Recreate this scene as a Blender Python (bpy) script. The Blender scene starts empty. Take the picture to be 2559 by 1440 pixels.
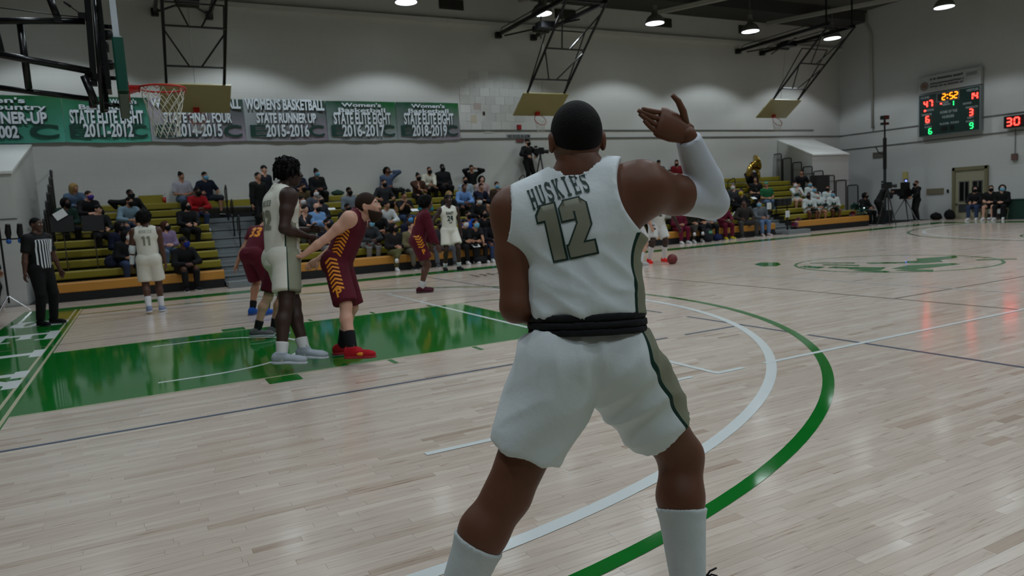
import bpy, bmesh, math, random
import numpy as np
from mathutils import Vector, Matrix
from mathutils.bvhtree import BVHTree

PI = math.pi
rnd = random.Random(7)
SC = bpy.context.scene
COL = SC.collection

# ------------------------------------------------------------------ camera
CAM = np.array([1.1699, -1.3605, 1.4688])
YAW, PIT, ROL = 1.0922, -0.1076, -0.0596
FPX = 1786.1
def _axes():
    cy, sy = math.cos(YAW), math.sin(YAW)
    f = np.array([cy*math.cos(PIT), sy*math.cos(PIT), math.sin(PIT)])
    rt = np.array([sy, -cy, 0.0]); up = np.cross(rt, f)
    r2 = rt*math.cos(ROL) + up*math.sin(ROL)
    return r2, np.cross(r2, f), f
CR, CU, CF = _axes()
cam_d = bpy.data.cameras.new('camera')
cam = bpy.data.objects.new('camera', cam_d); COL.objects.link(cam)
cam_d.sensor_width = 36.0
cam_d.lens = FPX/2559*36.0
cam_d.clip_end = 200
cam.matrix_world = Matrix(((CR[0], CU[0], -CF[0], CAM[0]), (CR[1], CU[1], -CF[1], CAM[1]),
                           (CR[2], CU[2], -CF[2], CAM[2]), (0, 0, 0, 1)))
cam_d.dof.use_dof = True
cam_d.dof.focus_distance = 3.3
cam_d.dof.aperture_fstop = 4.0
SC.camera = cam

# ------------------------------------------------------------------ world, exposure, lamps
w = bpy.data.worlds.new('world'); SC.world = w; w.use_nodes = True
w.node_tree.nodes['Background'].inputs[0].default_value = (0.6, 0.68, 0.75, 1)
w.node_tree.nodes['Background'].inputs[1].default_value = 0.05
SC.view_settings.view_transform = 'Standard'
SC.view_settings.look = 'None'
SC.view_settings.gamma = 1.0
SC.view_settings.exposure = 0.0
SC.cycles.diffuse_bounces = 3; SC.cycles.max_bounces = 8
LAMP_W = 345.0
LAMP_COL = (0.84, 0.94, 1.0)
LAMPS = []                       # positions of the gym's pendant lamps
for ly in (20.0, 15.2, 10.4, 5.6, 0.8, -4.0):
    for i in range(7):
        LAMPS.append((-0.4+4.8*i, ly, 8.0))
for k, p in enumerate(LAMPS):
    ld = bpy.data.lights.new('lamp_light', 'SPOT')
    ld.energy = LAMP_W; ld.color = LAMP_COL
    ld.spot_size = math.radians(124); ld.spot_blend = 0.22; ld.shadow_soft_size = 0.30
    ld.use_nodes = True; nt = ld.node_tree; em = [n for n in nt.nodes if n.type == 'EMISSION'][0]
    tcn = nt.nodes.new('ShaderNodeTexCoord'); sxyz = nt.nodes.new('ShaderNodeSeparateXYZ'); nt.links.new(tcn.outputs['Normal'], sxyz.inputs[0])
    ab = nt.nodes.new('ShaderNodeMath'); ab.operation = 'ABSOLUTE'; nt.links.new(sxyz.outputs[2], ab.inputs[0])
    mrn = nt.nodes.new('ShaderNodeMapRange'); mrn.inputs['From Min'].default_value = .5; mrn.inputs['From Max'].default_value = .85
    mrn.inputs['To Min'].default_value = 1.35; mrn.inputs['To Max'].default_value = .88                  # wide 'batwing' spread of the real reflector
    nt.links.new(ab.outputs[0], mrn.inputs['Value']); nt.links.new(mrn.outputs[0], em.inputs['Strength'])
    lo = bpy.data.objects.new('lamp_light', ld); COL.objects.link(lo)
    lo.location = (p[0], p[1], p[2]-0.06)

# ------------------------------------------------------------------ pixel helpers (a pixel and a real distance give a point of the place)
def ray(x, y): return CF + CR*(x-1279.5)/FPX - CU*(y-720)/FPX
def at_z(x, y, z=0.0):
    d = ray(x, y); return CAM + d*(z-CAM[2])/d[2]
def at_Y(x, y, Y):
    d = ray(x, y); return CAM + d*(Y-CAM[1])/d[1]
def at_X(x, y, X):
    d = ray(x, y); return CAM + d*(X-CAM[0])/d[0]
def at_D(x, y, D): return CAM + ray(x, y)*D

# ------------------------------------------------------------------ materials
def srgb(r, g, b):
    f = lambda c: (c/255/12.92) if c/255 <= 0.04045 else ((c/255+0.055)/1.055)**2.4
    return (f(r), f(g), f(b), 1.0)
MATS = {}
def mat(name, col, rough=0.6, metal=0.0, noise=0.08, scale=12.0, bump=0.0, bscale=60.0, spec=0.5, emit=None, coat=0.0, sheen=0.0):
    """procedural principled material: colour broken up by noise, optional bump"""
    if name in MATS: return MATS[name]
    m = bpy.data.materials.new(name); m.use_nodes = True
    nt = m.node_tree; N = nt.nodes; L = nt.links; b = N['Principled BSDF']
    if len(col) == 3: col = (*col, 1.0)
    tc = N.new('ShaderNodeTexCoord')
    nz = N.new('ShaderNodeTexNoise'); nz.inputs['Scale'].default_value = scale; nz.inputs['Detail'].default_value = 3
    L.new(tc.outputs['Object'], nz.inputs['Vector'])
    mr = N.new('ShaderNodeMapRange'); mr.inputs['To Min'].default_value = 1-noise; mr.inputs['To Max'].default_value = 1+noise
    L.new(nz.outputs[0], mr.inputs['Value'])
    mx = N.new('ShaderNodeVectorMath'); mx.operation = 'SCALE'
    mx.inputs[0].default_value = col[:3]; L.new(mr.outputs[0], mx.inputs['Scale'])
    L.new(mx.outputs[0], b.inputs['Base Color'])
    b.inputs['Roughness'].default_value = rough; b.inputs['Metallic'].default_value = metal
    b.inputs['Specular IOR Level'].default_value = spec
    if coat: b.inputs['Coat Weight'].default_value = coat; b.inputs['Coat Roughness'].default_value = 0.08
    if sheen: b.inputs['Sheen Weight'].default_value = sheen
    if bump:
        n2 = N.new('ShaderNodeTexNoise'); n2.inputs['Scale'].default_value = bscale; n2.inputs['Detail'].default_value = 4
        L.new(tc.outputs['Object'], n2.inputs['Vector'])
        bp = N.new('ShaderNodeBump'); bp.inputs['Strength'].default_value = bump; bp.inputs['Distance'].default_value = 0.01
        L.new(n2.outputs[0], bp.inputs['Height']); L.new(bp.outputs[0], b.inputs['Normal'])
    if emit:
        b.inputs['Emission Color'].default_value = (*emit[0], 1) if len(emit[0]) == 3 else emit[0]
        b.inputs['Emission Strength'].default_value = emit[1]
    MATS[name] = m
    return m

def plank_mat(name, attr):
    m = bpy.data.materials.new(name); m.use_nodes = True
    nt = m.node_tree; N = nt.nodes; L = nt.links; b = N['Principled BSDF']
    if attr:
        t = N.new('ShaderNodeAttribute'); t.attribute_name = 'tint'; tint = t.outputs['Fac']
    else:
        t = N.new('ShaderNodeObjectInfo'); sp = N.new('ShaderNodeSeparateColor'); L.new(t.outputs['Color'], sp.inputs[0]); tint = sp.outputs[0]
    g = N.new('ShaderNodeNewGeometry')
    cx = N.new('ShaderNodeCombineXYZ'); L.new(tint, cx.inputs[2])
    mu = N.new('ShaderNodeVectorMath'); mu.operation = 'MULTIPLY'; mu.inputs[1].default_value = (2.2, 38, 1)
    L.new(g.outputs['Position'], mu.inputs[0])
    sc5 = N.new('ShaderNodeVectorMath'); sc5.operation = 'SCALE'; sc5.inputs['Scale'].default_value = 57.0; L.new(cx.outputs[0], sc5.inputs[0])
    ad = N.new('ShaderNodeVectorMath'); ad.operation = 'ADD'
    L.new(mu.outputs[0], ad.inputs[0]); L.new(sc5.outputs[0], ad.inputs[1])
    nz = N.new('ShaderNodeTexNoise'); nz.inputs['Scale'].default_value = 1.6; nz.inputs['Detail'].default_value = 5; nz.inputs['Roughness'].default_value = .6
    L.new(ad.outputs[0], nz.inputs['Vector'])
    r1 = N.new('ShaderNodeValToRGB')
    e = r1.color_ramp.elements
    e[0].position = 0.0; e[0].color = srgb(176, 156, 140)
    e[1].position = 1.0; e[1].color = srgb(228, 214, 202)
    for ps, c in ((.08, srgb(196, 176, 160)), (.3, srgb(208, 191, 177)), (.6, srgb(214, 198, 185)), (.85, srgb(221, 207, 194))):
        el = r1.color_ramp.elements.new(ps); el.color = c
    L.new(tint, r1.inputs[0])
    r2 = N.new('ShaderNodeValToRGB')
    r2.color_ramp.elements[0].position = .27; r2.color_ramp.elements[0].color = (0.55, .44, .35, 1)
    r2.color_ramp.elements[1].position = .40; r2.color_ramp.elements[1].color = (.93, .92, .90, 1)
    el = r2.color_ramp.elements.new(.62); el.color = (1.02, 1.01, 1.0, 1)
    L.new(nz.outputs[0], r2.inputs[0])
    mx = N.new('ShaderNodeVectorMath'); mx.operation = 'MULTIPLY'
    L.new(r1.outputs[0], mx.inputs[0]); L.new(r2.outputs[0], mx.inputs[1])
    L.new(mx.outputs[0], b.inputs['Base Color'])
    b.inputs['Roughness'].default_value = 0.24
    b.inputs['Specular IOR Level'].default_value = 0.5
    b.inputs['Coat Weight'].default_value = 0.5; b.inputs['Coat Roughness'].default_value = 0.115
    n2 = N.new('ShaderNodeTexNoise'); n2.inputs['Scale'].default_value = 0.7; n2.inputs['Detail'].default_value = 2
    L.new(ad.outputs[0], n2.inputs['Vector'])
    bp = N.new('ShaderNodeBump'); bp.inputs['Strength'].default_value = 0.06; bp.inputs['Distance'].default_value = 0.004
    L.new(n2.outputs[0], bp.inputs['Height']); L.new(bp.outputs[0], b.inputs['Coat Normal']); L.new(bp.outputs[0], b.inputs['Normal'])
    return m

# ------------------------------------------------------------------ mesh builder
def unit(v):
    v = np.asarray(v, float); n = np.linalg.norm(v); return v/n if n > 1e-9 else v
class MB:
    def __init__(s): s.v = []; s.f = []; s.m = []; s.a = []
    def add(s, vs, fs, mi=0):
        o = len(s.v); s.v += [tuple(map(float, p)) for p in vs]; s.f += [tuple(i+o for i in f) for f in fs]; s.m += [mi]*len(fs); return s
    def box(s, c, sz, mi=0, rz=0.0, R=None):
        hx, hy, hz = sz[0]/2, sz[1]/2, sz[2]/2
        P = np.array([(x, y, z) for x in (-hx, hx) for y in (-hy, hy) for z in (-hz, hz)])
        if rz: R = np.array([[math.cos(rz), -math.sin(rz), 0], [math.sin(rz), math.cos(rz), 0], [0, 0, 1]])
        if R is not None: P = P @ np.asarray(R).T
        return s.add(P+np.asarray(c), [(0, 1, 3, 2), (4, 6, 7, 5), (0, 4, 5, 1), (2, 3, 7, 6), (0, 2, 6, 4), (1, 5, 7, 3)], mi)
    def bar(s, a, b, w, h, mi=0, up=(0, 0, 1)):
        a = np.asarray(a, float); b = np.asarray(b, float); d = unit(b-a); u = np.asarray(up, float)
        if abs(d@u) > .98: u = np.array([1., 0, 0])
        x = unit(np.cross(u, d)); z = np.cross(d, x)
        P = [p + x*sx*w/2 + z*sz*h/2 for p in (a, b) for sx, sz in ((-1, -1), (1, -1), (1, 1), (-1, 1))]
        return s.add(P, [(0, 1, 2, 3), (7, 6, 5, 4), (0, 4, 5, 1), (1, 5, 6, 2), (2, 6, 7, 3), (3, 7, 4, 0)], mi)
    def tube(s, pts, r, n=8, mi=0, closed=False, caps=True):
        pts = [np.asarray(p, float) for p in pts]; m = len(pts)
        rs = r if isinstance(r, (list, tuple)) else [r]*m
        V = []; t0 = unit(pts[1]-pts[0]); u = np.cross(t0, (0, 0, 1.0))
        if np.linalg.norm(u) < .1: u = np.cross(t0, (1.0, 0, 0))
        u = unit(u)
        for i in range(m):
            if closed: t = unit(pts[(i+1) % m]-pts[i-1])
            else: t = unit(pts[min(i+1, m-1)]-pts[max(i-1, 0)])
            u = unit(u - t*(u@t)); wv = np.cross(t, u)
            V += [pts[i]+rs[i]*(math.cos(2*PI*k/n)*u+math.sin(2*PI*k/n)*wv) for k in range(n)]
        F = []
        for i in range(m if closed else m-1):
            j = (i+1) % m
            F += [(i*n+k, i*n+(k+1) % n, j*n+(k+1) % n, j*n+k) for k in range(n)]
        if caps and not closed: F += [tuple(reversed(range(n))), tuple((m-1)*n+k for k in range(n))]
        return s.add(V, F, mi)
    def cyl(s, a, b, r, n=12, mi=0, r2=None): return s.tube([a, b], [r, r if r2 is None else r2], n, mi)
    def lathe(s, prof, c=(0, 0, 0), n=24, mi=0, R=None):
        V = [np.array((r*math.cos(2*PI*k/n), r*math.sin(2*PI*k/n), z)) for r, z in prof for k in range(n)]
        if R is not None: V = [np.asarray(R) @ v for v in V]
        V = [v+np.asarray(c) for v in V]
        F = [(i*n+k, i*n+(k+1) % n, (i+1)*n+(k+1) % n, (i+1)*n+k) for i in range(len(prof)-1) for k in range(n)]
        if prof[0][0] > 1e-4: F.append(tuple(reversed(range(n))))
        if prof[-1][0] > 1e-4: F.append(tuple((len(prof)-1)*n+k for k in range(n)))
        return s.add(V, F, mi)
    def prism(s, poly, z0, z1, mi=0, fn=None):
        n = len(poly); A = [(x, y, z0) for x, y in poly]+[(x, y, z1) for x, y in poly]
        if fn: A = [fn(*p) for p in A]
        return s.add(A, [tuple(reversed(range(n))), tuple(range(n, 2*n))]+[(i, (i+1) % n, n+(i+1) % n, n+i) for i in range(n)], mi)
    def ball(s, c, r, n=12, mi=0, R=None):
        r = (r, r, r) if np.isscalar(r) else r
        pr = [(max(1e-5, math.sin(PI*i/(n//2+1))), -math.cos(PI*i/(n//2+1))) for i in range(n//2+2)]
        V = np.array([(a*math.cos(2*PI*k/n)*r[0], a*math.sin(2*PI*k/n)*r[1], z*r[2]) for a, z in pr for k in range(n)])
        if R is not None: V = V @ np.asarray(R).T
        F = [(i*n+k, i*n+(k+1) % n, (i+1)*n+(k+1) % n, (i+1)*n+k) for i in range(len(pr)-1) for k in range(n)]
        return s.add(V+np.asarray(c), F, mi)
    def build(s, name, mats=None, parent=None, smooth=False, loc=None):
        me = bpy.data.meshes.new(name); me.from_pydata(s.v, [], s.f)
        mats = mats if isinstance(mats, (list, tuple)) else [mats]
        for m_ in mats: me.materials.append(m_)
        me.polygons.foreach_set('material_index', s.m)
        if smooth: me.polygons.foreach_set('use_smooth', [True]*len(s.f))
        me.update()
        o = bpy.data.objects.new(name, me); COL.objects.link(o)
        if parent is not None: o.parent = parent
        if loc is not None: o.location = loc
        return o
def tag(o, label=None, cat=None, group=None, kind=None):
    if label: o['label'] = label
    if cat: o['category'] = cat
    if group: o['group'] = group
    if kind: o['kind'] = kind
    return o
def thing(name, loc=(0, 0, 0), rz=0.0, label=None, cat=None, group=None, kind=None):
    o = bpy.data.objects.new(name, None); COL.objects.link(o); o.empty_display_size = .1
    o.location = [float(c) for c in loc]; o.rotation_euler = (0, 0, rz)
    return tag(o, label, cat, group, kind)
def copy_tree(o, parent=None, loc=None):
    c = o.copy(); COL.objects.link(c); c.parent = parent
    if loc is not None: c.location = loc
    for ch in list(o.children): copy_tree(ch, c)
    return c
def text_mesh(txt, size=1.0, sx=1.0, bold=0.0, extrude=0.0, align='CENTER', font_shear=0.0):
    cu = bpy.data.curves.new('t', 'FONT'); cu.body = txt; cu.size = size; cu.align_x = align; cu.align_y = 'CENTER'
    cu.offset = bold; cu.extrude = extrude; cu.resolution_u = 3; cu.shear = font_shear
    ob = bpy.data.objects.new('t', cu); COL.objects.link(ob)
    dg = bpy.context.evaluated_depsgraph_get()
    me = bpy.data.meshes.new_from_object(ob.evaluated_get(dg))
    bpy.data.objects.remove(ob); bpy.data.curves.remove(cu)
    if sx != 1.0:
        for v in me.vertices: v.co.x *= sx
    return me
def text_obj(name, txt, size, M, material, parent=None, sx=1.0, bold=0.0, extrude=0.001, width=None, **k):
    me = text_mesh(txt, size, sx, bold, extrude, **k)
    if width:
        xs = [v.co.x for v in me.vertices]; w_ = max(xs)-min(xs)
        for v in me.vertices: v.co.x *= width/w_
    me.materials.clear(); me.materials.append(material)
    me.transform(M)
    o = bpy.data.objects.new(name, me); COL.objects.link(o)
    if parent is not None: o.parent = parent
    return o
def frame_mat(o, x, y):
    """matrix whose local x,y axes lie along x,y"""
    x = Vector([float(c) for c in x]).normalized(); y = Vector([float(c) for c in y]).normalized(); z = x.cross(y)
    return Matrix(((x[0], y[0], z[0], float(o[0])), (x[1], y[1], z[1], float(o[1])), (x[2], y[2], z[2], float(o[2])), (0, 0, 0, 1)))

# shared materials
M_BLACK = mat('black_paint', srgb(20, 20, 22), .45, spec=.4)
M_BLACKMETAL = mat('black_metal', srgb(24, 24, 27), .3, .3)
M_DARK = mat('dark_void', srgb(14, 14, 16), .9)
M_WHITE = mat('white_paint', srgb(225, 226, 222), .5)
M_CHROME = mat('chrome', srgb(200, 200, 205), .2, 1.0)
M_PAPER = mat('white_paper', srgb(225, 228, 230), .8)
# ================================================================== ROOM
X0, X1, Y0, Y1, ZC = -6.0, 32.2, -5.2, 22.6, 9.7
def wall_mat(name, col, axis):
    m = bpy.data.materials.new(name); m.use_nodes = True
    nt = m.node_tree; N = nt.nodes; L = nt.links; b = N['Principled BSDF']
    g = N.new('ShaderNodeNewGeometry'); sx = N.new('ShaderNodeSeparateXYZ'); L.new(g.outputs['Position'], sx.inputs[0])
    cb = N.new('ShaderNodeCombineXYZ'); L.new(sx.outputs[axis], cb.inputs[0]); L.new(sx.outputs[2], cb.inputs[1])
    br = N.new('ShaderNodeTexBrick'); br.inputs['Scale'].default_value = 1.0
    br.inputs['Color1'].default_value = (1, 1, 1, 1); br.inputs['Color2'].default_value = (.985, .985, .985, 1); br.inputs['Mortar'].default_value = (.88, .88, .88, 1)
    br.inputs['Mortar Size'].default_value = .004; br.inputs['Brick Width'].default_value = .8; br.inputs['Row Height'].default_value = .4
    L.new(cb.outputs[0], br.inputs['Vector'])
    nz = N.new('ShaderNodeTexNoise'); nz.inputs['Scale'].default_value = .8; nz.inputs['Detail'].default_value = 4; L.new(g.outputs['Position'], nz.inputs['Vector'])
    mr = N.new('ShaderNodeMapRange'); mr.inputs['To Min'].default_value = .93; mr.inputs['To Max'].default_value = 1.06; L.new(nz.outputs[0], mr.inputs[0])
    v = N.new('ShaderNodeVectorMath'); v.operation = 'SCALE'; L.new(br.outputs['Color'], v.inputs[0]); L.new(mr.outputs[0], v.inputs['Scale'])
    v2 = N.new('ShaderNodeVectorMath'); v2.operation = 'MULTIPLY'; v2.inputs[1].default_value = col[:3]; L.new(v.outputs[0], v2.inputs[0])
    L.new(v2.outputs[0], b.inputs['Base Color']); b.inputs['Roughness'].default_value = .55
    bp = N.new('ShaderNodeBump'); bp.inputs['Strength'].default_value = .25; bp.inputs['Distance'].default_value = .01
    L.new(br.outputs['Fac'], bp.inputs['Height']); bp.invert = True; L.new(bp.outputs[0], b.inputs['Normal'])
    return m
M_WALLX = wall_mat('painted_block_far', srgb(198, 199, 195), 0)
M_WALLY = wall_mat('painted_block_side', srgb(196, 197, 195), 1)
M_WD = mat('dark_unseen_wall', srgb(84, 80, 66), .7, noise=.15, scale=2)  # finish of the unseen walls, made dark to cut bounced light
M_CEIL = mat('grey_ceiling', srgb(84, 84, 80), .8, noise=.1, scale=1.5)
M_SUB = mat('dark_subfloor', srgb(120, 104, 90), .8)

def struct(name, mb, m, smooth=False, label=None, parent=None):
    o = mb.build(name, m, parent, smooth)
    if parent is None: o['kind'] = 'structure'
    if label: o['label'] = label
    return o
struct('wall_back', MB().box(((X0+X1)/2, Y1+.15, 4.9), (X1-X0+.6, .3, 9.9)), M_WALLX, label='off white painted block wall behind the bleachers and banners')
struct('wall_right', MB().box((X1+.15, (Y0+Y1)/2, 4.9), (.3, Y1-Y0, 9.9)), M_WALLY, label='off white painted block wall with the scoreboard')
struct('wall_left', MB().box((X0-.15, (Y0+Y1)/2, 4.9), (.3, Y1-Y0, 9.9)), M_WD, label='unseen wall behind the near baseline, coloured dull brown to cut bounced light')
struct('wall_front', MB().box(((X0+X1)/2, Y0-.15, 4.9), (X1-X0+.6, .3, 9.9)), M_WD, label='unseen wall behind the camera side, coloured dull brown to cut bounced light')
struct('ceiling', MB().box(((X0+X1)/2, (Y0+Y1)/2, ZC+.15), (X1-X0+.6, Y1-Y0+.6, .3)), M_CEIL, label='dim grey ceiling deck of the gym')
# soffit over the far wall, under-lit tone painted in, and sloping pale ribs
tr = mat('rib_paint', srgb(168, 168, 160), .6)
struct('trim_1', MB().box(((X0+X1)/2, Y1-.75, 9.45), (X1-X0, 1.5, .5)), mat('soffit', srgb(58, 58, 56), .8), label='soffit along the top of the far wall, its shade put into a dark colour')
for i, xs in enumerate((14.46, 20.76, 27.07)):
    a = np.array((xs, 22.35, 9.1)); d = np.array((.51, -.86, 0.012))
    L_ = 11 if xs < 22 else 9.0
    struct('trim_%d' % (i+2), MB().bar(a, a+d*L_, .13, .16), tr, label='pale ceiling rib running out from the far wall')
struct('trim_5', MB().box(((X0+X1)/2, Y1-.09, 8.22), (X1-X0, .18, .14)), M_WALLX, label='shallow ledge high on the far wall')
# two thin dark conduits (rails) along the far wall, and the ones on the right wall
mln = mat('grey_conduit', srgb(92, 94, 92), .6)
struct('trim_6', MB().bar((X0, Y1-.03, 4.15), (X1, Y1-.03, 4.15), .03, .035), mln, label='thin dark lower seam line along the far wall')
struct('trim_7', MB().bar((X0, Y1-.03, 4.46), (30.3, Y1-.03, 4.44), .03, .03), mln, label='thin dark upper seam line along the far wall')
struct('trim_8', MB().bar((X1-.03, Y1, 4.15), (X1-.03, Y0, 4.03), .03, .035), mln, label='thin dark upper seam line along the scoreboard wall')
struct('trim_9', MB().bar((X1-.03, Y1, 3.46), (X1-.03, Y0, 3.3), .03, .03), mln, label='thin dark lower seam line along the scoreboard wall')
struct('baseboard_right', MB().box((X1-.02, (Y0+17.0)/2+2.5, .09), (.04, 22.5-5, .18)), mat('black_rubber', srgb(26, 26, 28), .6), label='black rubber base along the scoreboard wall')

# ------------------------------------------------------------------ floor: boards one by one near the camera, joined beyond
floor = struct('floor', MB().box(((X0+X1)/2, (Y0+Y1)/2, -.06), (X1-X0, Y1-Y0, .1)), M_SUB, label='maple basketball court floor')
PW = 0.0572; LENS = [.22, .3, .4, .5, .62, .75, .95, 1.2]
M_PL1 = plank_mat('maple_board', False); M_PL2 = plank_mat('maple_boards', True)
def in_view(x, y):
    d = np.array((x, y, 0))-CAM; z = d@CF
    if z < .5: return False
    px = 1279.5+FPX*(d@CR)/z; py = 720-FPX*(d@CU)/z
    return -120 < px < 2680 and py < 1520
near = []; rest = []
row = 0; y = Y0
prnd = random.Random(3)
while y < 17.8:
    x = X0-prnd.random()
    while x < X1:
        ln = prnd.choice(LENS); t = min(1, max(.16, prnd.gauss(.58, .2))); 
        if ln < .55 and prnd.random() < .05: t = prnd.random()*.1
        cx_, cy_ = x+ln/2, y+PW/2
        e = (max(x, X0), y, ln if x >= X0 else ln-(X0-x), t)
        if e[2] > .02 and x+ln <= X1+.3:
            dist = math.hypot(cx_-CAM[0], cy_-CAM[1])
            if dist < 4.4 and x > X0 and (in_view(cx_, cy_) or in_view(x, cy_) or in_view(x+ln, cy_)): near.append((dist, e, ln))
            else: rest.append(e)
        x += ln
    y += PW
near.sort(key=lambda a: a[0])
rest += [e for _, e, _ in near[290:]]
near = near[:290]
G_ = .0005
plank_me = {}
for ln in LENS:
    mb = MB().box((ln/2, PW/2, -.004), (ln-2*G_, PW-2*G_, .008)); me = bpy.data.meshes.new('plank'); me.from_pydata(mb.v, [], mb.f); me.materials.append(M_PL1); plank_me[ln] = me
for _, e, ln in near:
    o = bpy.data.objects.new('plank', plank_me[ln]); COL.objects.link(o); o.location = (e[0], e[1], 0); o.parent = floor; o.color = (e[3], e[3], e[3], 1)
n = len(rest); E_ = np.array(rest)
V = np.zeros((n, 8, 3)); xa, xb, ya, yb = E_[:, 0]+G_, E_[:, 0]+E_[:, 2]-G_, E_[:, 1]+G_, E_[:, 1]+PW-G_
for k, (sx, sy, sz) in enumerate(((0, 0, 0), (1, 0, 0), (1, 1, 0), (0, 1, 0), (0, 0, 1), (1, 0, 1), (1, 1, 1), (0, 1, 1))):
    V[:, k, 0] = xb if sx else xa; V[:, k, 1] = yb if sy else ya; V[:, k, 2] = 0 if sz else -.008
F = np.array([(4, 5, 6, 7), (0, 1, 5, 4), (1, 2, 6, 5), (2, 3, 7, 6), (3, 0, 4, 7)])
FF = (F[None]+np.arange(n)[:, None, None]*8).reshape(-1, 4)
me = bpy.data.meshes.new('planks'); me.from_pydata(V.reshape(-1, 3), [], FF.tolist()); me.materials.append(M_PL2)
at = me.attributes.new('tint', 'FLOAT', 'FACE'); at.data.foreach_set('value', np.repeat(E_[:, 3], 5).astype('f'))
o = bpy.data.objects.new('planks', me); COL.objects.link(o); o.parent = floor; o['kind'] = 'stuff'
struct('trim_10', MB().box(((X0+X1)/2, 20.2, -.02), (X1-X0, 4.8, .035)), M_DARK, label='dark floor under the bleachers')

# ------------------------------------------------------------------ paint on the floor (thin real films of paint)
def paint_mat(name, col, rough=.07, noise=.04):
    m = mat(name, col, rough, noise=noise, scale=3.0, spec=.5, bump=.015, bscale=6)
    return m
P_GREEN = paint_mat('green_floor_paint', srgb(12, 112, 36))
P_WHITE = paint_mat('white_floor_paint', srgb(222, 228, 228), .16)
P_CREAM = paint_mat('cream_floor_paint', srgb(196, 190, 160), .16)
P_BLUE = paint_mat('slate_blue_floor_paint', srgb(84, 96, 116), .2)
P_GREY = paint_mat('faint_grey_floor_paint', srgb(128, 116, 106), .2)
P_PALE = paint_mat('thin_white_floor_paint', srgb(206, 204, 200), .2)
ZP = [0.0012]
marks = []
def film(name, polys, m, label=None, dz=0.0):
    mb = MB(); z = ZP[0]+dz
    for i_, p in enumerate(polys): mb.prism(p, z-.0007, z+i_*.000012)
    o = mb.build(name, m); o['kind'] = 'structure'
    if label: o['label'] = label
    marks.append(o); return o
def seg(x0, y0, x1, y1, w):
    d = unit((x1-x0, y1-y0)); n_ = np.array((-d[1], d[0]))*w/2
    return [(x0-n_[0], y0-n_[1]), (x1-n_[0], y1-n_[1]), (x1+n_[0], y1+n_[1]), (x0+n_[0], y0+n_[1])]
def arcp(cx, cy, r, w, a0, a1, n=64):
    P = []
    for i in range(n):
        a, b = a0+(a1-a0)*i/n, a0+(a1-a0)*(i+1)/n
        P.append([(cx+(r-w)*math.cos(a), cy+(r-w)*math.sin(a)), (cx+r*math.cos(a), cy+r*math.sin(a)), (cx+r*math.cos(b), cy+r*math.sin(b)), (cx+(r-w)*math.cos(b), cy+(r-w)*math.sin(b))])
    return P
CX = 14.325; BY = 7.62; HB = 1.6; XB = .08; SY = 15.42
mir = lambda P: [[(2*CX-x, y) for x, y in p][::-1] for p in P]
def both(name, polys, m, lab, dz=0.0):
    film(name, polys, m, lab+' at the near end', dz); film(name, mir(polys), m, lab+' at the far end', dz)
both('painted_lane', [[(XB, BY-1.83), (5.79, BY-1.83), (5.79, BY+1.83), (XB, BY+1.83)]], P_GREEN, 'glossy green painted free throw lane')
both('baseline_apron', [[(-.98, -2.2), (XB, -2.2), (XB, SY+.75), (-.98, SY+.75)]], P_GREEN, 'green painted band behind the baseline', .0001)
both('baseline', [seg(XB-.03, -.4, XB-.03, SY+.1, .032), seg(XB-.125, -.4, XB-.125, SY+.1, .032)], P_CREAM, 'double cream baseline stripe', .0008)
both('lane_border', [seg(XB, BY-1.83, 5.8, BY-1.83, .03), seg(XB, BY+1.83, 5.8, BY+1.83, .03), seg(5.79, BY-1.83, 5.79, BY+1.83, .03)], P_CREAM, 'thin cream border of the lane', .0008)
for s_, nm in ((-1, 'near'), (1, 'far')):
    y_ = BY+s_*1.83
    T = [[(2.13, min(y_, y_+s_*.3)), (2.44, min(y_, y_+s_*.3)), (2.44, max(y_, y_+s_*.3)), (2.13, max(y_, y_+s_*.3))]]
    for xt in (3.355, 4.32, 5.28): T.append([(xt, min(y_+s_*.02, y_+s_*.25)), (xt+.05, min(y_+s_*.02, y_+s_*.25)), (xt+.05, max(y_+s_*.02, y_+s_*.25)), (xt, max(y_+s_*.02, y_+s_*.25))])
    both('lane_mark', T, P_GREEN, 'green rebounding blocks on the %s side of the lane' % nm, .0002)
ra = [seg(1.22, BY-1.26, 1.6, BY-1.26, .05), seg(1.22, BY+1.26, 1.6, BY+1.26, .05)]+arcp(1.6, BY, 1.285, .05, -PI/2, PI/2)
both('restricted_arc', ra, P_WHITE, 'white restricted area arc', .0012)
both('free_throw_circle', arcp(5.79, BY, 1.85, .05, -PI/2, PI/2), P_GREEN, 'green free throw semicircle', .0006)
def three(r, w):
    return arcp(HB, BY, r, w, -PI/2+.0, PI/2-.0, 96)+[seg(XB, BY-r+w/2, HB, BY-r+w/2, w), seg(XB, BY+r-w/2, HB, BY+r-w/2, w)]
both('three_point_line', three(6.36, .085), P_WHITE, 'white inner three point arc', .0016)
both('three_point_line', three(6.79, .085), P_GREEN, 'green outer three point arc', .0016)
film('sideline', [seg(-.98, SY+.36, 29.6, SY+.36, .72)], P_GREEN, 'green far sideline band')
film('sideline', [seg(-.98, -.45, 29.6, -.45, .72)], P_GREEN, 'green near sideline band')
VX0, VX1, VY0, VY1 = 5.40, 23.25, 3.12, 12.12
film('volleyball_line', [seg(VX0, VY0, VX0, VY1, .055)], P_WHITE, 'white volleyball end line crossing the green lane', .002)
film('volleyball_line', [seg(VX1, VY0, VX1, VY1, .055)], P_WHITE, 'white volleyball end line at the far end', .002)
film('volleyball_line', [seg(VX0-.02, VY0, VX0+.30, VY0, .055), seg(VX0+.55, VY0, VX1, VY0, .055)], P_WHITE, 'white near volleyball side line with gaps beside the arcs', .0022)
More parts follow.
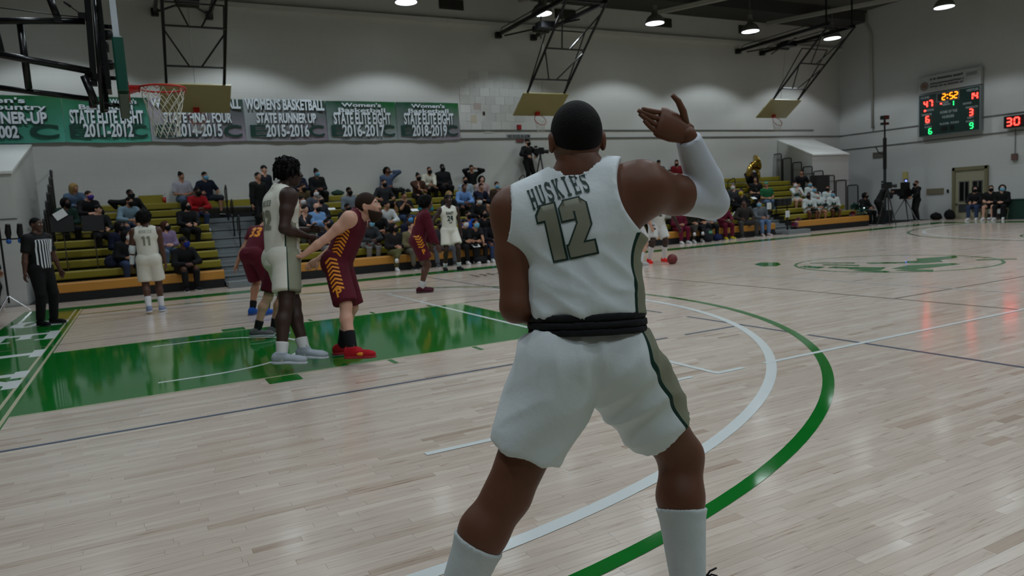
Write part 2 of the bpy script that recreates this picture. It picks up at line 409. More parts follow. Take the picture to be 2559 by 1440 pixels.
film('volleyball_line', [seg(VX0, VY1, VX1, VY1, .05)], P_PALE, 'white far volleyball side line', .0022)
film('volleyball_line', [seg(11.35, VY0, 11.35, VY1, .05)], P_PALE, 'white volleyball attack line', .0024)
film('volleyball_line', [seg(17.3, VY0, 17.3, VY1, .05)], P_PALE, 'white volleyball attack line beyond the centre logo', .0024)
film('service_mark', [seg(4.98, 3.16, 5.16, 3.16, .05)], P_WHITE, 'short white dash by the volleyball corner', .0022)
film('service_mark', [seg(2.62, 2.73, 3.55, 2.73, .055)], P_WHITE, 'short white dash left of the large player', .0022)
film('badminton_line', [seg(X0+.5, 4.66, 6.15, 4.66, .04), seg(6.4, 4.66, 7.26, 4.66, .04)], P_BLUE, 'slate blue line running in front of the lane', .0014)
film('badminton_line', [seg(7.26, -.1, 7.26, 3.75, .04), seg(7.26, 4.0, 7.26, 5.6, .04), seg(7.26, 6.1, 7.26, 15.2, .04)], P_BLUE, 'slate blue line crossing under the three point arcs', .0014)
film('badminton_line', [seg(10.02, 1.0, 10.02, 14.6, .04)], P_GREY, 'grey line across the court before midcourt', .0014)
film('badminton_line', [seg(10.02, 4.68, 18.6, 4.68, .04)], P_GREY, 'grey line along the court below the centre logo', .0016)
film('badminton_line', [seg(X0+.5, 10.2, 10.0, 10.2, .03), seg(X0+.5, 13.6, 13, 13.6, .03)], P_GREY, 'faint grey lines beyond the green lane', .0014)
film('centre_circle', arcp(CX, BY, 1.83, .06, 0, 2*PI, 96), P_GREEN, 'green centre circle outline', .0006)
film('centre_line', [seg(CX, 0, CX, SY, .05)], P_PALE, 'pale midcourt line', .0004)
# the green animal head drawn at midcourt: jagged fur strokes round a muzzle
def blob(pts): return [tuple(p) for p in pts]
L_ = []
L_ += [blob([(12.95, 9.9), (13.35, 10.1), (13.5, 9.75), (13.15, 9.35), (12.85, 9.2), (12.7, 9.45)])]
L_ += [blob([(12.9, 8.7), (13.2, 8.75), (13.1, 8.2), (12.8, 8.15)]), blob([(13.4, 8.55), (13.55, 8.6), (13.7, 7.9), (13.55, 7.8)]),
       blob([(13.0, 8.1), (13.25, 8.15), (13.35, 7.5), (13.1, 7.4)]), blob([(12.95, 7.6), (13.35, 7.75), (13.5, 7.2), (13.05, 7.0)]),
       blob([(12.75, 7.35), (13.0, 7.3), (12.95, 6.75), (12.75, 6.65)]), blob([(14.0, 7.9), (14.15, 8.1), (14.6, 7.5), (14.4, 7.3)]),
       blob([(14.3, 7.45), (14.75, 7.6), (15.15, 7.2), (14.85, 6.95), (14.45, 7.1)]), blob([(14.9, 7.5), (15.25, 7.75), (16.1, 7.45), (15.75, 7.2), (15.1, 7.2)]),
       blob([(13.35, 7.0), (14.0, 7.1), (14.65, 6.7), (14.55, 6.45), (13.9, 6.5), (13.4, 6.6)]), blob([(13.1, 6.75), (13.3, 6.75), (13.5, 6.3), (13.15, 6.1)]),
       blob([(13.6, 9.0), (13.72, 9.05), (14.1, 8.3), (13.95, 8.2)]), blob([(15.3, 6.6), (15.45, 6.65), (15.9, 6.2), (15.75, 6.1)])]
film('court_logo', L_, P_GREEN, 'green painted animal head emblem at midcourt', .0018)
# little dark script near the far sideline
sl = []
for k in range(11):
    x = 8.05+k*.22; yb_ = 13.9-.03*k
    sl.append(seg(x, yb_-.42+.1*(k % 3), x+.12, yb_+.42-.12*(k % 2), .05)); sl.append(seg(x, yb_+.1*(k % 2), x+.24, yb_+.05, .045))
film('court_script', sl, mat('charcoal_floor_paint', srgb(70, 62, 56), .25), 'small dark handwritten style script painted by the far sideline', .0018)
# apron lettering, slab serif, one letter after another along the baseline
GL = {  # strokes in a 0..1 (x) by 0..1.25 (y) cell: (x0,y0,x1,y1,w)
 'H': [(.2, 0, .2, 1.25, .24), (.8, 0, .8, 1.25, .24), (.2, .62, .8, .62, .2), (0, .06, .4, .06, .14), (.6, .06, 1, .06, .14), (0, 1.19, .4, 1.19, .14), (.6, 1.19, 1, 1.19, .14)],
 'U': [(.2, .3, .2, 1.25, .24), (.8, .3, .8, 1.25, .2), (0, 1.19, .4, 1.19, .14), (.6, 1.19, 1, 1.19, .14), (.2, .36, .36, .1, .22), (.32, .1, .68, .1, .2), (.64, .1, .8, .36, .2)],
 'S': [(.86, 1.0, .66, 1.15, .18), (.72, 1.15, .3, 1.15, .2), (.3, 1.15, .14, .92, .2), (.14, .95, .3, .68, .2), (.24, .7, .76, .56, .22), (.72, .58, .86, .32, .2), (.86, .36, .7, .1, .2), (.72, .1, .28, .1, .2), (.32, .1, .12, .28, .18), (.1, .42, .1, .04, .1), (.9, 1.2, .9, .85, .1)],
 'K': [(.2, 0, .2, 1.25, .24), (.26, .5, .8, 1.2, .18), (.38, .62, .82, .04, .22), (0, .06, .42, .06, .14), (.6, .06, 1, .06, .14), (0, 1.19, .42, 1.19, .14), (.56, 1.19, 1, 1.19, .14)],
 'I': [(.5, 0, .5, 1.25, .26), (.2, .06, .8, .06, .14), (.2, 1.19, .8, 1.19, .14)],
 'E': [(.22, 0, .22, 1.25, .24), (0, .07, .95, .07, .15), (0, 1.18, .95, 1.18, .15), (.22, .62, .66, .62, .15), (.9, .07, .9, .4, .1), (.9, 1.18, .9, .88, .1), (.66, .46, .66, .78, .1)]}
yc = BY-1.9*3+.1
for ch in 'HUSKIES':
    P = []
    for (a, b_, c, d_, w_) in GL[ch]:
        f_ = lambda u, v: (-.84+v*.62, yc+.62-u*1.05-.1)
        p0, p1 = f_(a, b_), f_(c, d_); P.append(seg(p0[0], p0[1], p1[0], p1[1], w_*(1.0 if abs(c-a) > abs(d_-b_) else .80)))
    film('apron_letter', P, P_WHITE, 'white slab serif letter %s on the green band behind the baseline' % ch, .0009)
    yc += 1.9

# a few painted blocks whose joints show beside the banners
wbk = bpy.data.objects['wall_back']; brd = random.Random(9)
M_BLK = [mat('wall_block_%d' % i, srgb(*c), .55, noise=.04) for i, c in enumerate(((196, 197, 194), (202, 203, 200), (190, 191, 188)))]
for r in range(7):
    for c in range(6):
        if r in (0, 6) and c in (0, 5): continue
        MB().box((11.95+.4*c+(.2 if r % 2 else 0)+.2, Y1-.004, 4.62+.3*r), (.392, .014, .292)).build('block', M_BLK[brd.randrange(3)], wbk)
# ================================================================== BLEACHERS
TD, RI, FZ, FY = 0.56, 0.235, 0.43, 17.73
def row_y(k): return FY+TD*k
def seat_z(k): return FZ+RI*k
def deck_z(k): return RI*k
M_SEAT = mat('mustard_plastic', srgb(140, 128, 32), .5, noise=.06, scale=4, bump=.05)
M_ORNG = mat('orange_plastic', srgb(190, 132, 52), .45, noise=.06, scale=3, bump=.05)
M_STEP = mat('grey_stair_paint', srgb(118, 124, 126), .55)
M_UND = mat('bench_gap_shade', srgb(16, 16, 18), .8)  # near-black colour stands in for shade in gaps under benches and treads
def bleacher(x0, x1, label, last_x1=None, top_x1=None):
    t = thing('bleacher', (x0, FY, 0), 0, label, 'bleachers', 'bleacher banks along the far wall')
    w_ = x1-x0
    MB().box((w_/2, 2.42, .08), (w_-.02, 4.6, .16)).build('base_gap_shade', M_UND, t)
    for k in range(9):
        wk = w_ if not (top_x1 and k == 8) else top_x1-x0
        m = M_ORNG if k == 0 else M_SEAT
        n = max(1, round(wk/1.84)); sw = wk/n
        MB().box((w_/2, TD*k+.02+.14, deck_z(k)+.10), (w_-.04, .30, .2)).build('riser', M_UND, t)  # dark gap below the seat, its shade put into the colour
        MB().box((w_/2, TD*k+.28+.14, deck_z(k+1)-.02), (w_-.02, .30, .04)).build('foot_deck', mat('deck_wood', srgb(74, 70, 48), .6), t) if k < 8 else None
        for i in range(n):
            mb = MB(); xa, xb = i*sw+.006, (i+1)*sw-.006
            y0, y1, zt, zb = TD*k, TD*k+.28, seat_z(k), seat_z(k)-(.22 if k == 0 else .185)
            # rounded nose profile
            pr = [(y0+.012, zb), (y0, zb+.02), (y0, zt-.03), (y0+.012, zt-.008), (y0+.04, zt), (y1, zt), (y1, zt-.03), (y0+.05, zt-.03), (y0+.05, zb)]
            mb.prism(pr, xa, xb, fn=lambda a, b, c: (c, a, b))
            mb.build('seat_board', m, t)
    return t
bleacher(-.66, 3.04, 'leftmost mustard bleacher bank with orange front bench, beside the white closet')
bleacher(4.45, 12.95, 'long mustard bleacher bank in the middle, packed with spectators')
bleacher(14.35, 22.27, 'mustard bleacher bank right of the second stair, with the tuba player on top')
bleacher(23.42, 27.6, 'rightmost mustard bleacher bank where the cheerleaders sit')
# top bench runs over the aisles
for i, (a, b) in enumerate(((3.04, 4.45), (12.95, 14.35), (22.27, 23.42))):
    nm = ('first', 'second', 'third')[i]
    t = thing('aisle_stair', (a, FY, 0), 0, 'grey stepped aisle stair, %s from the left, between two bleacher banks' % nm, 'stairs', 'aisle stairs through the bleachers')
    w_ = b-a
    for k in range(8):
        y0 = TD*k-.28
        MB().box((w_/2, y0+.29, deck_z(k)+.012), (w_-.03, .56, .04)).build('tread', M_STEP, t) if k else None
        if k: MB().box((w_/2, y0+.012, deck_z(k)-.085), (w_-.03, .02, .11)).build('riser', M_STEP, t)
        MB().box((w_/2, y0+.43, deck_z(k)+.10), (w_-.03, .30, .05)).build('tread', M_STEP, t)
        MB().box((w_/2, y0+.285, deck_z(k)+.07), (w_-.03, .02, .08)).build('riser', M_STEP, t)
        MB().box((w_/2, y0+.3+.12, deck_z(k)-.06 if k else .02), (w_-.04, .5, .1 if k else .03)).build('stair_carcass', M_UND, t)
    MB().box((w_/2, -.45, .075), (w_-.02, .33, .15)).build('front_step', M_STEP, t)
    MB().box((w_/2, TD*8+.02, seat_z(8)-.10), (w_, .04, .2)).build('top_bench_face', M_SEAT, t)
    MB().box((w_/2, TD*8+.15, seat_z(8)-.02), (w_, .28, .04)).build('top_bench', M_SEAT, t)
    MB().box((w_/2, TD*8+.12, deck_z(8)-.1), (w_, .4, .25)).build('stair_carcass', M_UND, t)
M_RAIL = mat('black_rail', srgb(18, 18, 20), .35, .2)
def loop_rail(x, k, label):
    z0 = deck_z(k); y = row_y(k)-.05
    t = thing('hand_rail', (x, y, z0), 0, label, 'rail', 'looped handrails in the bleacher aisles')
    MB().tube([(0, 0, 0), (0, 0, .52)], .02, 8).build('post', M_RAIL, t)
    P = [(0, -.03, .50), (0, .17, .62), (0, .2, .68), (0, .2, .93), (0, .16, .98), (0, -.12, 1.08), (0, -.19, 1.05), (0, -.2, .98), (0, -.18, .70), (0, -.15, .62)]
    MB().tube(P, .018, 8, closed=True).build('loop', M_RAIL, t, smooth=True)
for x, nm in ((3.68, 'first'), (13.75, 'second'), (22.85, 'third')):
    for k, q in ((7, 'topmost'), (5, 'upper middle'), (3, 'lower middle')):
        loop_rail(x, k, '%s looped black handrail in the %s grey aisle stair' % (q, nm))
def end_guard(x, k, label, side):
    z0 = deck_z(k); y0 = row_y(k)-.02; h = 1.45; wd = .485
    t = thing('end_guard', (x, y0, z0), 0, label, 'railing', 'stepped guard railings at the bleacher ends')
    P = [(0, 0, 0), (0, 0, h-.06), (0, .02, h-.015), (0, .07, h), (0, wd-.07, h), (0, wd-.02, h-.015), (0, wd, h-.06), (0, wd, 0)]
    MB().tube(P, .025, 8).build('frame', M_RAIL, t, smooth=True)
    mb = MB()
    for i in range(1, 9): mb.cyl((0, wd*i/9, .02), (0, wd*i/9, h-.02), .006, 5)
    mb.box((0, wd/2, .12), (.02, wd-.03, .03))
    mb.build('bars', mat('grey_bar', srgb(70, 68, 66), .5), t)
nmk = ['lowest', 'second lowest', 'third', 'fourth', 'fifth', 'sixth', 'third highest', 'second highest', 'highest']
for k in range(1, 9):
    end_guard(27.66, k, '%s black guard railing stepping down the right end of the bleachers' % nmk[k], 1)
    end_guard(-.72, k, '%s black guard railing at the left end of the bleachers by the closet' % nmk[k], -1)
# white closets with sloping tops in the corners
def closet(x0, x1, yf, ztop, zb, label):
    t = thing('storage_closet', (x0, yf, 0), 0, label, 'closet')
    w_, d_ = x1-x0, Y1-yf
    MB().prism([(0, 0), (d_-.01, 0), (d_-.01, zb), (0, ztop)], 0, w_, fn=lambda a, b, c: (c, a, b)).build('body', M_WALLX, t)
    MB().prism([(-.04, ztop-.01), (d_-.01, zb), (d_-.01, zb+.05), (-.04, ztop+.05)], -.02, w_+.02, fn=lambda a, b, c: (c, a, b)).build('sloping_top', M_WHITE, t)
    MB().box((w_/2, -.008, 1.95), (w_, .016, .02)).build('panel_seam', mln, t)
closet(-5.9, -1.12, 17.95, 2.95, 4.04, 'white plywood closet with a sloping top left of the bleachers')
closet(27.9, 30.3, 20.7, 3.1, 3.95, 'white closet with a sloping top in the right corner behind the railings')

# ================================================================== SIDE BASKETS hung near the far wall
M_TAN = mat('varnished_tan_board', srgb(172, 162, 116), .4, noise=.05, scale=2)
M_RED = mat('rim_red', srgb(196, 36, 30), .4)
M_NET = mat('net_cord', srgb(215, 212, 200), .8)
def net_mesh(r0, r1, h, n=12, rows=5, rr=.004, R=None, c=(0, 0, 0), sag=0.0):
    mb = MB(); R = np.eye(3) if R is None else R
    def P(i, j):
        t = j/rows; r = r0+(r1-r0)*min(1, t*1.25); a = 2*PI*(i+.5*(j % 2))/n
        r *= 1+.04*math.sin(5*i+3*j)
        return np.asarray(c)+R @ np.array((r*math.cos(a), r*math.sin(a), -h*t-.012*math.sin(7*i+j)))
    for j in range(rows):
        for i in range(n):
            a = P(i, j); s_ = 0 if j % 2 == 0 else 1
            mb.tube([a, P(i+s_, j+1)], rr, 4, caps=False); mb.tube([a, P(i-1+s_, j+1)], rr, 4, caps=False)
    return mb
def rotx(a): return np.array([[1, 0, 0], [0, math.cos(a), -math.sin(a)], [0, math.sin(a), math.cos(a)]])
def side_hoop(X, label):
    t = thing('basketball_hoop', (X, 0, 0), 0, label, 'basketball hoop', 'folded side baskets by the far wall')
    hy, hz = 17.8, 7.85                                     # hinge
    ty, tz, by, bz = 20.55, 5.46, 21.42, 4.83               # board top and bottom
    ang = math.atan2(by-ty, tz-bz)
    n_ = np.array((0, -math.cos(ang), -math.sin(ang))); dn = unit((0, by-ty, bz-tz))
    c_ = np.array((0, (ty+by)/2, (tz+bz)/2))
    R = np.array([(1, 0, 0), -n_, -dn]).T                   # board axes: x, back, up
    MB().box(c_, (1.83, .04, 1.08), R=R).build('backboard', M_TAN, t)
    MB().box(c_-n_*.03, (1.80, .03, .06), R=R).build('board_brace', M_BLACKMETAL, t)
    for sx in (-.74, .74):
        top = np.array((sx, hy, hz)); bot = c_-dn*.54+np.array((sx, .0, 0))-n_*.04
        MB().tube([top, bot], .042, 8).build('mast_pole', M_BLACKMETAL, t)
        MB().tube([bot, bot+dn*(.95 if sx < 0 else .1)], .04, 8).build('mast_foot', M_BLACKMETAL, t)
        MB().box((sx, 20.2, hz+.02), (.09, 4.75, .12)).build('ceiling_rail', M_BLACKMETAL, t)
        MB().tube([(sx, 18.6, hz+.10), (sx, 18.7, hz+.19), (sx, 22.2, hz+.19), (sx, 22.35, hz+.05)], .018, 6).build('rail_truss', M_BLACKMETAL, t)
        MB().box((sx, 22.5, hz), (.2, .18, .2)).build('wall_bracket', M_BLACK, t)
        MB().tube([(sx*1.0, 19.1, 7.22), bot+np.array((0, .06, -.05))], .024, 6).build('parallel_bar', M_BLACKMETAL, t)
        MB().tube([(sx, 17.95, hz), (sx, 17.95, 9.2)], .035, 6).build('hanger', M_BLACKMETAL, t)
    def on(tt, sx): return np.array((sx*.74, hy+(ty-hy)*tt, hz+(tz-hz)*tt))
    for tt in (.02, .5, .84): MB().tube([on(tt, -1), on(tt, 1)], .03, 6).build('crossbar', M_BLACKMETAL, t)
    for a, b in ((.08, .5), (.5, .84)):
        MB().tube([on(a+.03, -1), on(b, -.2)], .025, 6).build('brace', M_BLACKMETAL, t)
        MB().tube([on(a+.03, 1), on(b, .2)], .025, 6).build('brace', M_BLACKMETAL, t)
    MB().tube([(-.74, 19.1, 7.22), (.74, 19.1, 7.22)], .024, 6).build('crossbar', M_BLACKMETAL, t)
    MB().tube([(-.75, 22.0, 7.72), (.75, 19.4, 7.72)], .03, 6).build('ceiling_brace', M_BLACKMETAL, t)
    MB().tube([(.75, 22.0, 7.70), (-.75, 19.4, 7.70)], .03, 6).build('ceiling_brace', M_BLACKMETAL, t)
    MB().box((0, 20.4, 7.72), (.55, .4, .22)).cyl((-.3, 20.7, 7.66), (.3, 20.7, 7.66), .11, 10).build('winch', M_BLACKMETAL, t)
    rc = c_+dn*.38+n_*.38
    a_ = c_+dn*.38+n_*.02
    MB().box(a_+n_*.04, (.16, .09, .12), R=R).build('rim_bracket', M_RED, t)
    ring = [rc+.2286*(math.cos(2*PI*k/24)*np.array((1, 0, 0))+math.sin(2*PI*k/24)*n_) for k in range(24)]
    MB().tube(ring, .012, 6, closed=True).build('rim', M_RED, t, smooth=True)
    net_mesh(.22, .13, .42, rows=4, rr=.0035, c=rc).build('net', M_NET, t)
    MB().tube([(0, 20.55, 7.6), (0, 20.9, 5.35)], .006, 5).build('hoist_cable', mln, t)
side_hoop(3.08, 'tan side basket behind the front hoop, leftmost of three near the far wall')
side_hoop(14.35, 'tan side basket hanging just left of the large player\'s head')
side_hoop(26.2, 'tan side basket hanging near the right corner of the far wall')

# ================================================================== FRONT BASKET at the near end
def rgb(*c): return srgb(*c)
t = thing('basketball_goal', (1.22, 7.62, 0), 0, 'main glass basket with green padding, red rim and white net at upper left', 'basketball hoop')
M_GLASS = bpy.data.materials.new('board_glass'); M_GLASS.use_nodes = True
b_ = M_GLASS.node_tree.nodes['Principled BSDF']; b_.inputs['Transmission Weight'].default_value = 1.0; b_.inputs['Roughness'].default_value = .02; b_.inputs['Base Color'].default_value = (.93, .97, .96, 1); b_.inputs['IOR'].default_value = 1.1
MB().box((0, 0, 3.44), (.012, 1.78, 1.03)).build('glass_panel', M_GLASS, t)
M_FRM = mat('white_frame', srgb(186, 196, 204), .4)
MB().box((-.015, -.905, 3.5), (.055, .025, 1.02)).build('side_frame', M_FRM, t)
MB().box((-.015, .905, 3.5), (.055, .025, 1.02)).build('side_frame', M_FRM, t)
MB().box((-.015, 0, 3.98), (.055, 1.83, .025)).build('top_frame', M_FRM, t)
MB().box((-.015, 0, 2.92), (.055, 1.83, .025)).build('bottom_frame', M_FRM, t)
for yy0, yy1 in ((-.33, .33),):
    MB().bar((.008, yy0, 3.1), (.008, yy1, 3.1), .004, .05).bar((.008, yy0, 3.5), (.008, yy1, 3.5), .004, .05).bar((.008, yy0, 3.08), (.008, yy0, 3.52), .004, .05).bar((.008, yy1, 3.08), (.008, yy1, 3.52), .004, .05).build('shooting_square', M_WHITE, t)
M_PAD = mat('dark_green_padding', srgb(14, 74, 60), .35, noise=.04)
def padprof(c, ax0, ax1, ext, nm):
    pass
for sy in (-1, 1):
    mb = MB(); pts = [(-.055, -.03), (-.04, -.045), (.03, -.045), (.045, -.03), (.045, .03), (.03, .045), (-.04, .045), (-.055, .03)]
    mb.prism([(x-.005, y+sy*.905) for x, y in pts], 2.86, 3.36); mb.build('side_pad', M_PAD, t)
mb = MB(); mb.prism([(x-.005, z+2.885) for x, z in [(-.055, -.035), (-.04, -.05), (.03, -.05), (.045, -.035), (.045, .03), (.03, .045), (-.04, .045), (-.055, .03)]], -.86, .86, fn=lambda a, b, c: (a, c, b)).build('bottom_pad', mat('olive_green_padding', srgb(38, 70, 52), .5), t)
# rim
rc = np.array((.38, 0, 3.05))
MB().tube([rc+.238*np.array((math.cos(2*PI*k/40), math.sin(2*PI*k/40), 0)) for k in range(40)], .011, 8, closed=True).build('rim', M_RED, t, smooth=True)
mb = MB()
for k in range(12):
    a = 2*PI*(k+.5)/12; p = rc+np.array((.238*math.cos(a), .238*math.sin(a), -.012))
    mb.tube([p+(.03*math.sin(a), -.03*math.cos(a), 0), p+(0, 0, -.03), p-(.03*math.sin(a), -.03*math.cos(a), 0)], .004, 5)
mb.build('net_hooks', M_RED, t)
MB().box((.03, 0, 3.0), (.05, .16, .2)).box((.10, 0, 3.045), (.13, .18, .035)).build('rim_mount', M_RED, t)
MB().prism([(.05, 2.99), (.16, 3.03), (.05, 3.035)], -.09, .09, fn=lambda a, b, c: (a, c, b)).build('rim_gusset', M_RED, t)
net_mesh(.225, .135, .50, n=12, rows=6, rr=.0042, c=rc+(0, 0, -.02)).build('net', M_NET, t)
# steel carrying the board: points read in the vertical plane through the basket
def pp(x, y, dy=0.0):
    p = at_Y(x, y, 7.62+dy); return p-np.array((1.22, 7.62, 0))
def tb(name, pts, r, dy=0.0, n=10): return MB().tube([pp(x, y, dy) for x, y in pts], r, n).build(name, M_BLACKMETAL, t, smooth=True)
def br(name, a, b, w_, h_, dy=0.0): return MB().bar(pp(*a, dy), pp(*b, dy), w_, h_, up=(0, 1, 0)).build(name, M_BLACKMETAL, t)
br('mast', (216, -30), (236, 215), .06, .075)
br('mast', (240, -30), (262, 280), .06, .04, .12)
tb('mast_tube', [(232, -30), (256, 282)], .022, -.22)
tb('upper_arm', [(-60, 52), (212, 53)], .034)
tb('middle_arm', [(-60, 125), (225, 178)], .036, -.1)
tb('lower_arm', [(-60, 212), (228, 248)], .03, .1)
tb('diagonal_strut', [(118, -20), (146, 50)], .036)
tb('arm_post', [(50, 55), (72, 222)], .034, .05)
tb('arm_post', [(-14, 55), (6, 138)], .03, .05)
tb('lower_link', [(210, 190), (240, 262)], .04, -.12)
tb('lower_link', [(264, 210), (268, 262)], .018, .1)
tb('tie_rod', [(-60, 12), (150, 38), (205, 43)], .005)
tb('tie_rod', [(160, 4), (177, 17)], .014, -.2); tb('tie_rod', [(177, 17), (203, 36)], .006, -.2)
for (x, y) in ((68+200, 88), (70+202, 162)):
    MB().ball(pp(x, y), (.075, .06, .055), 12).build('spring_knob', M_BLACKMETAL, t, smooth=True)
for (x0_, y0_, x1_, y1_) in ((258, 66, 288, 68), (262, 88, 290, 90), (266, 162, 296, 163), (274, 195, 300, 196), (262, 262, 303, 264)):
    tb('board_bracket', [(x0_, y0_), (x1_, y1_)], .022)
for (x, y) in ((222, 190), (240, 193), (256, 195), (268, 200), (232, 262), (262, 268), (145, 50), (205, 42)):
    MB().box(pp(x, y), (.07, .12, .06)).build('clamp', M_BLACKMETAL, t)
tb('adjuster', [(256, 100), (262, 190)], .012, .2); tb('adjuster', [(264, 105), (266, 130)], .03, -.1)
MB().bar((-.14, 0, 3.0), (-.14, 0, 4.2), .05, .35, up=(0, 1, 0)).build('board_carrier', M_BLACKMETAL, t)

# ================================================================== PENDANT LAMPS
M_SHADE = mat('lamp_shade_metal', srgb(120, 122, 118), .45, .4)
M_GLOW = bpy.data.materials.new('lamp_glow'); M_GLOW.use_nodes = True
b_ = M_GLOW.node_tree.nodes['Principled BSDF']; b_.inputs['Base Color'].default_value = (.9, .9, .9, 1); b_.inputs['Emission Color'].default_value = (.86, .97, 1, 1); b_.inputs['Emission Strength'].default_value = 6.0
lamp0 = None
def order(n): return ('nearest', 'second', 'third', 'fourth', 'fifth', 'sixth', 'seventh')[n]
for k, p in enumerate(LAMPS):
    lab = 'pendant gym lamp in the %s row from the far wall, %s from the left' % (('first', 'second', 'third', 'fourth', 'fifth', 'sixth')[k//7], ('first', 'second', 'third', 'fourth', 'fifth', 'sixth', 'seventh')[k % 7])
    if lamp0 is None:
        lamp0 = thing('pendant_lamp', p, 0)
        MB().lathe([(.36, -.02), (.355, .02), (.30, .14), (.22, .24), (.12, .30), (.10, .44), (.07, .46)], n=28).build('shade', M_SHADE, lamp0, smooth=True)
        MB().lathe([(.0001, -.03), (.2, -.03), (.33, -.02), (.34, .0)], n=28).build('lens', M_GLOW, lamp0, smooth=True)
        MB().cyl((0, 0, .44), (0, 0, .62), .09, 12).build('ballast', M_SHADE, lamp0)
        MB().cyl((0, 0, .6), (0, 0, 1.75), .012, 6).build('stem', M_SHADE, lamp0)
        l_ = lamp0
    else: l_ = copy_tree(lamp0, None, p)
    l_['label'] = lab; l_['category'] = 'lamp'; l_['group'] = 'pendant gym lamps'

# vents high on the far wall
for i in range(6):
    xv = 7.11-4.74+4.74*i-.0
    t = thing('wall_vent', (xv, Y1-.02, 8.82), 0, 'dark louvred vent high on the far wall, %s from the left' % ('first', 'second', 'third', 'fourth', 'fifth', 'sixth')[i], 'vent', 'high vents in the far wall')
    MB().box((0, 0, 0), (.92, .08, .34)).build('grille_frame', mat('vent_dark', srgb(44, 42, 38), .7), t)
    for j in range(6): MB().box((0, -.05, -.13+j*.052), (.86, .03, .02)).build('slat', mat('vent_slat', srgb(60, 58, 52), .6), t)

# ================================================================== BANNERS
def banner_mat(name, c_tr, c_br, c_tl, c_bl):
    m = bpy.data.materials.new(name); m.use_nodes = True
    nt = m.node_tree; N = nt.nodes; L = nt.links; b = N['Principled BSDF']
    tc = N.new('ShaderNodeTexCoord'); sp = N.new('ShaderNodeSeparateXYZ'); L.new(tc.outputs['Generated'], sp.inputs[0])
    def mixc(a, c): 
        mx = N.new('ShaderNodeMix'); mx.data_type = 'RGBA'
        if isinstance(a, tuple): mx.inputs[6].default_value = a
        else: L.new(a, mx.inputs[6])
        if isinstance(c, tuple): mx.inputs[7].default_value = c
        else: L.new(c, mx.inputs[7])
        return mx
    a = mixc(c_tl, c_tr); L.new(sp.outputs[0], a.inputs[0]); c = mixc(c_bl, c_br); L.new(sp.outputs[0], c.inputs[0])
    nz = N.new('ShaderNodeTexNoise'); nz.inputs['Scale'].default_value = 1.5; L.new(tc.outputs['Object'], nz.inputs['Vector'])
    ad = N.new('ShaderNodeMath'); ad.operation = 'MULTIPLY_ADD'; ad.inputs[1].default_value = .5; L.new(nz.outputs[0], ad.inputs[0]); 
    s2 = N.new('ShaderNodeMath'); s2.operation = 'SUBTRACT'; s2.inputs[1].default_value = .25; L.new(sp.outputs[2], s2.inputs[0]); L.new(s2.outputs[0], ad.inputs[2])
    f = mixc(c.outputs[2], a.outputs[2]); L.new(ad.outputs[0], f.inputs[0])
    L.new(f.outputs[2], b.inputs['Base Color']); b.inputs['Roughness'].default_value = .38
    return m
GR, GD, TL, PU, GY = srgb(10, 96, 44), srgb(14, 70, 50), srgb(90, 176, 156), srgb(160, 146, 164), srgb(160, 168, 172)
M_LET = mat('banner_lettering', srgb(218, 228, 236), .5); M_LSH = mat('banner_letter_shadow', srgb(16, 26, 28), .6); M_LOGO = mat('banner_logo_dark_green', srgb(16, 62, 52), .6)
BAN = [(-3.75, -.27, 'bg0', (GR, TL, GD, GD), [("Women's", .19, 1, 1.20, 1.8), ('Cross Country', .21, 1, .96, 2.7), ('STATE RUNNER-UP', .25, 0, .66, 2.7), ('2001-2002', .26, 0, .28, 1.3)], 'leftmost green women\'s cross country banner, cut off by the frame'),
       (-.27, 1.89, 'bg1', (GD, TL, GR, TL), [("Women's", .17, 1, 1.22, 0), ('Basketball', .18, 1, 1.02, 1.35), ('STATE ELITE EIGHT', .30, 0, .70, 1.85), ('2011-2012', .30, 0, .32, 1.25)], 'green and teal banner reading 2011-2012, behind the hoop padding'),
       (1.89, 4.55, 'bg2', (GD, PU, PU, GY), [("WOMEN'S BASKETBALL", .22, 0, 1.12, 2.5), ('STATE FINAL FOUR', .24, 0, .70, 1.9), ('2014-2015', .30, 0, .32, 1.3)], 'purple grey banner reading 2014-2015, behind the net'),
       (4.55, 7.1, 'bg3', (GD, PU, GY, GY), [("WOMEN'S BASKETBALL", .27, 0, 1.12, 2.45), ('STATE RUNNER UP', .24, 0, .70, 1.85), ('2015-2016', .30, 0, .30, 1.35)], 'grey banner reading 2015-2016, right of the tan side basket'),
       (7.1, 9.5, 'bg4', (GR, GY, GD, GY), [("Women's", .17, 1, 1.22, 1.35), ('Basketball', .19, 1, 1.02, 1.6), ('STATE ELITE EIGHT', .31, 0, .70, 1.95), ('2016-2017', .31, 0, .30, 1.45)], 'green and grey banner reading 2016-2017, second from the right end'),
       (9.5, 11.85, 'bg5', (GR, PU, GD, GY), [("Women's", .17, 1, 1.22, 1.25), ('Basketball', .19, 1, 1.02, 1.5), ('STATE ELITE EIGHT', .31, 0, .70, 1.85), ('2018-2019', .31, 0, .30, 1.3)], 'green and purple banner reading 2018-2019, at the right end of the row')]
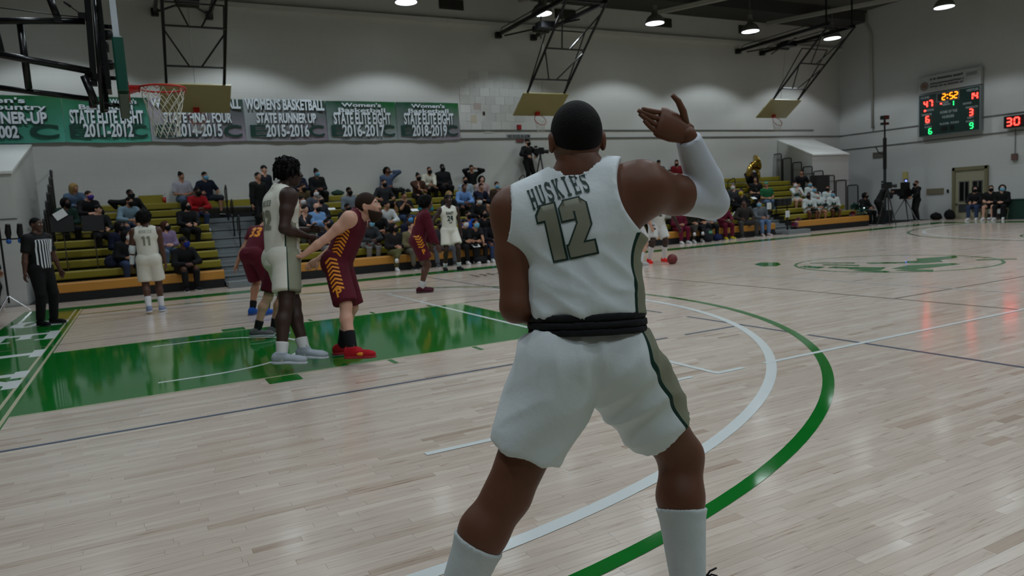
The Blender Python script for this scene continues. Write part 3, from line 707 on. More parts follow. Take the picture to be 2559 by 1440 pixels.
for x0, x1, nm, cs, lines, lab in BAN:
    zb, zt = 4.13, 5.40
    t = thing('wall_banner', (x0, Y1-.06, zb), 0, lab, 'banner', 'championship banners along the far wall')
    w_ = x1-x0-.01; h_ = zt-zb
    mb = MB(); nx = 24; nz_ = 6
    V = [((w_*i/nx), -.012*math.sin(i*.9+j*.5)-.02*math.sin(PI*i/nx), h_*j/nz_-.03*math.sin(PI*i/nx)*(1-j/nz_)) for j in range(nz_+1) for i in range(nx+1)]
    mb.add(V, [(j*(nx+1)+i, j*(nx+1)+i+1, (j+1)*(nx+1)+i+1, (j+1)*(nx+1)+i) for j in range(nz_) for i in range(nx)])
    sh = mb.build('sheet', banner_mat(nm, *cs), t, smooth=True)
    F = lambda cx, cz, dy: frame_mat((cx, dy, cz), (1, 0, 0), (0, 0, 1))
    for q_, c_ in enumerate('ELAC'): text_obj('logo_letter', c_, .50, F(w_*(.14+.24*q_), .28, -.052), M_LOGO, t, width=w_*.20, bold=.01)
    sf = 1.7
    for (s_, sz, shp, cz, wd) in lines:
        kw = dict(bold=.016 if not shp else .004)
        cxl = w_/2 if wd else w_-.62
        for dx, dz, dy, m_ in ((.02, -.02, -.062, M_LSH), (0, 0, -.072, M_LET)):
            text_obj('lettering', s_, sz*sf*(.60 if shp else 1), F(cxl+dx, (cz if not shp else {1.22: 1.155, 1.02: .985, 1.20: 1.14, .96: .96}.get(cz, cz))+dz-.02, dy), m_, t, width=(wd or None), **kw)
# ================================================================== SCOREBOARD
XS = X1-.22
M_SBG = mat('scoreboard_green', srgb(10, 46, 40), .45); M_SBF = mat('scoreboard_frame', srgb(120, 128, 130), .4)
def glow(name, c, s): return mat(name, c, .5, emit=(c, s))
M_R = glow('red_led', (1, .02, .014), 12.0); M_A = glow('amber_led', (1, .27, .01), 2.8); M_G = glow('green_led', (.02, .75, .18), 2.2)
M_OFF = mat('unlit_window', srgb(8, 10, 10), .4); M_SBT = mat('scoreboard_lettering', srgb(140, 150, 150), .5)
t = thing('scoreboard', (XS, 17.15, 4.5), 0, 'dark green electronic scoreboard showing 47 and 14 with 2:52 left', 'scoreboard')
yl, yr = 18.44, 15.88
def SBp(x, y): return at_X(x, y, XS-.08)-np.array((XS, 17.15, 4.5))
def sbox(name, x0, y0, x1, y1, dx, th, m):
    """panel whose corners are read on the scoreboard plane"""
    a, b = SBp(x0, y0), SBp(x1, y1)
    return MB().box((dx, (a[1]+b[1])/2, (a[2]+b[2])/2), (th, abs(a[1]-b[1]), abs(a[2]-b[2]))).build(name, m, t)
MB().box((.06, 0, -.0), (.20, 2.58, 1.80)).build('cabinet', M_SBF, t)
MB().box((-.05, 0, -.0), (.02, 2.50, 1.72)).build('face', M_SBG, t)
MB().box((.06, 0, 1.29), (.16, 2.58, .70)).build('sponsor_panel', mat('sponsor_panel', srgb(168, 170, 168), .5), t)
segs = {'0': 'abcdef', '1': 'bc', '2': 'abged', '3': 'abgcd', '4': 'fgbc', '5': 'afgcd', '6': 'afgedc', '7': 'abc', '8': 'abcdefg', '9': 'abcdfg'}
def digit(par, ch, cy, cz, h, w_, m, x=-.075, th=None, nm='digit'):
    th = th or h*.15; S = {'a': ((-w_/2, h/2), (w_/2, h/2)), 'd': ((-w_/2, -h/2), (w_/2, -h/2)), 'g': ((-w_/2, 0), (w_/2, 0)), 'f': ((-w_/2, h/2), (-w_/2, 0)), 'e': ((-w_/2, 0), (-w_/2, -h/2)), 'b': ((w_/2, h/2), (w_/2, 0)), 'c': ((w_/2, 0), (w_/2, -h/2))}
    mb = MB()
    for s_ in segs[ch]:
        a, b = S[s_]; a = np.array((x, cy-a[0], cz+a[1])); b = np.array((x, cy-b[0], cz+b[1])); d = unit(b-a)*h*.06
        mb.bar(a+d, b-d, th, .02, up=(1, 0, 0))
    return mb.build(nm, m, par)
k_ = 2.58/2
TX = lambda y, z, x=-.066: frame_mat((x, y, z), (0, -1, 0), (0, 0, 1))
def st(s_, y, z, sz, w_=None, m=None): text_obj('lettering', s_, sz, TX(y, z), m or M_SBT, t, width=w_, bold=.006)
MB().box((-.06, .02, .66), (.015, .95, .36)).build('clock_window', M_SBF, t)
MB().box((-.07, .02, .66), (.012, .88, .30)).build('clock_glass', M_OFF, t)
digit(t, '2', .17, .66, .24, .13, M_A, x=-.09); digit(t, '5', -.14, .66, .24, .13, M_A, x=-.09); digit(t, '2', -.33, .66, .24, .13, M_A, x=-.09)
for dz in (.07, -.07): MB().box((-.09, .02, .66+dz), (.015, .045, .045)).build('colon_dot', M_A, t)
st('HOME', 1.0, .75, .13, .38); st('VISITOR', -.98, .75, .13, .50)
digit(t, '4', .96, .47, .26, .13, M_R); digit(t, '7', .74, .47, .26, .13, M_R)
digit(t, '1', -.93, .50, .26, .13, M_R); digit(t, '4', -1.12, .50, .26, .13, M_R)
MB().box((-.066, 1.0, .20), (.012, .07, .07)).build('bonus_arrow', M_R, t); st('BONUS', .78, .20, .11, .33)
st('TIMEOUTS', .93, .02, .11, .46); digit(t, '6', .88, -.18, .24, .13, M_R); st('LEFT', .88, -.37, .10, .25)
st('FOULS', .86, -.51, .10, .32); digit(t, '6', .76, -.70, .22, .12, M_G)
st('BONUS', -.78, .24, .10, .34); st('TIMEOUTS', -.96, .06, .11, .50); digit(t, '3', -.94, -.14, .24, .13, M_R); st('LEFT', -.92, -.35, .10, .26)
st('FOULS', -.90, -.50, .10, .33); digit(t, '9', -.96, -.68, .22, .12, M_G)
MB().box((-.066, .30, .40), (.012, .07, .06)).build('possession_arrow', M_R, t); st('POSS', .10, .42, .07, .22); st('PERIOD', .08, .33, .09, .34)
digit(t, '1', -.17, .34, .20, .12, M_G)
st('HOME OF THE', -.02, .02, .15, .72); st('HUSKIES', -.0, -.18, .15, .50); st('PLAYER  FOULS', -.05, -.46, .11, .80)
MB().box((-.066, .17, -.66), (.012, .26, .20)).build('foul_window', M_OFF, t); MB().box((-.066, -.16, -.66), (.012, .16, .20)).build('foul_window', M_OFF, t)
# sponsor strip: an illegible line pattern and two round emblems
MB().tube([(-.03, 1.05+.16*math.cos(a), 1.24+.16*math.sin(a)) for a in np.linspace(0, 2*PI, 20)[:-1]], .02, 5, closed=True).cyl((-.025, 1.05, 1.24), (-.035, 1.05, 1.24), .11, 16).build('emblem', mat('brown_emblem', srgb(120, 92, 76), .6), t)
srnd = random.Random(5); mb = MB()
for (z_, a, b, h_) in ((1.47, .80, -.58, .075), (1.28, .80, -.58, .06), (1.16, .80, -.58, .06)):
    y = a
    while y > b:
        l_ = srnd.uniform(.04, .11); mb.box((-.026, y-l_/2, z_+.02*srnd.random()), (.008, l_, h_)); y -= l_+srnd.choice((.012, .012, .05))
mb.build('sponsor_lettering', mat('sponsor_ink', srgb(66, 70, 74), .6), t)
MB().box((-.026, -.92, 1.42), (.008, .42, .14)).build('sponsor_stamp', mat('sponsor_ink_pale', srgb(128, 132, 132), .6), t)
# shot clock
t = thing('shot_clock', (X1-.15, 14.62, 3.77), 0, 'black box shot clock glowing red 30 right of the scoreboard', 'clock')
MB().box((0, 0, 0), (.22, .70, .46)).build('case', M_BLACK, t)
for ch, cy in (('3', .15), ('0', -.13)): digit(t, ch, cy, 0, .28, .17, M_R, x=-.125)
# ------------------------------------------------------------------ wall fittings
def bx(name, x, y, z, sx, sy, sz, m, label, cat, group=None):
    o = MB().box((0, 0, 0), (sx, sy, sz)).build(name, m); o.location = (x, y, z); return tag(o, label, cat, group)
bx('fire_alarm', 14.28, Y1-.05, 4.56, .16, .08, .17, mat('alarm_red', srgb(150, 24, 24), .4), 'small red fire alarm box on the line of the far wall', 'alarm')
t = thing('wall_sign', (14.25, Y1-.03, 4.22), 0, 'small grey sign reading NO FOOD IN GYM above the cameraman', 'sign')
MB().box((0, 0, 0), (1.02, .02, .16)).build('panel', mat('sign_grey', srgb(150, 154, 154), .5), t)
text_obj('lettering', 'NO FOOD IN GYM', .15, frame_mat((0, -.016, 0), (1, 0, 0), (0, 0, 1)), M_BLACK, t, width=.92, bold=.004)
t = thing('small_sign', (14.3, Y1-.03, 4.06), 0, 'tiny dark red sign under the grey gym sign', 'sign')
MB().box((0, 0, 0), (.34, .02, .09)).build('panel', mat('sign_maroon', srgb(110, 56, 58), .5), t)
wb = bpy.data.objects['wall_back']
pr_ = random.Random(11)
for (x, z, w_, h_, c) in ((12.15, 5.55, .42, .34, (186, 186, 180)), (12.62, 5.3, .30, .24, (178, 166, 160)), (13.02, 5.1, .34, .34, (190, 192, 188)), (12.45, 4.85, .22, .3, (190, 180, 160)), (13.0, 4.6, .34, .5, (192, 192, 186)), (13.3, 5.9, .3, .2, (192, 194, 190)), (12.86, 5.05, .10, .14, (130, 100, 92))):
    MB().box((x, Y1-.010, z), (w_, .012, h_)).build('patched_block', mat('patch_%d' % c[1], srgb(*c), .6), wb)
t = thing('wall_pipe', (X1-.08, 20.85, 0), 0, 'pale vertical conduit coming down the scoreboard wall from the ceiling', 'pipe')
MB().tube([(0, .25, 9.6), (0, .25, 9.1), (0, .05, 8.75), (0, 0, 8.6), (0, -.06, 4.4)], .05, 10).build('pipe', mat('pipe_paint', srgb(170, 170, 162), .5), t, smooth=True)
MB().box((0, -.06, 4.35), (.09, .1, .12)).build('junction', mat('pipe_dark', srgb(120, 116, 106), .5), t)
bx('air_grille', X1-.03, 20.5, 3.05, .05, .62, .24, mat('grille_brown', srgb(96, 92, 84), .6), 'brown grey air grille on the scoreboard wall left of the tall camera mast', 'vent')
bx('alarm_light', X1-.05, 19.2, 2.0, .09, .2, .32, mat('alarm_cream', srgb(190, 178, 112), .5), 'small cream alarm light on the wall above the seated camera operator', 'alarm')
bx('wall_plaque', X1-.03, 17.85, 1.22, .04, .74, .24, mat('plaque_tan', srgb(120, 112, 92), .5), 'small tan plaque on the wall left of the beige door', 'plaque')
bx('light_switch', X1-.03, 17.3, 1.2, .04, .07, .14, M_BLACK, 'tiny dark switch beside the beige door', 'switch')
t = thing('bell_box', (X1-.06, 14.66, 2.4), 0, 'small reddish brown box below the shot clock with its conduit', 'box')
MB().box((0, 0, 0), (.1, .2, .26)).build('case', mat('bell_brown', srgb(104, 78, 72), .5), t)
MB().cyl((.03, 0, .13), (.03, 0, 1.1), .014, 6).build('conduit', mln, t)
t = thing('hanging_speaker', (30.9, 22.47, 2.05), 0, 'small black speaker hung on two cables in the right corner', 'speaker')
MB().box((0, 0, 0), (.3, .24, .44)).build('case', M_BLACK, t); MB().box((0, .08, 1.1), (.34, .08, .06)).build('bracket', M_BLACK, t)
for s_ in (-.13, .13): MB().cyl((s_, 0, .2), (s_, 0, 1.1), .014, 5).build('cable', M_BLACK, t)
# door
t = thing('door_1', (X1-.02, 16.36, 0), 0, kind='structure'); t['label'] = 'beige gym door with dark glass panes'
M_DF = mat('door_frame_beige', srgb(118, 112, 84), .5); M_DP = mat('door_beige', srgb(150, 146, 122), .5)
for y in (.66, -.66): MB().box((-.03, y, 1.08), (.12, .12, 2.16)).build('door_frame', M_DF, t)
MB().box((-.03, 0, 2.1), (.12, 1.42, .14)).build('door_frame', M_DF, t)
MB().box((-.01, 0, 1.02), (.05, 1.2, 2.03)).build('door_panel', M_DP, t)
for y in (.24, -.30):
    MB().box((-.045, y, 1.15), (.02, .42, .86)).build('pane_frame', mat('pane_frame', srgb(96, 96, 92), .5), t)
    MB().box((-.058, y+.08, 1.15), (.012, .16, .78)).build('pane', mat('door_glass', srgb(20, 22, 22), .15), t)
    MB().box((-.058, y-.12, 1.15), (.012, .12, .78)).build('pane', mat('door_glass', srgb(20, 22, 22), .15), t)
    MB().box((-.045, y, .45), (.02, .42, .34)).build('lower_pane', mat('door_lower', srgb(60, 64, 64), .3), t)
MB().cyl((-.04, .52, .62), (-.1, .52, .62), .03, 8).build('door_handle', M_BLACK, t)
# ================================================================== FIGURES: distance fields -> one continuous surface
def nets(prims, h, pad=.05, mirror=None, clip=None):
    """prims: list of (kind, ...) ; returns vertices, quads of the zero surface (surface nets)"""
    lo = np.full(3, 1e9); hi = -lo
    for p in prims:
        if p['op'] == 'sub': continue
        lo = np.minimum(lo, p['lo']); hi = np.maximum(hi, p['hi'])
    lo = lo-pad; hi = hi+pad
    n = np.ceil((hi-lo)/h).astype(int)+1
    ax = [lo[i]+h*np.arange(n[i]) for i in range(3)]
    V = np.full(n, 1.0, 'f')
    for p in prims:
        m = p['k']+h*2.2
        a = np.maximum(0, np.floor((p['lo']-m-lo)/h).astype(int)); b = np.minimum(n, np.ceil((p['hi']+m-lo)/h).astype(int)+1)
        if (b <= a).any(): continue
        X = ax[0][a[0]:b[0], None, None]; Y = ax[1][None, a[1]:b[1], None]; Z = ax[2][None, None, a[2]:b[2]]
        d = p['f'](X, Y, Z); sl = tuple(slice(a[i], b[i]) for i in range(3)); c = V[sl]
        if p['op'] == 'sub':
            V[sl] = np.maximum(c, -d)
        elif p['op'] == 'clip':
            V[sl] = np.maximum(c, d)
        else:
            k = p['k']; hh = np.maximum(k-np.abs(c-d), 0)/k if k > 1e-6 else 0
            V[sl] = np.minimum(c, d)-hh*hh*k*.25
    for cl in (clip or []):
        V = np.maximum(V, cl(ax[0][:, None, None], ax[1][None, :, None], ax[2][None, None, :]).astype('f'))
    I = V < 0
    cn = tuple(i-1 for i in n); acc = np.zeros(cn+(3,), 'f'); cnt = np.zeros(cn, 'f')
    for axi in range(3):
        s0 = [slice(None)]*3; s1 = [slice(None)]*3; s0[axi] = slice(0, -1); s1[axi] = slice(1, None)
        v0, v1 = V[tuple(s0)], V[tuple(s1)]; cr = I[tuple(s0)] != I[tuple(s1)]
        t = np.where(cr, v0/np.where(cr, v0-v1, 1), 0)
        o = [i for i in range(3) if i != axi]
        for da in (0, 1):
            for db in (0, 1):
                sl = [slice(None)]*3; sl[o[0]] = slice(da, da+cn[o[0]]); sl[o[1]] = slice(db, db+cn[o[1]])
                c = cr[tuple(sl)]; tt = t[tuple(sl)]
                acc[..., axi] += np.where(c, tt, 0); acc[..., o[0]] += c*float(da); acc[..., o[1]] += c*float(db); cnt += c
    act = cnt > 0; idx = np.full(cn, -1); idx[act] = np.arange(act.sum())
    ijk = np.stack(np.nonzero(act), 1)
    P = (ijk+acc[act]/cnt[act][:, None])*h+lo
    Q = []
    for axi in range(3):
        o1, o2 = (axi+1) % 3, (axi+2) % 3
        s0 = [slice(1, -1)]*3; s1 = [slice(1, -1)]*3; s0[axi] = slice(0, -1); s1[axi] = slice(1, None)
        A, B = I[tuple(s0)], I[tuple(s1)]; w_ = np.stack(np.nonzero(A != B), 1)
        if not len(w_): continue
        sg = A[A != B]
        base = w_.copy(); base[:, o1] += 1; base[:, o2] += 1
        def g(a, b):
            q = base.copy(); q[:, o1] -= a; q[:, o2] -= b; return idx[q[:, 0], q[:, 1], q[:, 2]]
        q = np.stack([g(1, 1), g(0, 1), g(0, 0), g(1, 0)], 1)
        q[~sg] = q[~sg][:, ::-1]; Q.append(q)
    Q = np.concatenate(Q) if Q else np.zeros((0, 4), int)
    return P, Q[(Q >= 0).all(1)]

def C(a, b, ra, rb=None, k=.03, flat=None, cut0=False, cut1=False, op='add'):
    """tapered capsule; flat=(direction, factor): thinner along that direction; cut ends are flat"""
    a = np.asarray(a, float); b = np.asarray(b, float); rb = ra if rb is None else rb; R = max(ra, rb); L2 = max(1e-9, float((b-a)@(b-a))); L = math.sqrt(L2)
    if flat is not None: fn, fs = unit(flat[0]), flat[1]
    def f(X, Y, Z):
        x, y, z = X-a[0], Y-a[1], Z-a[2]; d = b-a
        t0 = (x*d[0]+y*d[1]+z*d[2])/L2; t = np.clip(t0, 0, 1)
        x, y, z = x-t*d[0], y-t*d[1], z-t*d[2]
        if flat is not None:
            q = (x*fn[0]+y*fn[1]+z*fn[2])*(1/fs-1); x, y, z = x+q*fn[0], y+q*fn[1], z+q*fn[2]
        r = np.sqrt(x*x+y*y+z*z)-(ra+(rb-ra)*t)
        if cut1: r = np.maximum(r, (t0-1)*L)
        if cut0: r = np.maximum(r, -t0*L)
        return r
    return dict(f=f, lo=np.minimum(a, b)-R, hi=np.maximum(a, b)+R, k=k, op=op)
def E(c, r, k=.03, R=None, op='add'):
    c = np.asarray(c, float); r = np.asarray(r, float); R = np.eye(3) if R is None else np.asarray(R); B = np.abs(R) @ r
    def f(X, Y, Z):
        x, y, z = X-c[0], Y-c[1], Z-c[2]
        u = [(x*R[0, i]+y*R[1, i]+z*R[2, i]) for i in range(3)]
        q = np.sqrt((u[0]/r[0])**2+(u[1]/r[1])**2+(u[2]/r[2])**2); g = np.sqrt((u[0]/r[0]**2)**2+(u[1]/r[1]**2)**2+(u[2]/r[2]**2)**2)
        return q*(q-1)/np.maximum(g, 1e-6)
    return dict(f=f, lo=c-B, hi=c+B, k=k, op=op)
def PL(p, n): 
    """clip plane: keeps the side the normal points away from"""
    p = np.asarray(p, float); n = unit(n)
    return lambda X, Y, Z: (X-p[0])*n[0]+(Y-p[1])*n[1]+(Z-p[2])*n[2]
def basis(fwd, up=(0, 0, 1)):
    """columns right-hand-side x, back y, up z for something that faces fwd (rest pose faces -y)"""
    f = unit(fwd); u = np.asarray(up, float); x = unit(np.cross(-f, u)); x = unit(np.cross(-f, u)) if np.linalg.norm(x) > .1 else np.array((1., 0, 0))
    z = np.cross(x, -f)
    return np.array([x, -f, z]).T
def to_obj(name, P, Q, m, parent, smooth=True, extra=None, mats=None):
    mb = MB(); 
    me = bpy.data.meshes.new(name)
    V = [tuple(p) for p in P]; F = [tuple(q) for q in Q.tolist()] if len(Q) else []; mi = [0]*len(F)
    if extra is not None:
        o = len(V); V += extra.v; F += [tuple(i+o for i in f) for f in extra.f]; mi += extra.m
    me.from_pydata(V, [], F)
    for m_ in (mats or [m]): me.materials.append(m_)
    me.polygons.foreach_set('material_index', mi)
    if smooth: me.polygons.foreach_set('use_smooth', [True]*len(F))
    me.update()
    ob = bpy.data.objects.new(name, me); COL.objects.link(ob); ob.parent = parent
    return ob

# ------------------------------------------------------------------ the head, built once per resolution in a frame facing -y, size 1 = chin to crown
HEADC = {}
def head_prims(s=1.0):
    return [E((0, .03, .10), (.325, .40, .40), .05), E((0, -.06, -.10), (.275, .32, .38), .12), E((0, -.17, -.36), (.15, .17, .13), .14),
            C((0, -.33, .06), (0, -.44, -.10), .035, .055, .06), E((0, -.43, -.115), (.085, .06, .045), .03),
            C((-.15, -.31, .10), (.15, -.31, .10), .05, .05, .06),
            E((-.135, -.385, .01), (.085, .07, .06), 0, op='sub'), E((.135, -.385, .01), (.085, .07, .06), 0, op='sub'),
            E((0, -.375, -.235), (.115, .045, .03), .03), E((0, -.365, -.27), (.10, .045, .03), .02),
            C((-.19, -.26, -.05), (-.10, -.31, -.12), .06, .05, .08), C((.19, -.26, -.05), (.10, -.31, -.12), .06, .05, .08),
            E((-.345, .05, -.02), (.045, .085, .14), .02), E((.345, .05, -.02), (.045, .085, .14), .02),
            E((-.378, .02, -.02), (.02, .035, .07), 0, op='sub'), E((.378, .02, -.02), (.02, .035, .07), 0, op='sub')]
def head_mesh(h):
    if h not in HEADC: HEADC[h] = nets(head_prims(), h)
    return HEADC[h]
def add_features(mb, c, R, s, beard=None, mi=0):
    """eyes, brows, lips as small shapes on the face; material slots 1 white, 2 dark, 3 lips"""
    T = lambda p: np.asarray(c)+R @ (np.asarray(p)*s)
    for sx in (-1, 1):
        mb.ball(T((sx*.135, -.325, .01)), .058*s, 10, 1)
        mb.ball(T((sx*.132, -.368, .008)), (.027*s, .018*s, .027*s), 8, 2, R=R)
        mb.tube([T((sx*.07, -.372, .105)), T((sx*.14, -.372, .13)), T((sx*.21, -.335, .11))], .016*s, 5, 2)
    mb.tube([T((-.085, -.395, -.245)), T((-.03, -.42, -.232)), T((.03, -.42, -.232)), T((.085, -.395, -.245))], [.01*s, .019*s, .019*s, .01*s], 5, 3)
    mb.tube([T((-.075, -.39, -.258)), T((0, -.415, -.272)), T((.075, -.39, -.258))], [.01*s, .022*s, .01*s], 5, 3)
def hand_mesh(mb, wrist, d, palm_n, side, s=1.0, curl=.5, spread=.5, mi=0):
    """palm and five separate fingers; d = direction of the fingers, palm_n = where the palm faces, side = +1 left hand"""
    d = unit(d); n = unit(palm_n-d*(palm_n@d)); x = np.cross(n, d)*side        # x points to the thumb side
    W = np.asarray(wrist, float)
    P = lambda a, b, c: W+(d*a+x*b+n*c)*s
    # palm: lofted rounded slab
    rings = [(0, .026, .019), (.02, .032, .019), (.05, .040, .017), (.085, .042, .015), (.096, .038, .012)]
    V = []
    for (a, wd, th) in rings:
        for k in range(10):
            t = 2*PI*k/10; V.append(P(a, wd*math.cos(t)+.003, th*math.sin(t)))
    F = [(i*10+k, i*10+(k+1) % 10, (i+1)*10+(k+1) % 10, (i+1)*10+k) for i in range(4) for k in range(10)]
    F += [tuple(reversed(range(10))), tuple(40+k for k in range(10))]
    mb.add(V, F, mi)
    for i, (bx_, L, r) in enumerate(((.030, .074, .0092), (.010, .082, .0095), (-.010, .076, .009), (-.029, .060, .008))):
        a0 = -.22*spread*(i-1.5)*-1; pts = [P(.080, bx_, 0)]; ang = 0; cur = np.array((.080, bx_, 0.0))
        rs = [r*1.05]
        for j, fr in enumerate((.12, .40, .28, .20)):
            if j: ang += curl*(.75 if j == 1 else .8)*(1+.08*i)
            cur = cur+np.array((math.cos(ang)*math.cos(a0*.6), -math.sin(a0)*math.cos(ang)*.6*-1, math.sin(ang)))*L*fr
            pts.append(P(*cur)); rs.append(r*(1.0, 1.0, .92, .72)[j])
        mb.tube(pts, rs, 7, mi)
    th = [P(.020, .020, .004), P(.042, .048, .012), P(.066, .066, .016+.012*curl), P(.088, .074-.012*curl, .020+.02*curl)]
    mb.tube(th, [.014, .0125, .0105, .0078], 7, mi)
def ik(a, b, l1, l2, pole):
    a = np.asarray(a, float); b = np.asarray(b, float); v = b-a; L = np.linalg.norm(v)
    if L > (l1+l2)*.999: b = a+v/L*(l1+l2)*.999; v = b-a; L = np.linalg.norm(v)
    d = v/L; x = (l1*l1-l2*l2+L*L)/(2*L); hgt = math.sqrt(max(0, l1*l1-x*x)); p = np.asarray(pole, float); p = unit(p-d*(p@d))
    return a+d*x+p*hgt, b
SKIN = {}
def skin(key):
    c = dict(dark=(84, 54, 42), deep=(58, 38, 31), brown=(112, 72, 54), hero=(106, 66, 47), tan=(172, 124, 98), pale=(206, 158, 136))[key]
    if key not in SKIN:
        SKIN[key] = [mat('skin_'+key, srgb(*c), .52, noise=.10, scale=9, bump=.04, bscale=220, spec=.4), mat('eye_white', srgb(215, 212, 205), .25),
                     mat('eye_dark', srgb(18, 12, 10), .3), mat('lips_'+key, srgb(int(c[0]*.86), int(c[1]*.64), int(c[2]*.66)), .4)]
    return SKIN[key]
def cloth(c, rough=.8):
    m = mat('cloth_%d_%d_%d' % c, srgb(*c), rough, noise=.12, scale=7, bump=.5, bscale=14, spec=.25)
    return m
HAIRC = dict(black=(14, 12, 12), brown=(46, 32, 24), blond=(150, 122, 78), grey=(96, 92, 90), auburn=(66, 38, 26))
def hairmat(k): return mat('hair_'+k, srgb(*HAIRC[k]), .75, noise=.25, scale=70, bump=.35, bscale=160, spec=.18)

def figure(name, loc, rz, label, H=1.75, skinc='brown', J=None, top=None, bottom=None, shoes=(30, 30, 32), hair=('short', 'black'), mask=None,
           group=None, res=.024, hres=.045, build=1.0, socks=None, cap=None, beard=False, extras=None, hand=None, face=True):
    """J: joint targets in the local frame (faces -y): pelvis, neck, head(face dir), hands (r,l), elbows poles, feet (r,l), knee poles, toes
       top=(colour, sleeve length 0..2, hem) bottom=(colour, leg 0..2)"""
    t = thing(name, loc, rz, label, 'person', group)
    s = H/1.75; g = build; am = J.get('arm', 1.0); lm = J.get('leg', 1.0); sr = J.get('shr', .88); nm = J.get('neckw', 1.0)
    pel = np.array(J['pelvis'], float); nk = np.array(J['neck'], float); up = unit(nk-pel)
    sd = unit(J.get('side', (1, 0, 0))); sd = unit(sd-up*(sd@up)); fr = np.cross(sd, up)          # left, front
    hsd = unit(J.get('hipside', sd)); hfr = np.cross(hsd, (0, 0, 1.0)); hfr = unit(hfr)
    shw = .185*s*(.94+.06*g); hpw = .088*s
    sd_ = .045*s if sr == 1 else .062*s; sh = {-1: nk-sd*shw-up*sd_, 1: nk+sd*shw-up*sd_}
    if 'shrug' in J:
        for q in (-1, 1): sh[q] = sh[q]+np.array(J['shrug'].get(q, (0, 0, 0)), float)
    hip = {-1: pel-hsd*hpw+np.array((0, 0, -.03*s)), 1: pel+hsd*hpw+np.array((0, 0, -.03*s))}
    ua, fa, th_, sn = .30*s, .262*s, .425*s, .43*s
    el, wr, kn, an = {}, {}, {}, {}
    for q, k in ((-1, 'r'), (1, 'l')):
        el[q], wr[q] = ik(sh[q], J['hand_'+k], ua, fa, J.get('elbow_'+k, (q*.5, .5, -1)))
        kn[q], an[q] = ik(hip[q], J['foot_'+k], th_, sn, J.get('knee_'+k, (q*.1, -1, .2)))
    hd = unit(J.get('look', (0, -1, 0))); hup = J.get('headup', up*.3+np.array((0, 0, .7)))
    HR = basis(hd, hup); hs = .232*s*J.get('headscale', 1.0)
    hc = np.array(J['head'], float) if 'head' in J else nk+unit(up*.6+np.array((0, 0, .4))+hd*.12)*.172*s
    wst = pel+up*.13*s; chs = nk-up*.17*s
    leg_len = bottom[1] if bottom else 0
    # ---- body
    B = [E(pel+up*.0, (.165*s*g, .115*s*g, .13*s), .04, R=np.array([sd, -fr, up]).T),
         C(pel+up*.03, wst+up*.06*s, .135*s*g, .125*s*g, .05, flat=(fr, .78)), C(wst+up*.05*s, chs, .128*s*g, .152*s*g, .06, flat=(fr, .74)),
         C(sh[-1]+sd*.05*s-up*.04*s, sh[1]-sd*.05*s-up*.04*s, .088*s*sr, .088*s*sr, .06, flat=(fr, .9)),
         C(nk-up*.03, hc-HR[:, 2]*hs*.28+HR[:, 1]*hs*.05, .062*s*nm, .054*s*nm, .04), C(nk+up*.03*s, sh[-1], .045*s, .05*s, .05), C(nk+up*.03*s, sh[1], .045*s, .05*s, .05)]
    gl = fr*-.042*s
    for q in (-1, 1):
        B += [E(hip[q]+gl+np.array((0, 0, -.01)), (.088*s*g, .085*s, .095*s), .05)]
        B += [E(sh[q], (.062*s*am, .062*s*am, .068*s*am), .04), C(sh[q], sh[q]+(el[q]-sh[q])*.45, .059*s*am, .054*s*am, .06), C(sh[q]+(el[q]-sh[q])*.45, el[q], .051*s*am, .040*s*am, .03),
              C(el[q], el[q]+(wr[q]-el[q])*.3, .040*s*am, .043*s*am, .025), C(el[q]+(wr[q]-el[q])*.3, wr[q], .042*s*am, .027*s*(am*.4+.6), .025)]
        k1 = kn[q]+(an[q]-kn[q])*.3; back = unit(np.cross(np.cross(kn[q]-hip[q], an[q]-kn[q]), an[q]-kn[q])) if np.linalg.norm(np.cross(kn[q]-hip[q], an[q]-kn[q])) > 1e-3 else np.array((0, 1., 0))
        bk = -unit(np.array(J.get('knee_'+('r' if q < 0 else 'l'), (0, -1, .2)), float)); bk = unit(bk-unit(an[q]-kn[q])*(bk@unit(an[q]-kn[q])))
        B += [C(hip[q], hip[q]+(kn[q]-hip[q])*.4, .092*s*g, .083*s*g*(lm*.4+.6), .04), C(hip[q]+(kn[q]-hip[q])*.4, kn[q], .083*s*g*(lm*.4+.6), .056*s*lm, .04),
              C(kn[q], k1+bk*.018*s, .054*s*lm, .058*s*lm, .03), C(k1+bk*.018*s, an[q], .057*s*lm, .034*s*lm, .03)]
    P, Q = nets(B, res)
    hm = MB(); HP, HQ = head_mesh(hres)
    hm.add(hc+(HP*hs) @ HR.T, HQ.tolist(), 0)
    if face: add_features(hm, hc, HR, hs)
    hand = hand or {}
    for q, k in ((-1, 'r'), (1, 'l')):
        o = hand.get(k, {}); d = np.array(o.get('dir', unit(wr[q]-el[q])), float); pn = np.array(o.get('palm', (-q*.8, -.3, -.3)), float)
        hand_mesh(hm, wr[q]-unit(d)*.01, d, pn, q, s*1.02*o.get('size', 1), o.get('curl', .45), o.get('spread', .4), 0)
    body = to_obj('body', P, Q, None, t, extra=hm, mats=skin(skinc))
    # ---- clothes
    e_ = .016*s
    parts = dict(t=t, body=body, el=el, wr=wr, kn=kn, an=an, sh=sh, hip=hip, hc=hc, HR=HR, hs=hs, up=up, fr=fr, sd=sd, pel=pel, nk=nk, chs=chs, wst=wst, s=s)
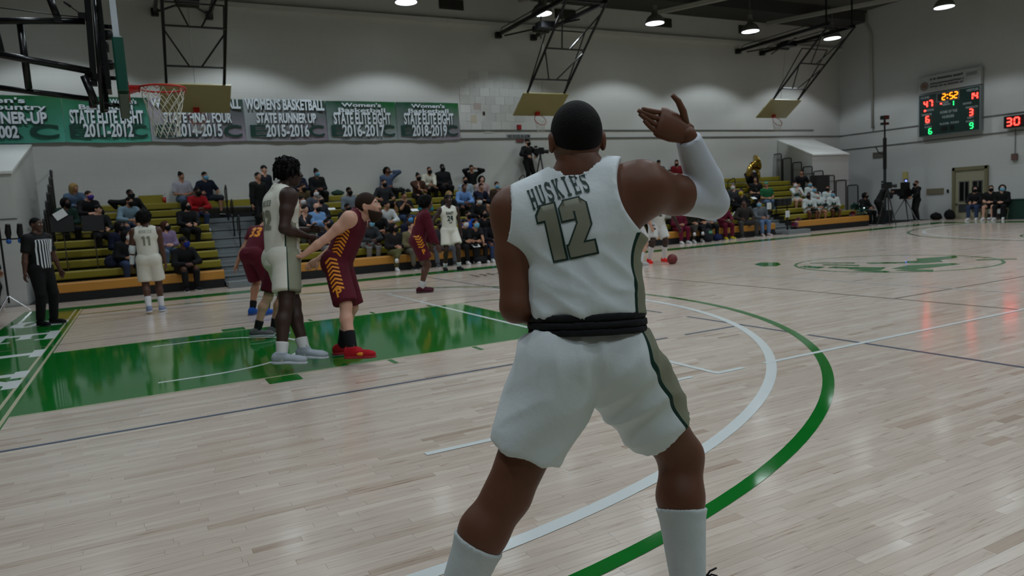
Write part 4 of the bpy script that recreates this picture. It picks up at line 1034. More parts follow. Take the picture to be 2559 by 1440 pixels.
    if top:
        col, slv = top[0], top[1]; hem = top[2] if len(top) > 2 else -.10; fit = top[3] if len(top) > 3 else 1.0; e = e_*fit+.004; es = e+(am-1)*.055*s; sres = J.get('shirt_res', res)
        T = [C(pel+up*(hem+.02)*s, wst+up*.05*s, .150*s*g+e, .137*s*g+e, .05, flat=(fr, .82)), C(wst+up*.05*s, chs, .135*s*g+e, .158*s*g+e, .06, flat=(fr, .76)),
             C(sh[-1]+sd*.05*s-up*.04*s, sh[1]-sd*.05*s-up*.04*s, .09*s*sr+es, .09*s*sr+es, .06, flat=(fr, .92)), C(nk+up*.02*s, sh[-1]+sd*.03*s, .05*s+e*.8, .055*s+es, .04), C(nk+up*.02*s, sh[1]-sd*.03*s, .05*s+e*.8, .055*s+es, .04)]
        for q in (-1, 1):
            if slv > 0:
                T += [E(sh[q], (.064*s+e,)*3, .04), C(sh[q], sh[q]+(el[q]-sh[q])*min(1, slv), .058*s+e, .050*s+e, .03, cut1=slv < 1)]
                if slv > 1: T += [C(el[q], el[q]+(wr[q]-el[q])*(slv-1), .046*s+e, .036*s+e, .03, cut1=True)]
        T.append(C(nk-up*.03, hc, .066*s*nm+.009, .07*s*nm+.009, 0, op='sub'))
        cl = [PL(pel+up*hem*s, -up)]
        if slv == 0:
            ac = J.get('armcut', {})
            for q in (-1, 1):
                c_, r_, z_ = ac.get(q, (.20, .215, .02)); cc = sh[q]+sd*q*c_*s+up*z_*s; T.append(C(cc-fr*.4, cc+fr*.4, r_*s, r_*s, 0, op='sub'))
        P, Q = nets(T, sres, clip=cl)
        parts['shirt'] = to_obj('jersey' if slv == 0 else 'shirt', P, Q, col if not isinstance(col, tuple) else cloth(col), t)
    if bottom:
        col, ln = bottom[0], bottom[1]; fit = bottom[2] if len(bottom) > 2 else 1.0; e = e_*fit+.003
        T = [E(pel+up*.0, (.155*s*g+e, .115*s*g+e, .11*s+e), .06, R=np.array([sd, -fr, up]).T)]
        for q in (-1, 1):
            T += [E(hip[q]+gl*.7, (.088*s*g+e, .085*s+e, .10*s+e), .06)]
            if ln <= 1:
                r0, r1 = bottom[3] if len(bottom) > 3 else (.10*s*g+e*.5, (.094*s*g)+e*.9)
                T += [C(hip[q]-hsd*0, hip[q]+(kn[q]-hip[q])*ln, r0, r1, .014 if ln > .5 else .03, cut1=True)]
            else: T += [C(hip[q], kn[q], .096*s*g+e, .062*s+e, .035), C(kn[q], kn[q]+(an[q]-kn[q])*(ln-1), .060*s+e, .046*s+e, .03, cut1=True)]
        P, Q = nets(T, res, clip=[PL(pel+up*J.get('waist', .10)*s, up)])
        parts['pants'] = to_obj('shorts' if ln <= 1 else 'trousers', P, Q, col if not isinstance(col, tuple) else cloth(col), t)
    for q, k in ((-1, 'r'), (1, 'l')):
        d = np.array(J.get('toe_'+k, (q*.15, -1, -.05)), float); d = unit(d); A = an[q]; z = J.get('sole_'+k, (0, 0, 1)); z = unit(np.asarray(z, float)-d*(np.asarray(z, float)@d)); x = np.cross(d, z)
        if socks:
            sc_, sh_ = socks if isinstance(socks[0], tuple) else (socks, .35)
            k1 = kn[q]+(A-kn[q])*.3; bk = -unit(np.array(J.get('knee_'+k, (0, -1, .2)), float)); bk = unit(bk-unit(A-kn[q])*(bk@unit(A-kn[q]))); k1 = k1+bk*.018*s
            P, Q = nets([C(kn[q], k1, .060*s*lm, .0635*s*lm, .03), C(k1, A-z*.03*s, .0635*s*lm, .043*s*(lm*.5+.5), .03)], res*.7, clip=[PL(A+(kn[q]-A)*sh_, kn[q]-A)]); to_obj('sock', P, Q, cloth(sc_), t)
        if shoes is not None:
            scol = shoes if not isinstance(shoes, dict) else shoes['upper']; sole = (200, 200, 198) if not isinstance(shoes, dict) else shoes['sole']
            hz = .075*s; R = np.array([x, -d, z]).T
            f0 = A-z*hz
            T = [E(f0-d*.035*s+z*.045*s, (.042*s, .055*s, .055*s), .03, R=R), C(f0-d*.01*s+z*.05*s, f0+d*.13*s+z*.032*s, .042*s, .033*s, .03), E(f0+d*.15*s+z*.030*s, (.046*s, .065*s, .034*s), .03, R=R),
                 C(A-z*.005, A+z*.015*s, .046*s, .046*s, .02)]
            P, Q = nets(T, res*.6, clip=[PL(f0+z*.012*s, -z), PL(A+z*.028*s, z)]); sho = to_obj('shoe', P, Q, cloth(scol) if isinstance(scol, tuple) else scol, t)
            T = [E(f0-d*.035*s, (.046*s, .060*s, .03*s), .02, R=R), C(f0-d*.02*s, f0+d*.14*s, .044*s, .046*s, .02), E(f0+d*.15*s, (.050*s, .070*s, .03*s), .02, R=R)]
            P, Q = nets(T, res*.6, clip=[PL(f0-z*.006*s, -z), PL(f0+z*.022*s, z)]); to_obj('sole', P, Q, mat('rubber_%d_%d_%d' % sole, srgb(*sole), .6), sho)
    # ---- hair, mask, cap
    T_ = lambda p: hc+HR @ (np.asarray(p, float)*hs)
    hr = res*.62; st_, hcN = hair
    def HE(c, r, k=.03, op='add'): return E(T_(c), np.asarray(r)*hs, k, R=HR, op=op)
    hl = PL(T_((0, -.30, .14)), HR @ unit((0, -1, -.55)))                     # hairline
    Hh = None
    if st_ == 'short': Hh = ([HE((0, .045, .115), (.352, .415, .42))], [hl, PL(T_((0, .1, -.16)), HR @ unit((0, -.2, -1)))])
    elif st_ == 'buzz': Hh = ([HE((0, .04, .11), (.338, .405, .405))], [hl, PL(T_((0, .1, -.18)), HR @ unit((0, -.15, -1)))])
    elif st_ == 'afro': Hh = ([HE((0, .06, .2), (.47, .50, .45)), HE((0, .2, 0), (.42, .38, .38), .1)], [PL(T_((0, -.33, .16)), HR @ unit((0, -1, -.5))), PL(T_((0, .1, -.28)), HR @ unit((0, 0, -1)))])
    elif st_ == 'curly': Hh = ([HE((0, .06, .12), (.46, .46, .44)), HE((-.25, .12, -.25), (.24, .28, .36), .1), HE((.25, .12, -.25), (.24, .28, .36), .1)], [PL(T_((0, -.16, .0)), HR @ unit((0, -1, -.45)))])
    elif st_ == 'long': Hh = ([HE((0, .06, .12), (.375, .42, .42)), HE((-.28, .08, -.35), (.15, .26, .55), .1), HE((.28, .08, -.35), (.15, .26, .55), .1), HE((0, .30, -.35), (.30, .15, .60), .1)], [PL(T_((0, -.24, .10)), HR @ unit((0, -1, -.35)))])
    elif st_ == 'bun': Hh = ([HE((0, .05, .12), (.36, .42, .42)), HE((0, .30, .48), (.17, .17, .17), .05)], [PL(T_((0, -.26, .14)), HR @ unit((0, -1, -.55)))])
    elif st_ == 'tail': Hh = ([HE((0, .05, .12), (.36, .42, .42)), HE((0, .50, -.1), (.12, .13, .42), .06)], [PL(T_((0, -.26, .14)), HR @ unit((0, -1, -.55)))])
    elif st_ == 'dreads': Hh = ([HE((0, .05, .14), (.42, .48, .44))], [PL(T_((0, -.30, .10)), HR @ unit((0, -1, -.40)))])
    elif st_ == 'hood': Hh = ([HE((0, .08, .05), (.42, .45, .50)), HE((0, .15, -.35), (.40, .35, .3), .1), HE((0, -.42, -.08), (.27, .30, .34), 0, 'sub')], [])
    if Hh and st_ in ('short', 'buzz', 'bun', 'tail'):
        for sx in (-1, 1): Hh[0].append(HE((sx*.40, -.05, -.12), (.16, .19, .20), 0, 'sub'))
    if Hh:
        P, Q = nets(Hh[0], hr, clip=Hh[1])
        if st_ in ('afro', 'curly', 'dreads') and len(P):
            rr = np.random.RandomState(len(P)); P = P+rr.normal(0, .012 if st_ != 'dreads' else .016, P.shape)*hs*2
        ho = to_obj('hair' if st_ != 'hood' else 'hood', P, Q, hairmat(hcN) if isinstance(hcN, str) else cloth(hcN), t)
        if st_ == 'dreads':
            mb = MB(); rr = random.Random(4)
            for i in range(70):
                a = rr.uniform(-2.5, 2.5)+PI/2; zz = rr.uniform(.0, .50); r0 = .40*math.cos(min(1.2, max(0, zz-.1)*2.0))
                p0 = T_((r0*math.cos(a), .05+r0*math.sin(a), zz)); p1 = T_((r0*1.16*math.cos(a), .05+r0*1.16*math.sin(a), zz-.06)); p2 = T_((r0*1.18*math.cos(a), .05+r0*1.2*math.sin(a), zz-.22-.1*rr.random()))
                mb.tube([p0, p1, p2], [.045*hs, .045*hs, .03*hs], 5)
            mb.build('hair_strands', hairmat(hcN), t, smooth=True)
    if beard:
        P, Q = nets([HE((0, -.07, -.16), (.285, .325, .36)), HE((0, -.19, -.38), (.17, .18, .14), .14)], hr, clip=[PL(T_((0, -.2, -.19)), HR @ unit((0, -.45, 1))), PL(T_((0, -.03, 0)), HR @ unit((0, 1, 0)))])
        to_obj('beard', P, Q, hairmat('brown' if hcN in ('brown', 'blond', 'auburn') else 'black'), t)
    if mask:
        P, Q = nets([HE((0, -.07, -.13), (.292, .345, .33)), HE((0, -.19, -.36), (.17, .185, .14), .14), HE((0, -.40, -.12), (.10, .09, .10), .1)], hr,
                    clip=[PL(T_((0, -.3, -.02)), HR @ unit((0, .35, 1))), PL(T_((0, -.10, 0)), HR @ unit((0, 1, -.1)))])
        mo = to_obj('face_mask', P, Q, cloth(mask), t)
        mb = MB()
        for sx in (-1, 1): mb.tube([T_((sx*.25, -.20, -.12)), T_((sx*.33, -.02, -.02)), T_((sx*.34, .08, .02))], .008*hs*2, 4)
        mb.build('ear_loop', cloth(mask), mo)
    if cap:
        kind, cc = cap
        T = [HE((0, .04, .16), (.37, .43, .40))]; P, Q = nets(T, hr, clip=[PL(T_((0, 0, .15)), HR @ unit((0, -.12, -1)))])
        co = to_obj('cap' if kind == 'cap' else 'beanie', P, Q, cloth(cc), t)
        if kind == 'cap':
            P, Q = nets([HE((0, -.40, .16), (.24, .30, .05), .03)], hr); to_obj('brim', P, Q, cloth(cc), co)
    if extras: extras(parts)
    return parts

# ---- printing on cloth: flat letters cut up and laid onto the garment
def decal(name, polys, M, target, m, parent, step=.03, off=.004, reach=.35):
    """polys in the plane of M (x,y); laid along -z of M onto target's surface"""
    bm = bmesh.new()
    for p in polys:
        if len(p) < 3: continue
        bm.faces.new([bm.verts.new((x, y, 0)) for x, y in p])
    xs = [v.co.x for v in bm.verts]; ys = [v.co.y for v in bm.verts]
    for ax_, lo, hi in ((0, min(xs), max(xs)), (1, min(ys), max(ys))):
        c = lo+step
        while c < hi:
            co = (c, 0, 0) if ax_ == 0 else (0, c, 0); no = (1, 0, 0) if ax_ == 0 else (0, 1, 0)
            bmesh.ops.bisect_plane(bm, geom=bm.verts[:]+bm.edges[:]+bm.faces[:], plane_co=co, plane_no=no); c += step
    bm.verts.ensure_lookup_table()
    me_t = target.data; vs = [v.co for v in me_t.vertices]; bvh = BVHTree.FromPolygons(vs, [tuple(p.vertices) for p in me_t.polygons])
    Z = Vector((M[0][2], M[1][2], M[2][2])); bad = []
    for v in bm.verts:
        w = M @ v.co; hit = bvh.ray_cast(w+Z*reach, -Z, reach*2.5)
        if hit[0] is None:
            hit = bvh.find_nearest(w); bad.append(v)
        nn = hit[1] if hit[1].dot(Z) > 0 else -hit[1]
        v.co = hit[0]+nn*off
    me = bpy.data.meshes.new(name); bm.to_mesh(me); bm.free(); me.materials.append(m)
    me.polygons.foreach_set('use_smooth', [True]*len(me.polygons))
    o = bpy.data.objects.new(name, me); COL.objects.link(o); o.parent = parent
    return o
def text_polys(txt, size, width=None, bold=0.0, shear=0.0):
    me = text_mesh(txt, size, 1, bold, 0); P = [[(me.vertices[i].co.x, me.vertices[i].co.y) for i in p.vertices] for p in me.polygons]
    if width:
        xs = [a for p in P for a, _ in p]; k = width/(max(xs)-min(xs)); P = [[(a*k, b) for a, b in p] for p in P]
    return P
def glyph_polys(word, h, w_, gap, arch=0.0):
    """slab letters from strokes, centred; arch bends the word upward in the middle"""
    P = []; n = len(word); tot = n*w_+(n-1)*gap; x = -tot/2
    for ch in word:
        cxm = x+w_/2; yo = arch*(1-(2*cxm/tot)**2)
        for (a, b, c, d, sw) in GL[ch]:
            P.append([(x+px*w_, yo+py*h/1.25) for px, py in seg(a, b, c, d, sw*1.08)])
        x += w_+gap
    return P
def block_num(ch, h, w_, x0=0, y0=0, grow=0.0):
    """athletic block numerals with cut corners as quads: strokes on a w x h cell"""
    t = h*.21; c = h*.10
    R = lambda a, b, x, y: [(x0+a-grow, y0+b-grow), (x0+x+grow, y0+b-grow), (x0+x+grow, y0+y+grow), (x0+a-grow, y0+y+grow)]
    if ch == '1': return [R(w_*.38, 0, w_*.38+t, h), [(x0+w_*.02-grow, y0+h*.74-grow), (x0+w_*.4, y0+h*.74-grow), (x0+w_*.4, y0+h+grow), (x0+w_*.34-grow, y0+h+grow), (x0+w_*.02-grow, y0+h*.84+grow)]]
    if ch == '2': return [R(0, 0, w_, t), R(c, h-t, w_-c, h), [(x0+w_-c, y0+h+grow), (x0+w_+grow, y0+h-c), (x0+w_+grow, y0+h-t-.01), (x0+w_-c, y0+h-t-grow)], [(x0+c, y0+h+grow), (x0+c, y0+h-t-grow), (x0-grow, y0+h-t-grow), (x0-grow, y0+h-c)],
                          R(w_-t, h*.55, w_, h-t), R(0, h*.66, t, h-t), [(x0+w_-t*1.05-grow, y0+h*.56), (x0+w_+grow, y0+h*.56), (x0+w_+grow, y0+h*.5), (x0+t*1.15+grow, y0+t-.005), (x0-grow, y0+t-.005)]]
    if ch == '4': return [R(w_-t*1.3, 0, w_-t*.3, h), R(0, h*.24, w_, h*.24+t), [(x0-grow, y0+h*.44), (x0+t*1.1+grow, y0+h*.44), (x0+w_-t*1.2, y0+h+grow), (x0+w_-t*2.1-grow, y0+h+grow)]]
    if ch == '3': return [R(0, 0, w_-c, t), R(0, h-t, w_-c, h), R(w_*.3, h*.5-t/2, w_-c, h*.5+t/2), R(w_-t, c, w_, h*.46), R(w_-t, h*.54, w_, h-c), R(0, 0, t, h*.26), R(0, h*.76, t, h)]
    return []
from mathutils import noise as mnoise
def normals_of(me):
    n = np.zeros(len(me.vertices)*3, 'f'); me.vertices.foreach_get('normal', n); return n.reshape(-1, 3)
def coords_of(me):
    n = np.zeros(len(me.vertices)*3, 'f'); me.vertices.foreach_get('co', n); return n.reshape(-1, 3)
def wrinkle(o, layers):
    """real folds: move cloth vertices along their normals by stretched noise"""
    me = o.data; P = coords_of(me); N_ = normals_of(me); D = np.zeros(len(P))
    for (ax, ay, az, amp, seed, msk) in layers:
        for i, p in enumerate(P):
            w_ = 1.0 if msk is None else msk(p)
            if w_ > 0: 
                v = mnoise.noise(Vector((float(p@ax)+seed, float(p@ay), float(p@az))))
                D[i] += amp*w_*(1-2*abs(v)*1.6)
    P = P+N_*D[:, None]; me.vertices.foreach_set('co', P.reshape(-1)); me.update()
def band_mat(name, stops, rough=.75):
    """cloth whose woven colours change at given values of the 'side' attribute"""
    if name in MATS: return MATS[name]
    m = cloth((200, 200, 200)).copy(); m.name = name; nt = m.node_tree; N = nt.nodes; L = nt.links; b = N['Principled BSDF']
    a = N.new('ShaderNodeAttribute'); a.attribute_name = 'side'; r = N.new('ShaderNodeValToRGB'); r.color_ramp.interpolation = 'CONSTANT'
    e = r.color_ramp.elements; e[0].position = 0; e[0].color = stops[0][1]; e[1].position = stops[1][0]; e[1].color = stops[1][1]
    for p, c in stops[2:]: x = e.new(p); x.color = c
    L.new(a.outputs['Fac'], r.inputs[0]); L.new(r.outputs[0], b.inputs['Base Color']); b.inputs['Roughness'].default_value = rough
    MATS[name] = m; return m
def set_side(o, vals, m):
    me = o.data; at = me.attributes.new('side', 'FLOAT', 'POINT'); at.data.foreach_set('value', np.clip(vals, 0, 1).astype('f'))
    me.materials[0] = m
def angle_side(o, c, sd, fr):
    """0..1 : .5 = wearer's side facing sd, 0/1 = opposite; measured round the axis through c"""
    P = coords_of(o.data)-c; return np.arctan2(P @ fr, P @ sd)/(2*PI)+.5
SAGE, DGR, JW, JC = srgb(142, 144, 124), srgb(16, 52, 44), srgb(226, 234, 238), srgb(220, 218, 206)
MAROON = (84, 16, 34); GOLD = srgb(226, 140, 20)
M_GOLD = mat('gold_print', GOLD, .6); M_SAGE = mat('sage_print', srgb(132, 134, 116), .6); M_DGR = mat('dark_green_print', srgb(14, 50, 42), .6)
M_JW = mat('white_jersey', JW, .62, noise=.03, bump=.35, bscale=16, spec=.35); M_JC = mat('cream_jersey', JC, .62, noise=.03, bump=.35, bscale=16)

# ------------------------------------------------------------------ the large player in front
def hero():
    loc = np.array((2.52, .42, 0.0))
    U = lambda x, y, D: at_D(x, y, D)-loc
    yaw = math.radians(8); f0 = np.array((CF[0], CF[1], 0)); f0 /= np.linalg.norm(f0)
    fw = np.array((f0[0]*math.cos(yaw)-f0[1]*math.sin(yaw), f0[0]*math.sin(yaw)+f0[1]*math.cos(yaw), 0))
    pel = U(1470, 885, 2.42); neck = U(1450, 458, 2.42)
    shR = U(1600, 462, 2.36); shL = U(1290, 560, 2.44)
    side = unit(shL-shR); hs_ = unit(np.cross(np.array((0, 0, 1.0)), fw)); hs_ = hs_+np.array((0, 0, .03))
    elR = U(1806, 488, 2.56); wrR = U(1716, 336, 2.40); wrL = U(1420, 780, 2.62); elL = U(1180, 752, 2.25)
    anR = at_z(1724, 1488, .10)-loc; anL = at_z(1100, 1575, .10)-loc
    kR = U(1670, 1225, 2.36); kL = U(1480, 1215, 2.36)
    J = dict(pelvis=pel, neck=neck, side=side, hipside=hs_, head=U(1440, 352, 2.42), look=fw+np.array((.03, 0, -.05)), headup=(0, 0, 1), headscale=1.0, arm=1.13, leg=1.27, armcut={-1: (.150, .22, .02), 1: (.205, .21, .0)}, neckw=1.16, waist=.075, shr=1, shirt_res=.0088,
             hand_r=wrR, elbow_r=elR-(shR+wrR)/2, hand_l=wrL, elbow_l=elL-(shL+wrL)/2, foot_r=anR, foot_l=anL, knee_r=kR-(pel+anR)/2+fw*.15, knee_l=kL-(pel+anL)/2+fw*.15,
             toe_r=fw+hs_*-.75, toe_l=fw+hs_*.5, shrug={-1: (0, 0, .018), 1: CR*-.022+np.array((0, 0, -.035))})
    dR = unit(U(1612, 292, 2.36)-wrR)
    P = figure('person', loc, 0, 'large player seen from behind in white jersey number 12, one arm raised', H=1.93, skinc='hero', J=J, res=.0105, hres=.022, build=.97,
               top=(M_JW, 0, .12, 1.5), bottom=(M_JW, .675, .8, (.155, .124)), shoes={'upper': (30, 32, 36), 'sole': (210, 212, 212)}, socks=((205, 214, 216), .62), hair=('buzz', 'black'),
               hand={'r': dict(dir=dR, palm=-CF+CR*.2, curl=.13, spread=1.3, size=1.14), 'l': dict(curl=.5)})
    t, s, up, sd, fr = P['t'], P['s'], P['up'], P['sd'], P['fr']
    jz, sh = P['shirt'], P['pants']
    # sage side panel edged in dark green down jersey and shorts
    st = [(0, JW), (.005, JW)]
    def stops(a): # angle measured 0..1 with .5 at wearer's left
        return a
    v = angle_side(jz, np.asarray(P['chs'])*0+(P['pel']+P['nk'])/2, -sd, fr)     # .5 = wearer's right side
    Pz = (coords_of(jz.data)-P['pel']) @ up
    v = np.where(Pz < .36*s, v, 0.0)
    m1 = band_mat('jersey_with_sage_side', [(0, JW), (.425, DGR), (.437, SAGE), (.60, DGR), (.612, JW)])
    set_side(jz, v, m1)
    v = angle_side(sh, P['pel'], -P['sd'], fr)
    P2 = coords_of(sh.data); legR = P['hip'][-1]; ax_ = unit(P['kn'][-1]-legR)
    q = P2-legR; ad = np.maximum(0, q @ ax_); q = q-np.outer(ad, ax_); lat = (q @ -sd); frn = q @ fr
    v2 = np.arctan2(frn, lat)/(2*PI)+.5
    onR = (P2-P['pel']) @ -sd > 0.02
    m2 = band_mat('shorts_with_sage_side', [(0, JW), (.372, DGR), (.388, SAGE), (.62, DGR), (.64, JW)])
    set_side(sh, np.where(onR, v2, 0), m2)
    # folds
    dn = -up; cr = sd
    def mk(p):
        h = (p-P['pel'])@up; la = abs((p-(P['pel']+P['nk'])/2)@sd); f = min(1, max(0, (.46-h)/.14))
        return f*(min(1, max(0, (.19-la)/.05)) if h > .30 else 1)
    wrinkle(jz, [((cr*2.2+up*3.2)*1.0, (up*9-cr*7), fr*2.0, .012, 3.1, lambda p: mk(p)*(.45+.55*min(1, max(0, 1-((p-P['pel'])@up)/.5)))), (cr*2, up*12+cr*3, fr*2, .010, 9.0, lambda p: max(0, 1-((p-P['pel'])@up)/.25)),
                 (cr*8, up*1.4, fr*2, .006, 5.0, mk)])
    wrinkle(sh, [(cr*3, up*9+cr*5, fr*3, .010, 1.0, lambda p: min(1, max(0, .3-((p-P['pel'])@up)*3))), (cr*16, up*2.0, fr*6, .007, 7.0, lambda p: max(0, min(1, ((p-P['pel'])@up+.12)*8))), (cr*6, up*2, fr*4, .007, 17.0, None)])
    # ribbed black waistband
    for i, (a, b, r) in enumerate(((.082, .103, .012), (.103, .124, .015), (.124, .146, .012))):
        c0 = P['pel']+up*.02*s
        Q1, Q2 = nets([C(P['pel']+up*.02*s, P['wst']+up*.05*s, .160*s+.016+r, .150*s+.016+r, .05, flat=(fr, .84))], .009, clip=[PL(P['pel']+up*b*s*1.0-up*.02, up), PL(P['pel']+up*a*s-up*.02, -up)])
        to_obj('waistband', Q1, Q2, cloth((26, 26, 30)), t)
    # lettering
    def fr_at(x, y, x2, y2, D=2.3):
        o = U(x, y, D); xa = unit(U(x2, y2, D)-o); z = unit(-ray(x, y)); z = unit(z-xa*(z@xa)); ya = np.cross(z, xa); return frame_mat(o, xa, ya)
    decal('team_lettering', glyph_polys('HUSKIES', .066, .022, .0065, .010), fr_at(1406, 504, 1480, 480), jz, M_DGR, t, step=.012, off=.0035)
    for grow, m_, off in ((.006, M_DGR, .003), (0, M_SAGE, .0045)):
        decal('number_digit', block_num('1', .180, .064, -.086, -.09, grow), fr_at(1418, 574, 1480, 560), jz, m_, t, step=.02, off=off)
        decal('number_digit', block_num('2', .180, .082, -.010, -.09, grow), fr_at(1418, 574, 1480, 560), jz, m_, t, step=.02, off=off)
    # white compression sleeve on the raised arm
    e, w_, sR = P['el'][-1], P['wr'][-1], P['sh'][-1]
    Q1, Q2 = nets([C(sR+(e-sR)*.47, e, .0655, .059, .02, cut0=True), C(e, e+(w_-e)*.3, .059, .061, .02), C(e+(w_-e)*.3, e+(w_-e)*.95, .061, .041, .02, cut1=True)], .009)
    sl = to_obj('arm_sleeve', Q1, Q2, mat('sleeve_white', srgb(206, 212, 224), .55, noise=.02, bump=.2, bscale=25), t)
    wrinkle(sl, [((e-sR)*16, np.cross(e-sR, w_-e)*8, (w_-e)*10, .003, 2.0, None)])
    # dark tattoo-like patch on the outer calf
    kR_, aR_ = P['kn'][-1], P['an'][-1]
    M_INK = mat('dark_ink', srgb(22, 22, 30), .5)
    ax2 = unit(aR_-kR_); o2 = kR_+ax2*.02+(-sd)*.03; z2 = unit(-sd*.9+ -fr*.45); z2 = unit(z2-ax2*(z2@ax2)); x2 = np.cross(-ax2*-1, z2); 
    decal('leg_ink', [[(-.010, -.10), (.022, -.085), (.03, -.02), (.012, .0), (.03, .05), (.018, .085), (-.004, .07), (.006, .02), (-.014, -.02), (-.002, -.06)], [(-.02, .05), (0, .10), (-.006, .12), (-.024, .08)]],
          frame_mat(o2, x2, -ax2), P['body'], M_INK, t, step=.02, off=.002)
    MB().tube([U(1762, 1446, 2.5), U(1774, 1428, 2.5), U(1790, 1420, 2.52)], .0035, 6).tube([U(1764, 1446, 2.5), U(1778, 1436, 2.5), U(1792, 1440, 2.52)], .0035, 6).build('shoelace', cloth((22, 22, 24)), t, smooth=True)
    import os
    if os.environ.get('DBG'):
        def pj(p):
            d = np.asarray(p)+loc-CAM; z = d@CF; return round(1279.5+FPX*(d@CR)/z), round(720-FPX*(d@CU)/z), round(float(z), 2)
        for k in ('sh', 'el', 'wr', 'hip', 'kn', 'an'): print('DBG', k, 'R', pj(P[k][-1]), 'L', pj(P[k][1]))
        print('DBG pel', pj(P['pel']), 'nk', pj(P['nk']), 'hc', pj(P['hc']), 'toes z', P['an'][-1]+loc, P['an'][1]+loc)
    return P
HERO = hero()

# ------------------------------------------------------------------ the other players and the referee
def jersey_no(P, txt, M, h, w_, m, tgt='shirt', off=.004, block=True):
    t = P['t']; n = len(txt); cw = w_/n; g_ = cw*.14
    if block:
        for i, ch in enumerate(txt):
            x0 = -w_/2+i*cw+g_/2
            Pp = block_num(ch, h, cw-g_, x0, -h/2) if ch != '1' or n > 1 else block_num(ch, h, cw-g_, x0, -h/2)
            if Pp: decal('number_digit', Pp, M, P[tgt], m, t, step=.03, off=off)
def frame_on(P, side_=1, h=.30, lat=0.0):
    """frame on the wearer's front (1) or back (-1), h up the torso from the pelvis (fraction metres)"""
    z = P['fr']*side_; y = P['up']; x = np.cross(y, z)
    return frame_mat(P['pel']+y*h+z*.20+x*lat, x, y)
# cream-jersey centre standing with his back to us
def p42():
    loc = np.array((2.55, 6.05, 0)); D = 7.62
    D = float((at_z(757, 915)-CAM) @ CF); U = lambda x, y, d=0.0: at_D(x, y, D+d)-loc
    sv = unit(np.array((CR[0], CR[1], 0))*.62+np.array((CF[0], CF[1], 0))*-.78)
    J = dict(pelvis=U(706, 640), neck=U(700, 480, .0), side=-sv*-1, head=U(722, 432, .05), look=unit(np.array((CR[0], CR[1], 0))*.95+np.array((CF[0], CF[1], -.1))*.35),
             hand_r=U(750, 590, .1), elbow_r=(CR*.1+np.array((0, 0, -1))), hand_l=U(772, 585, .35), elbow_l=CF*.3+np.array((0, 0, -1)),
             foot_r=at_z(762, 893, .10)-loc, foot_l=at_z(702, 905, .10)-loc, knee_r=CR+CF*.1, knee_l=CR*.8+CF*.4, toe_r=CR+CF*.1, toe_l=CR*.8-CF*.1, arm=1.12, leg=1.12, headscale=1.08)
    # wearer faces right and slightly away: left side of the body is away from us
    J['side'] = unit(np.cross(np.array((0, 0, 1.0)), unit(np.array((CR[0], CR[1], 0))*.76+np.array((CF[0], CF[1], 0))*.65)))
    J['foot_r'], J['foot_l'] = at_z(703, 908, .10)-loc, at_z(768, 893, .10)-loc
    J['hand_r'], J['hand_l'] = U(768, 592, .0), U(775, 575, .30)
    P = figure('person', loc, 0, 'tall player in cream jersey number 42 standing on the lane, seen from behind', H=2.02, skinc='deep', J=J, res=.017, hres=.03, build=1.08,
               top=(M_JC, 0, -.10, 1.3), bottom=(M_JC, .72, 1.5), shoes={'upper': (168, 176, 186), 'sole': (190, 196, 204)}, socks=((214, 214, 214), .26), hair=('dreads', 'black'), hand={'r': dict(curl=.4), 'l': dict(curl=.3)})
    st = [(0, JC), (.455, DGR), (.465, SAGE), (.555, DGR), (.56, JC)]
    set_side(P['shirt'], np.where((coords_of(P['shirt'].data)-P['pel']) @ P['up'] < .34, angle_side(P['shirt'], (P['pel']+P['nk'])/2, -P['sd'], P['fr']), 0), band_mat('cream_jersey_sage_side', st))
    P2 = coords_of(P['pants'].data); q = P2-P['hip'][-1]
    set_side(P['pants'], np.where((P2-P['pel']) @ -P['sd'] > .02, np.arctan2(q @ P['fr'], q @ -P['sd'])/(2*PI)+.5, 0), band_mat('cream_shorts_sage_side', [(0, JC), (.43, DGR), (.445, SAGE), (.63, DGR), (.64, JC)]))
    F = frame_on(P, -1, .36)
    jersey_no(P, '42', F, .20, .21, M_SAGE, off=.006); 
    decal('team_lettering', glyph_polys('HUSKIES', .06, .024, .008), frame_on(P, -1, .50), P['shirt'], M_DGR, P['t'], step=.03, off=.006)
p42()
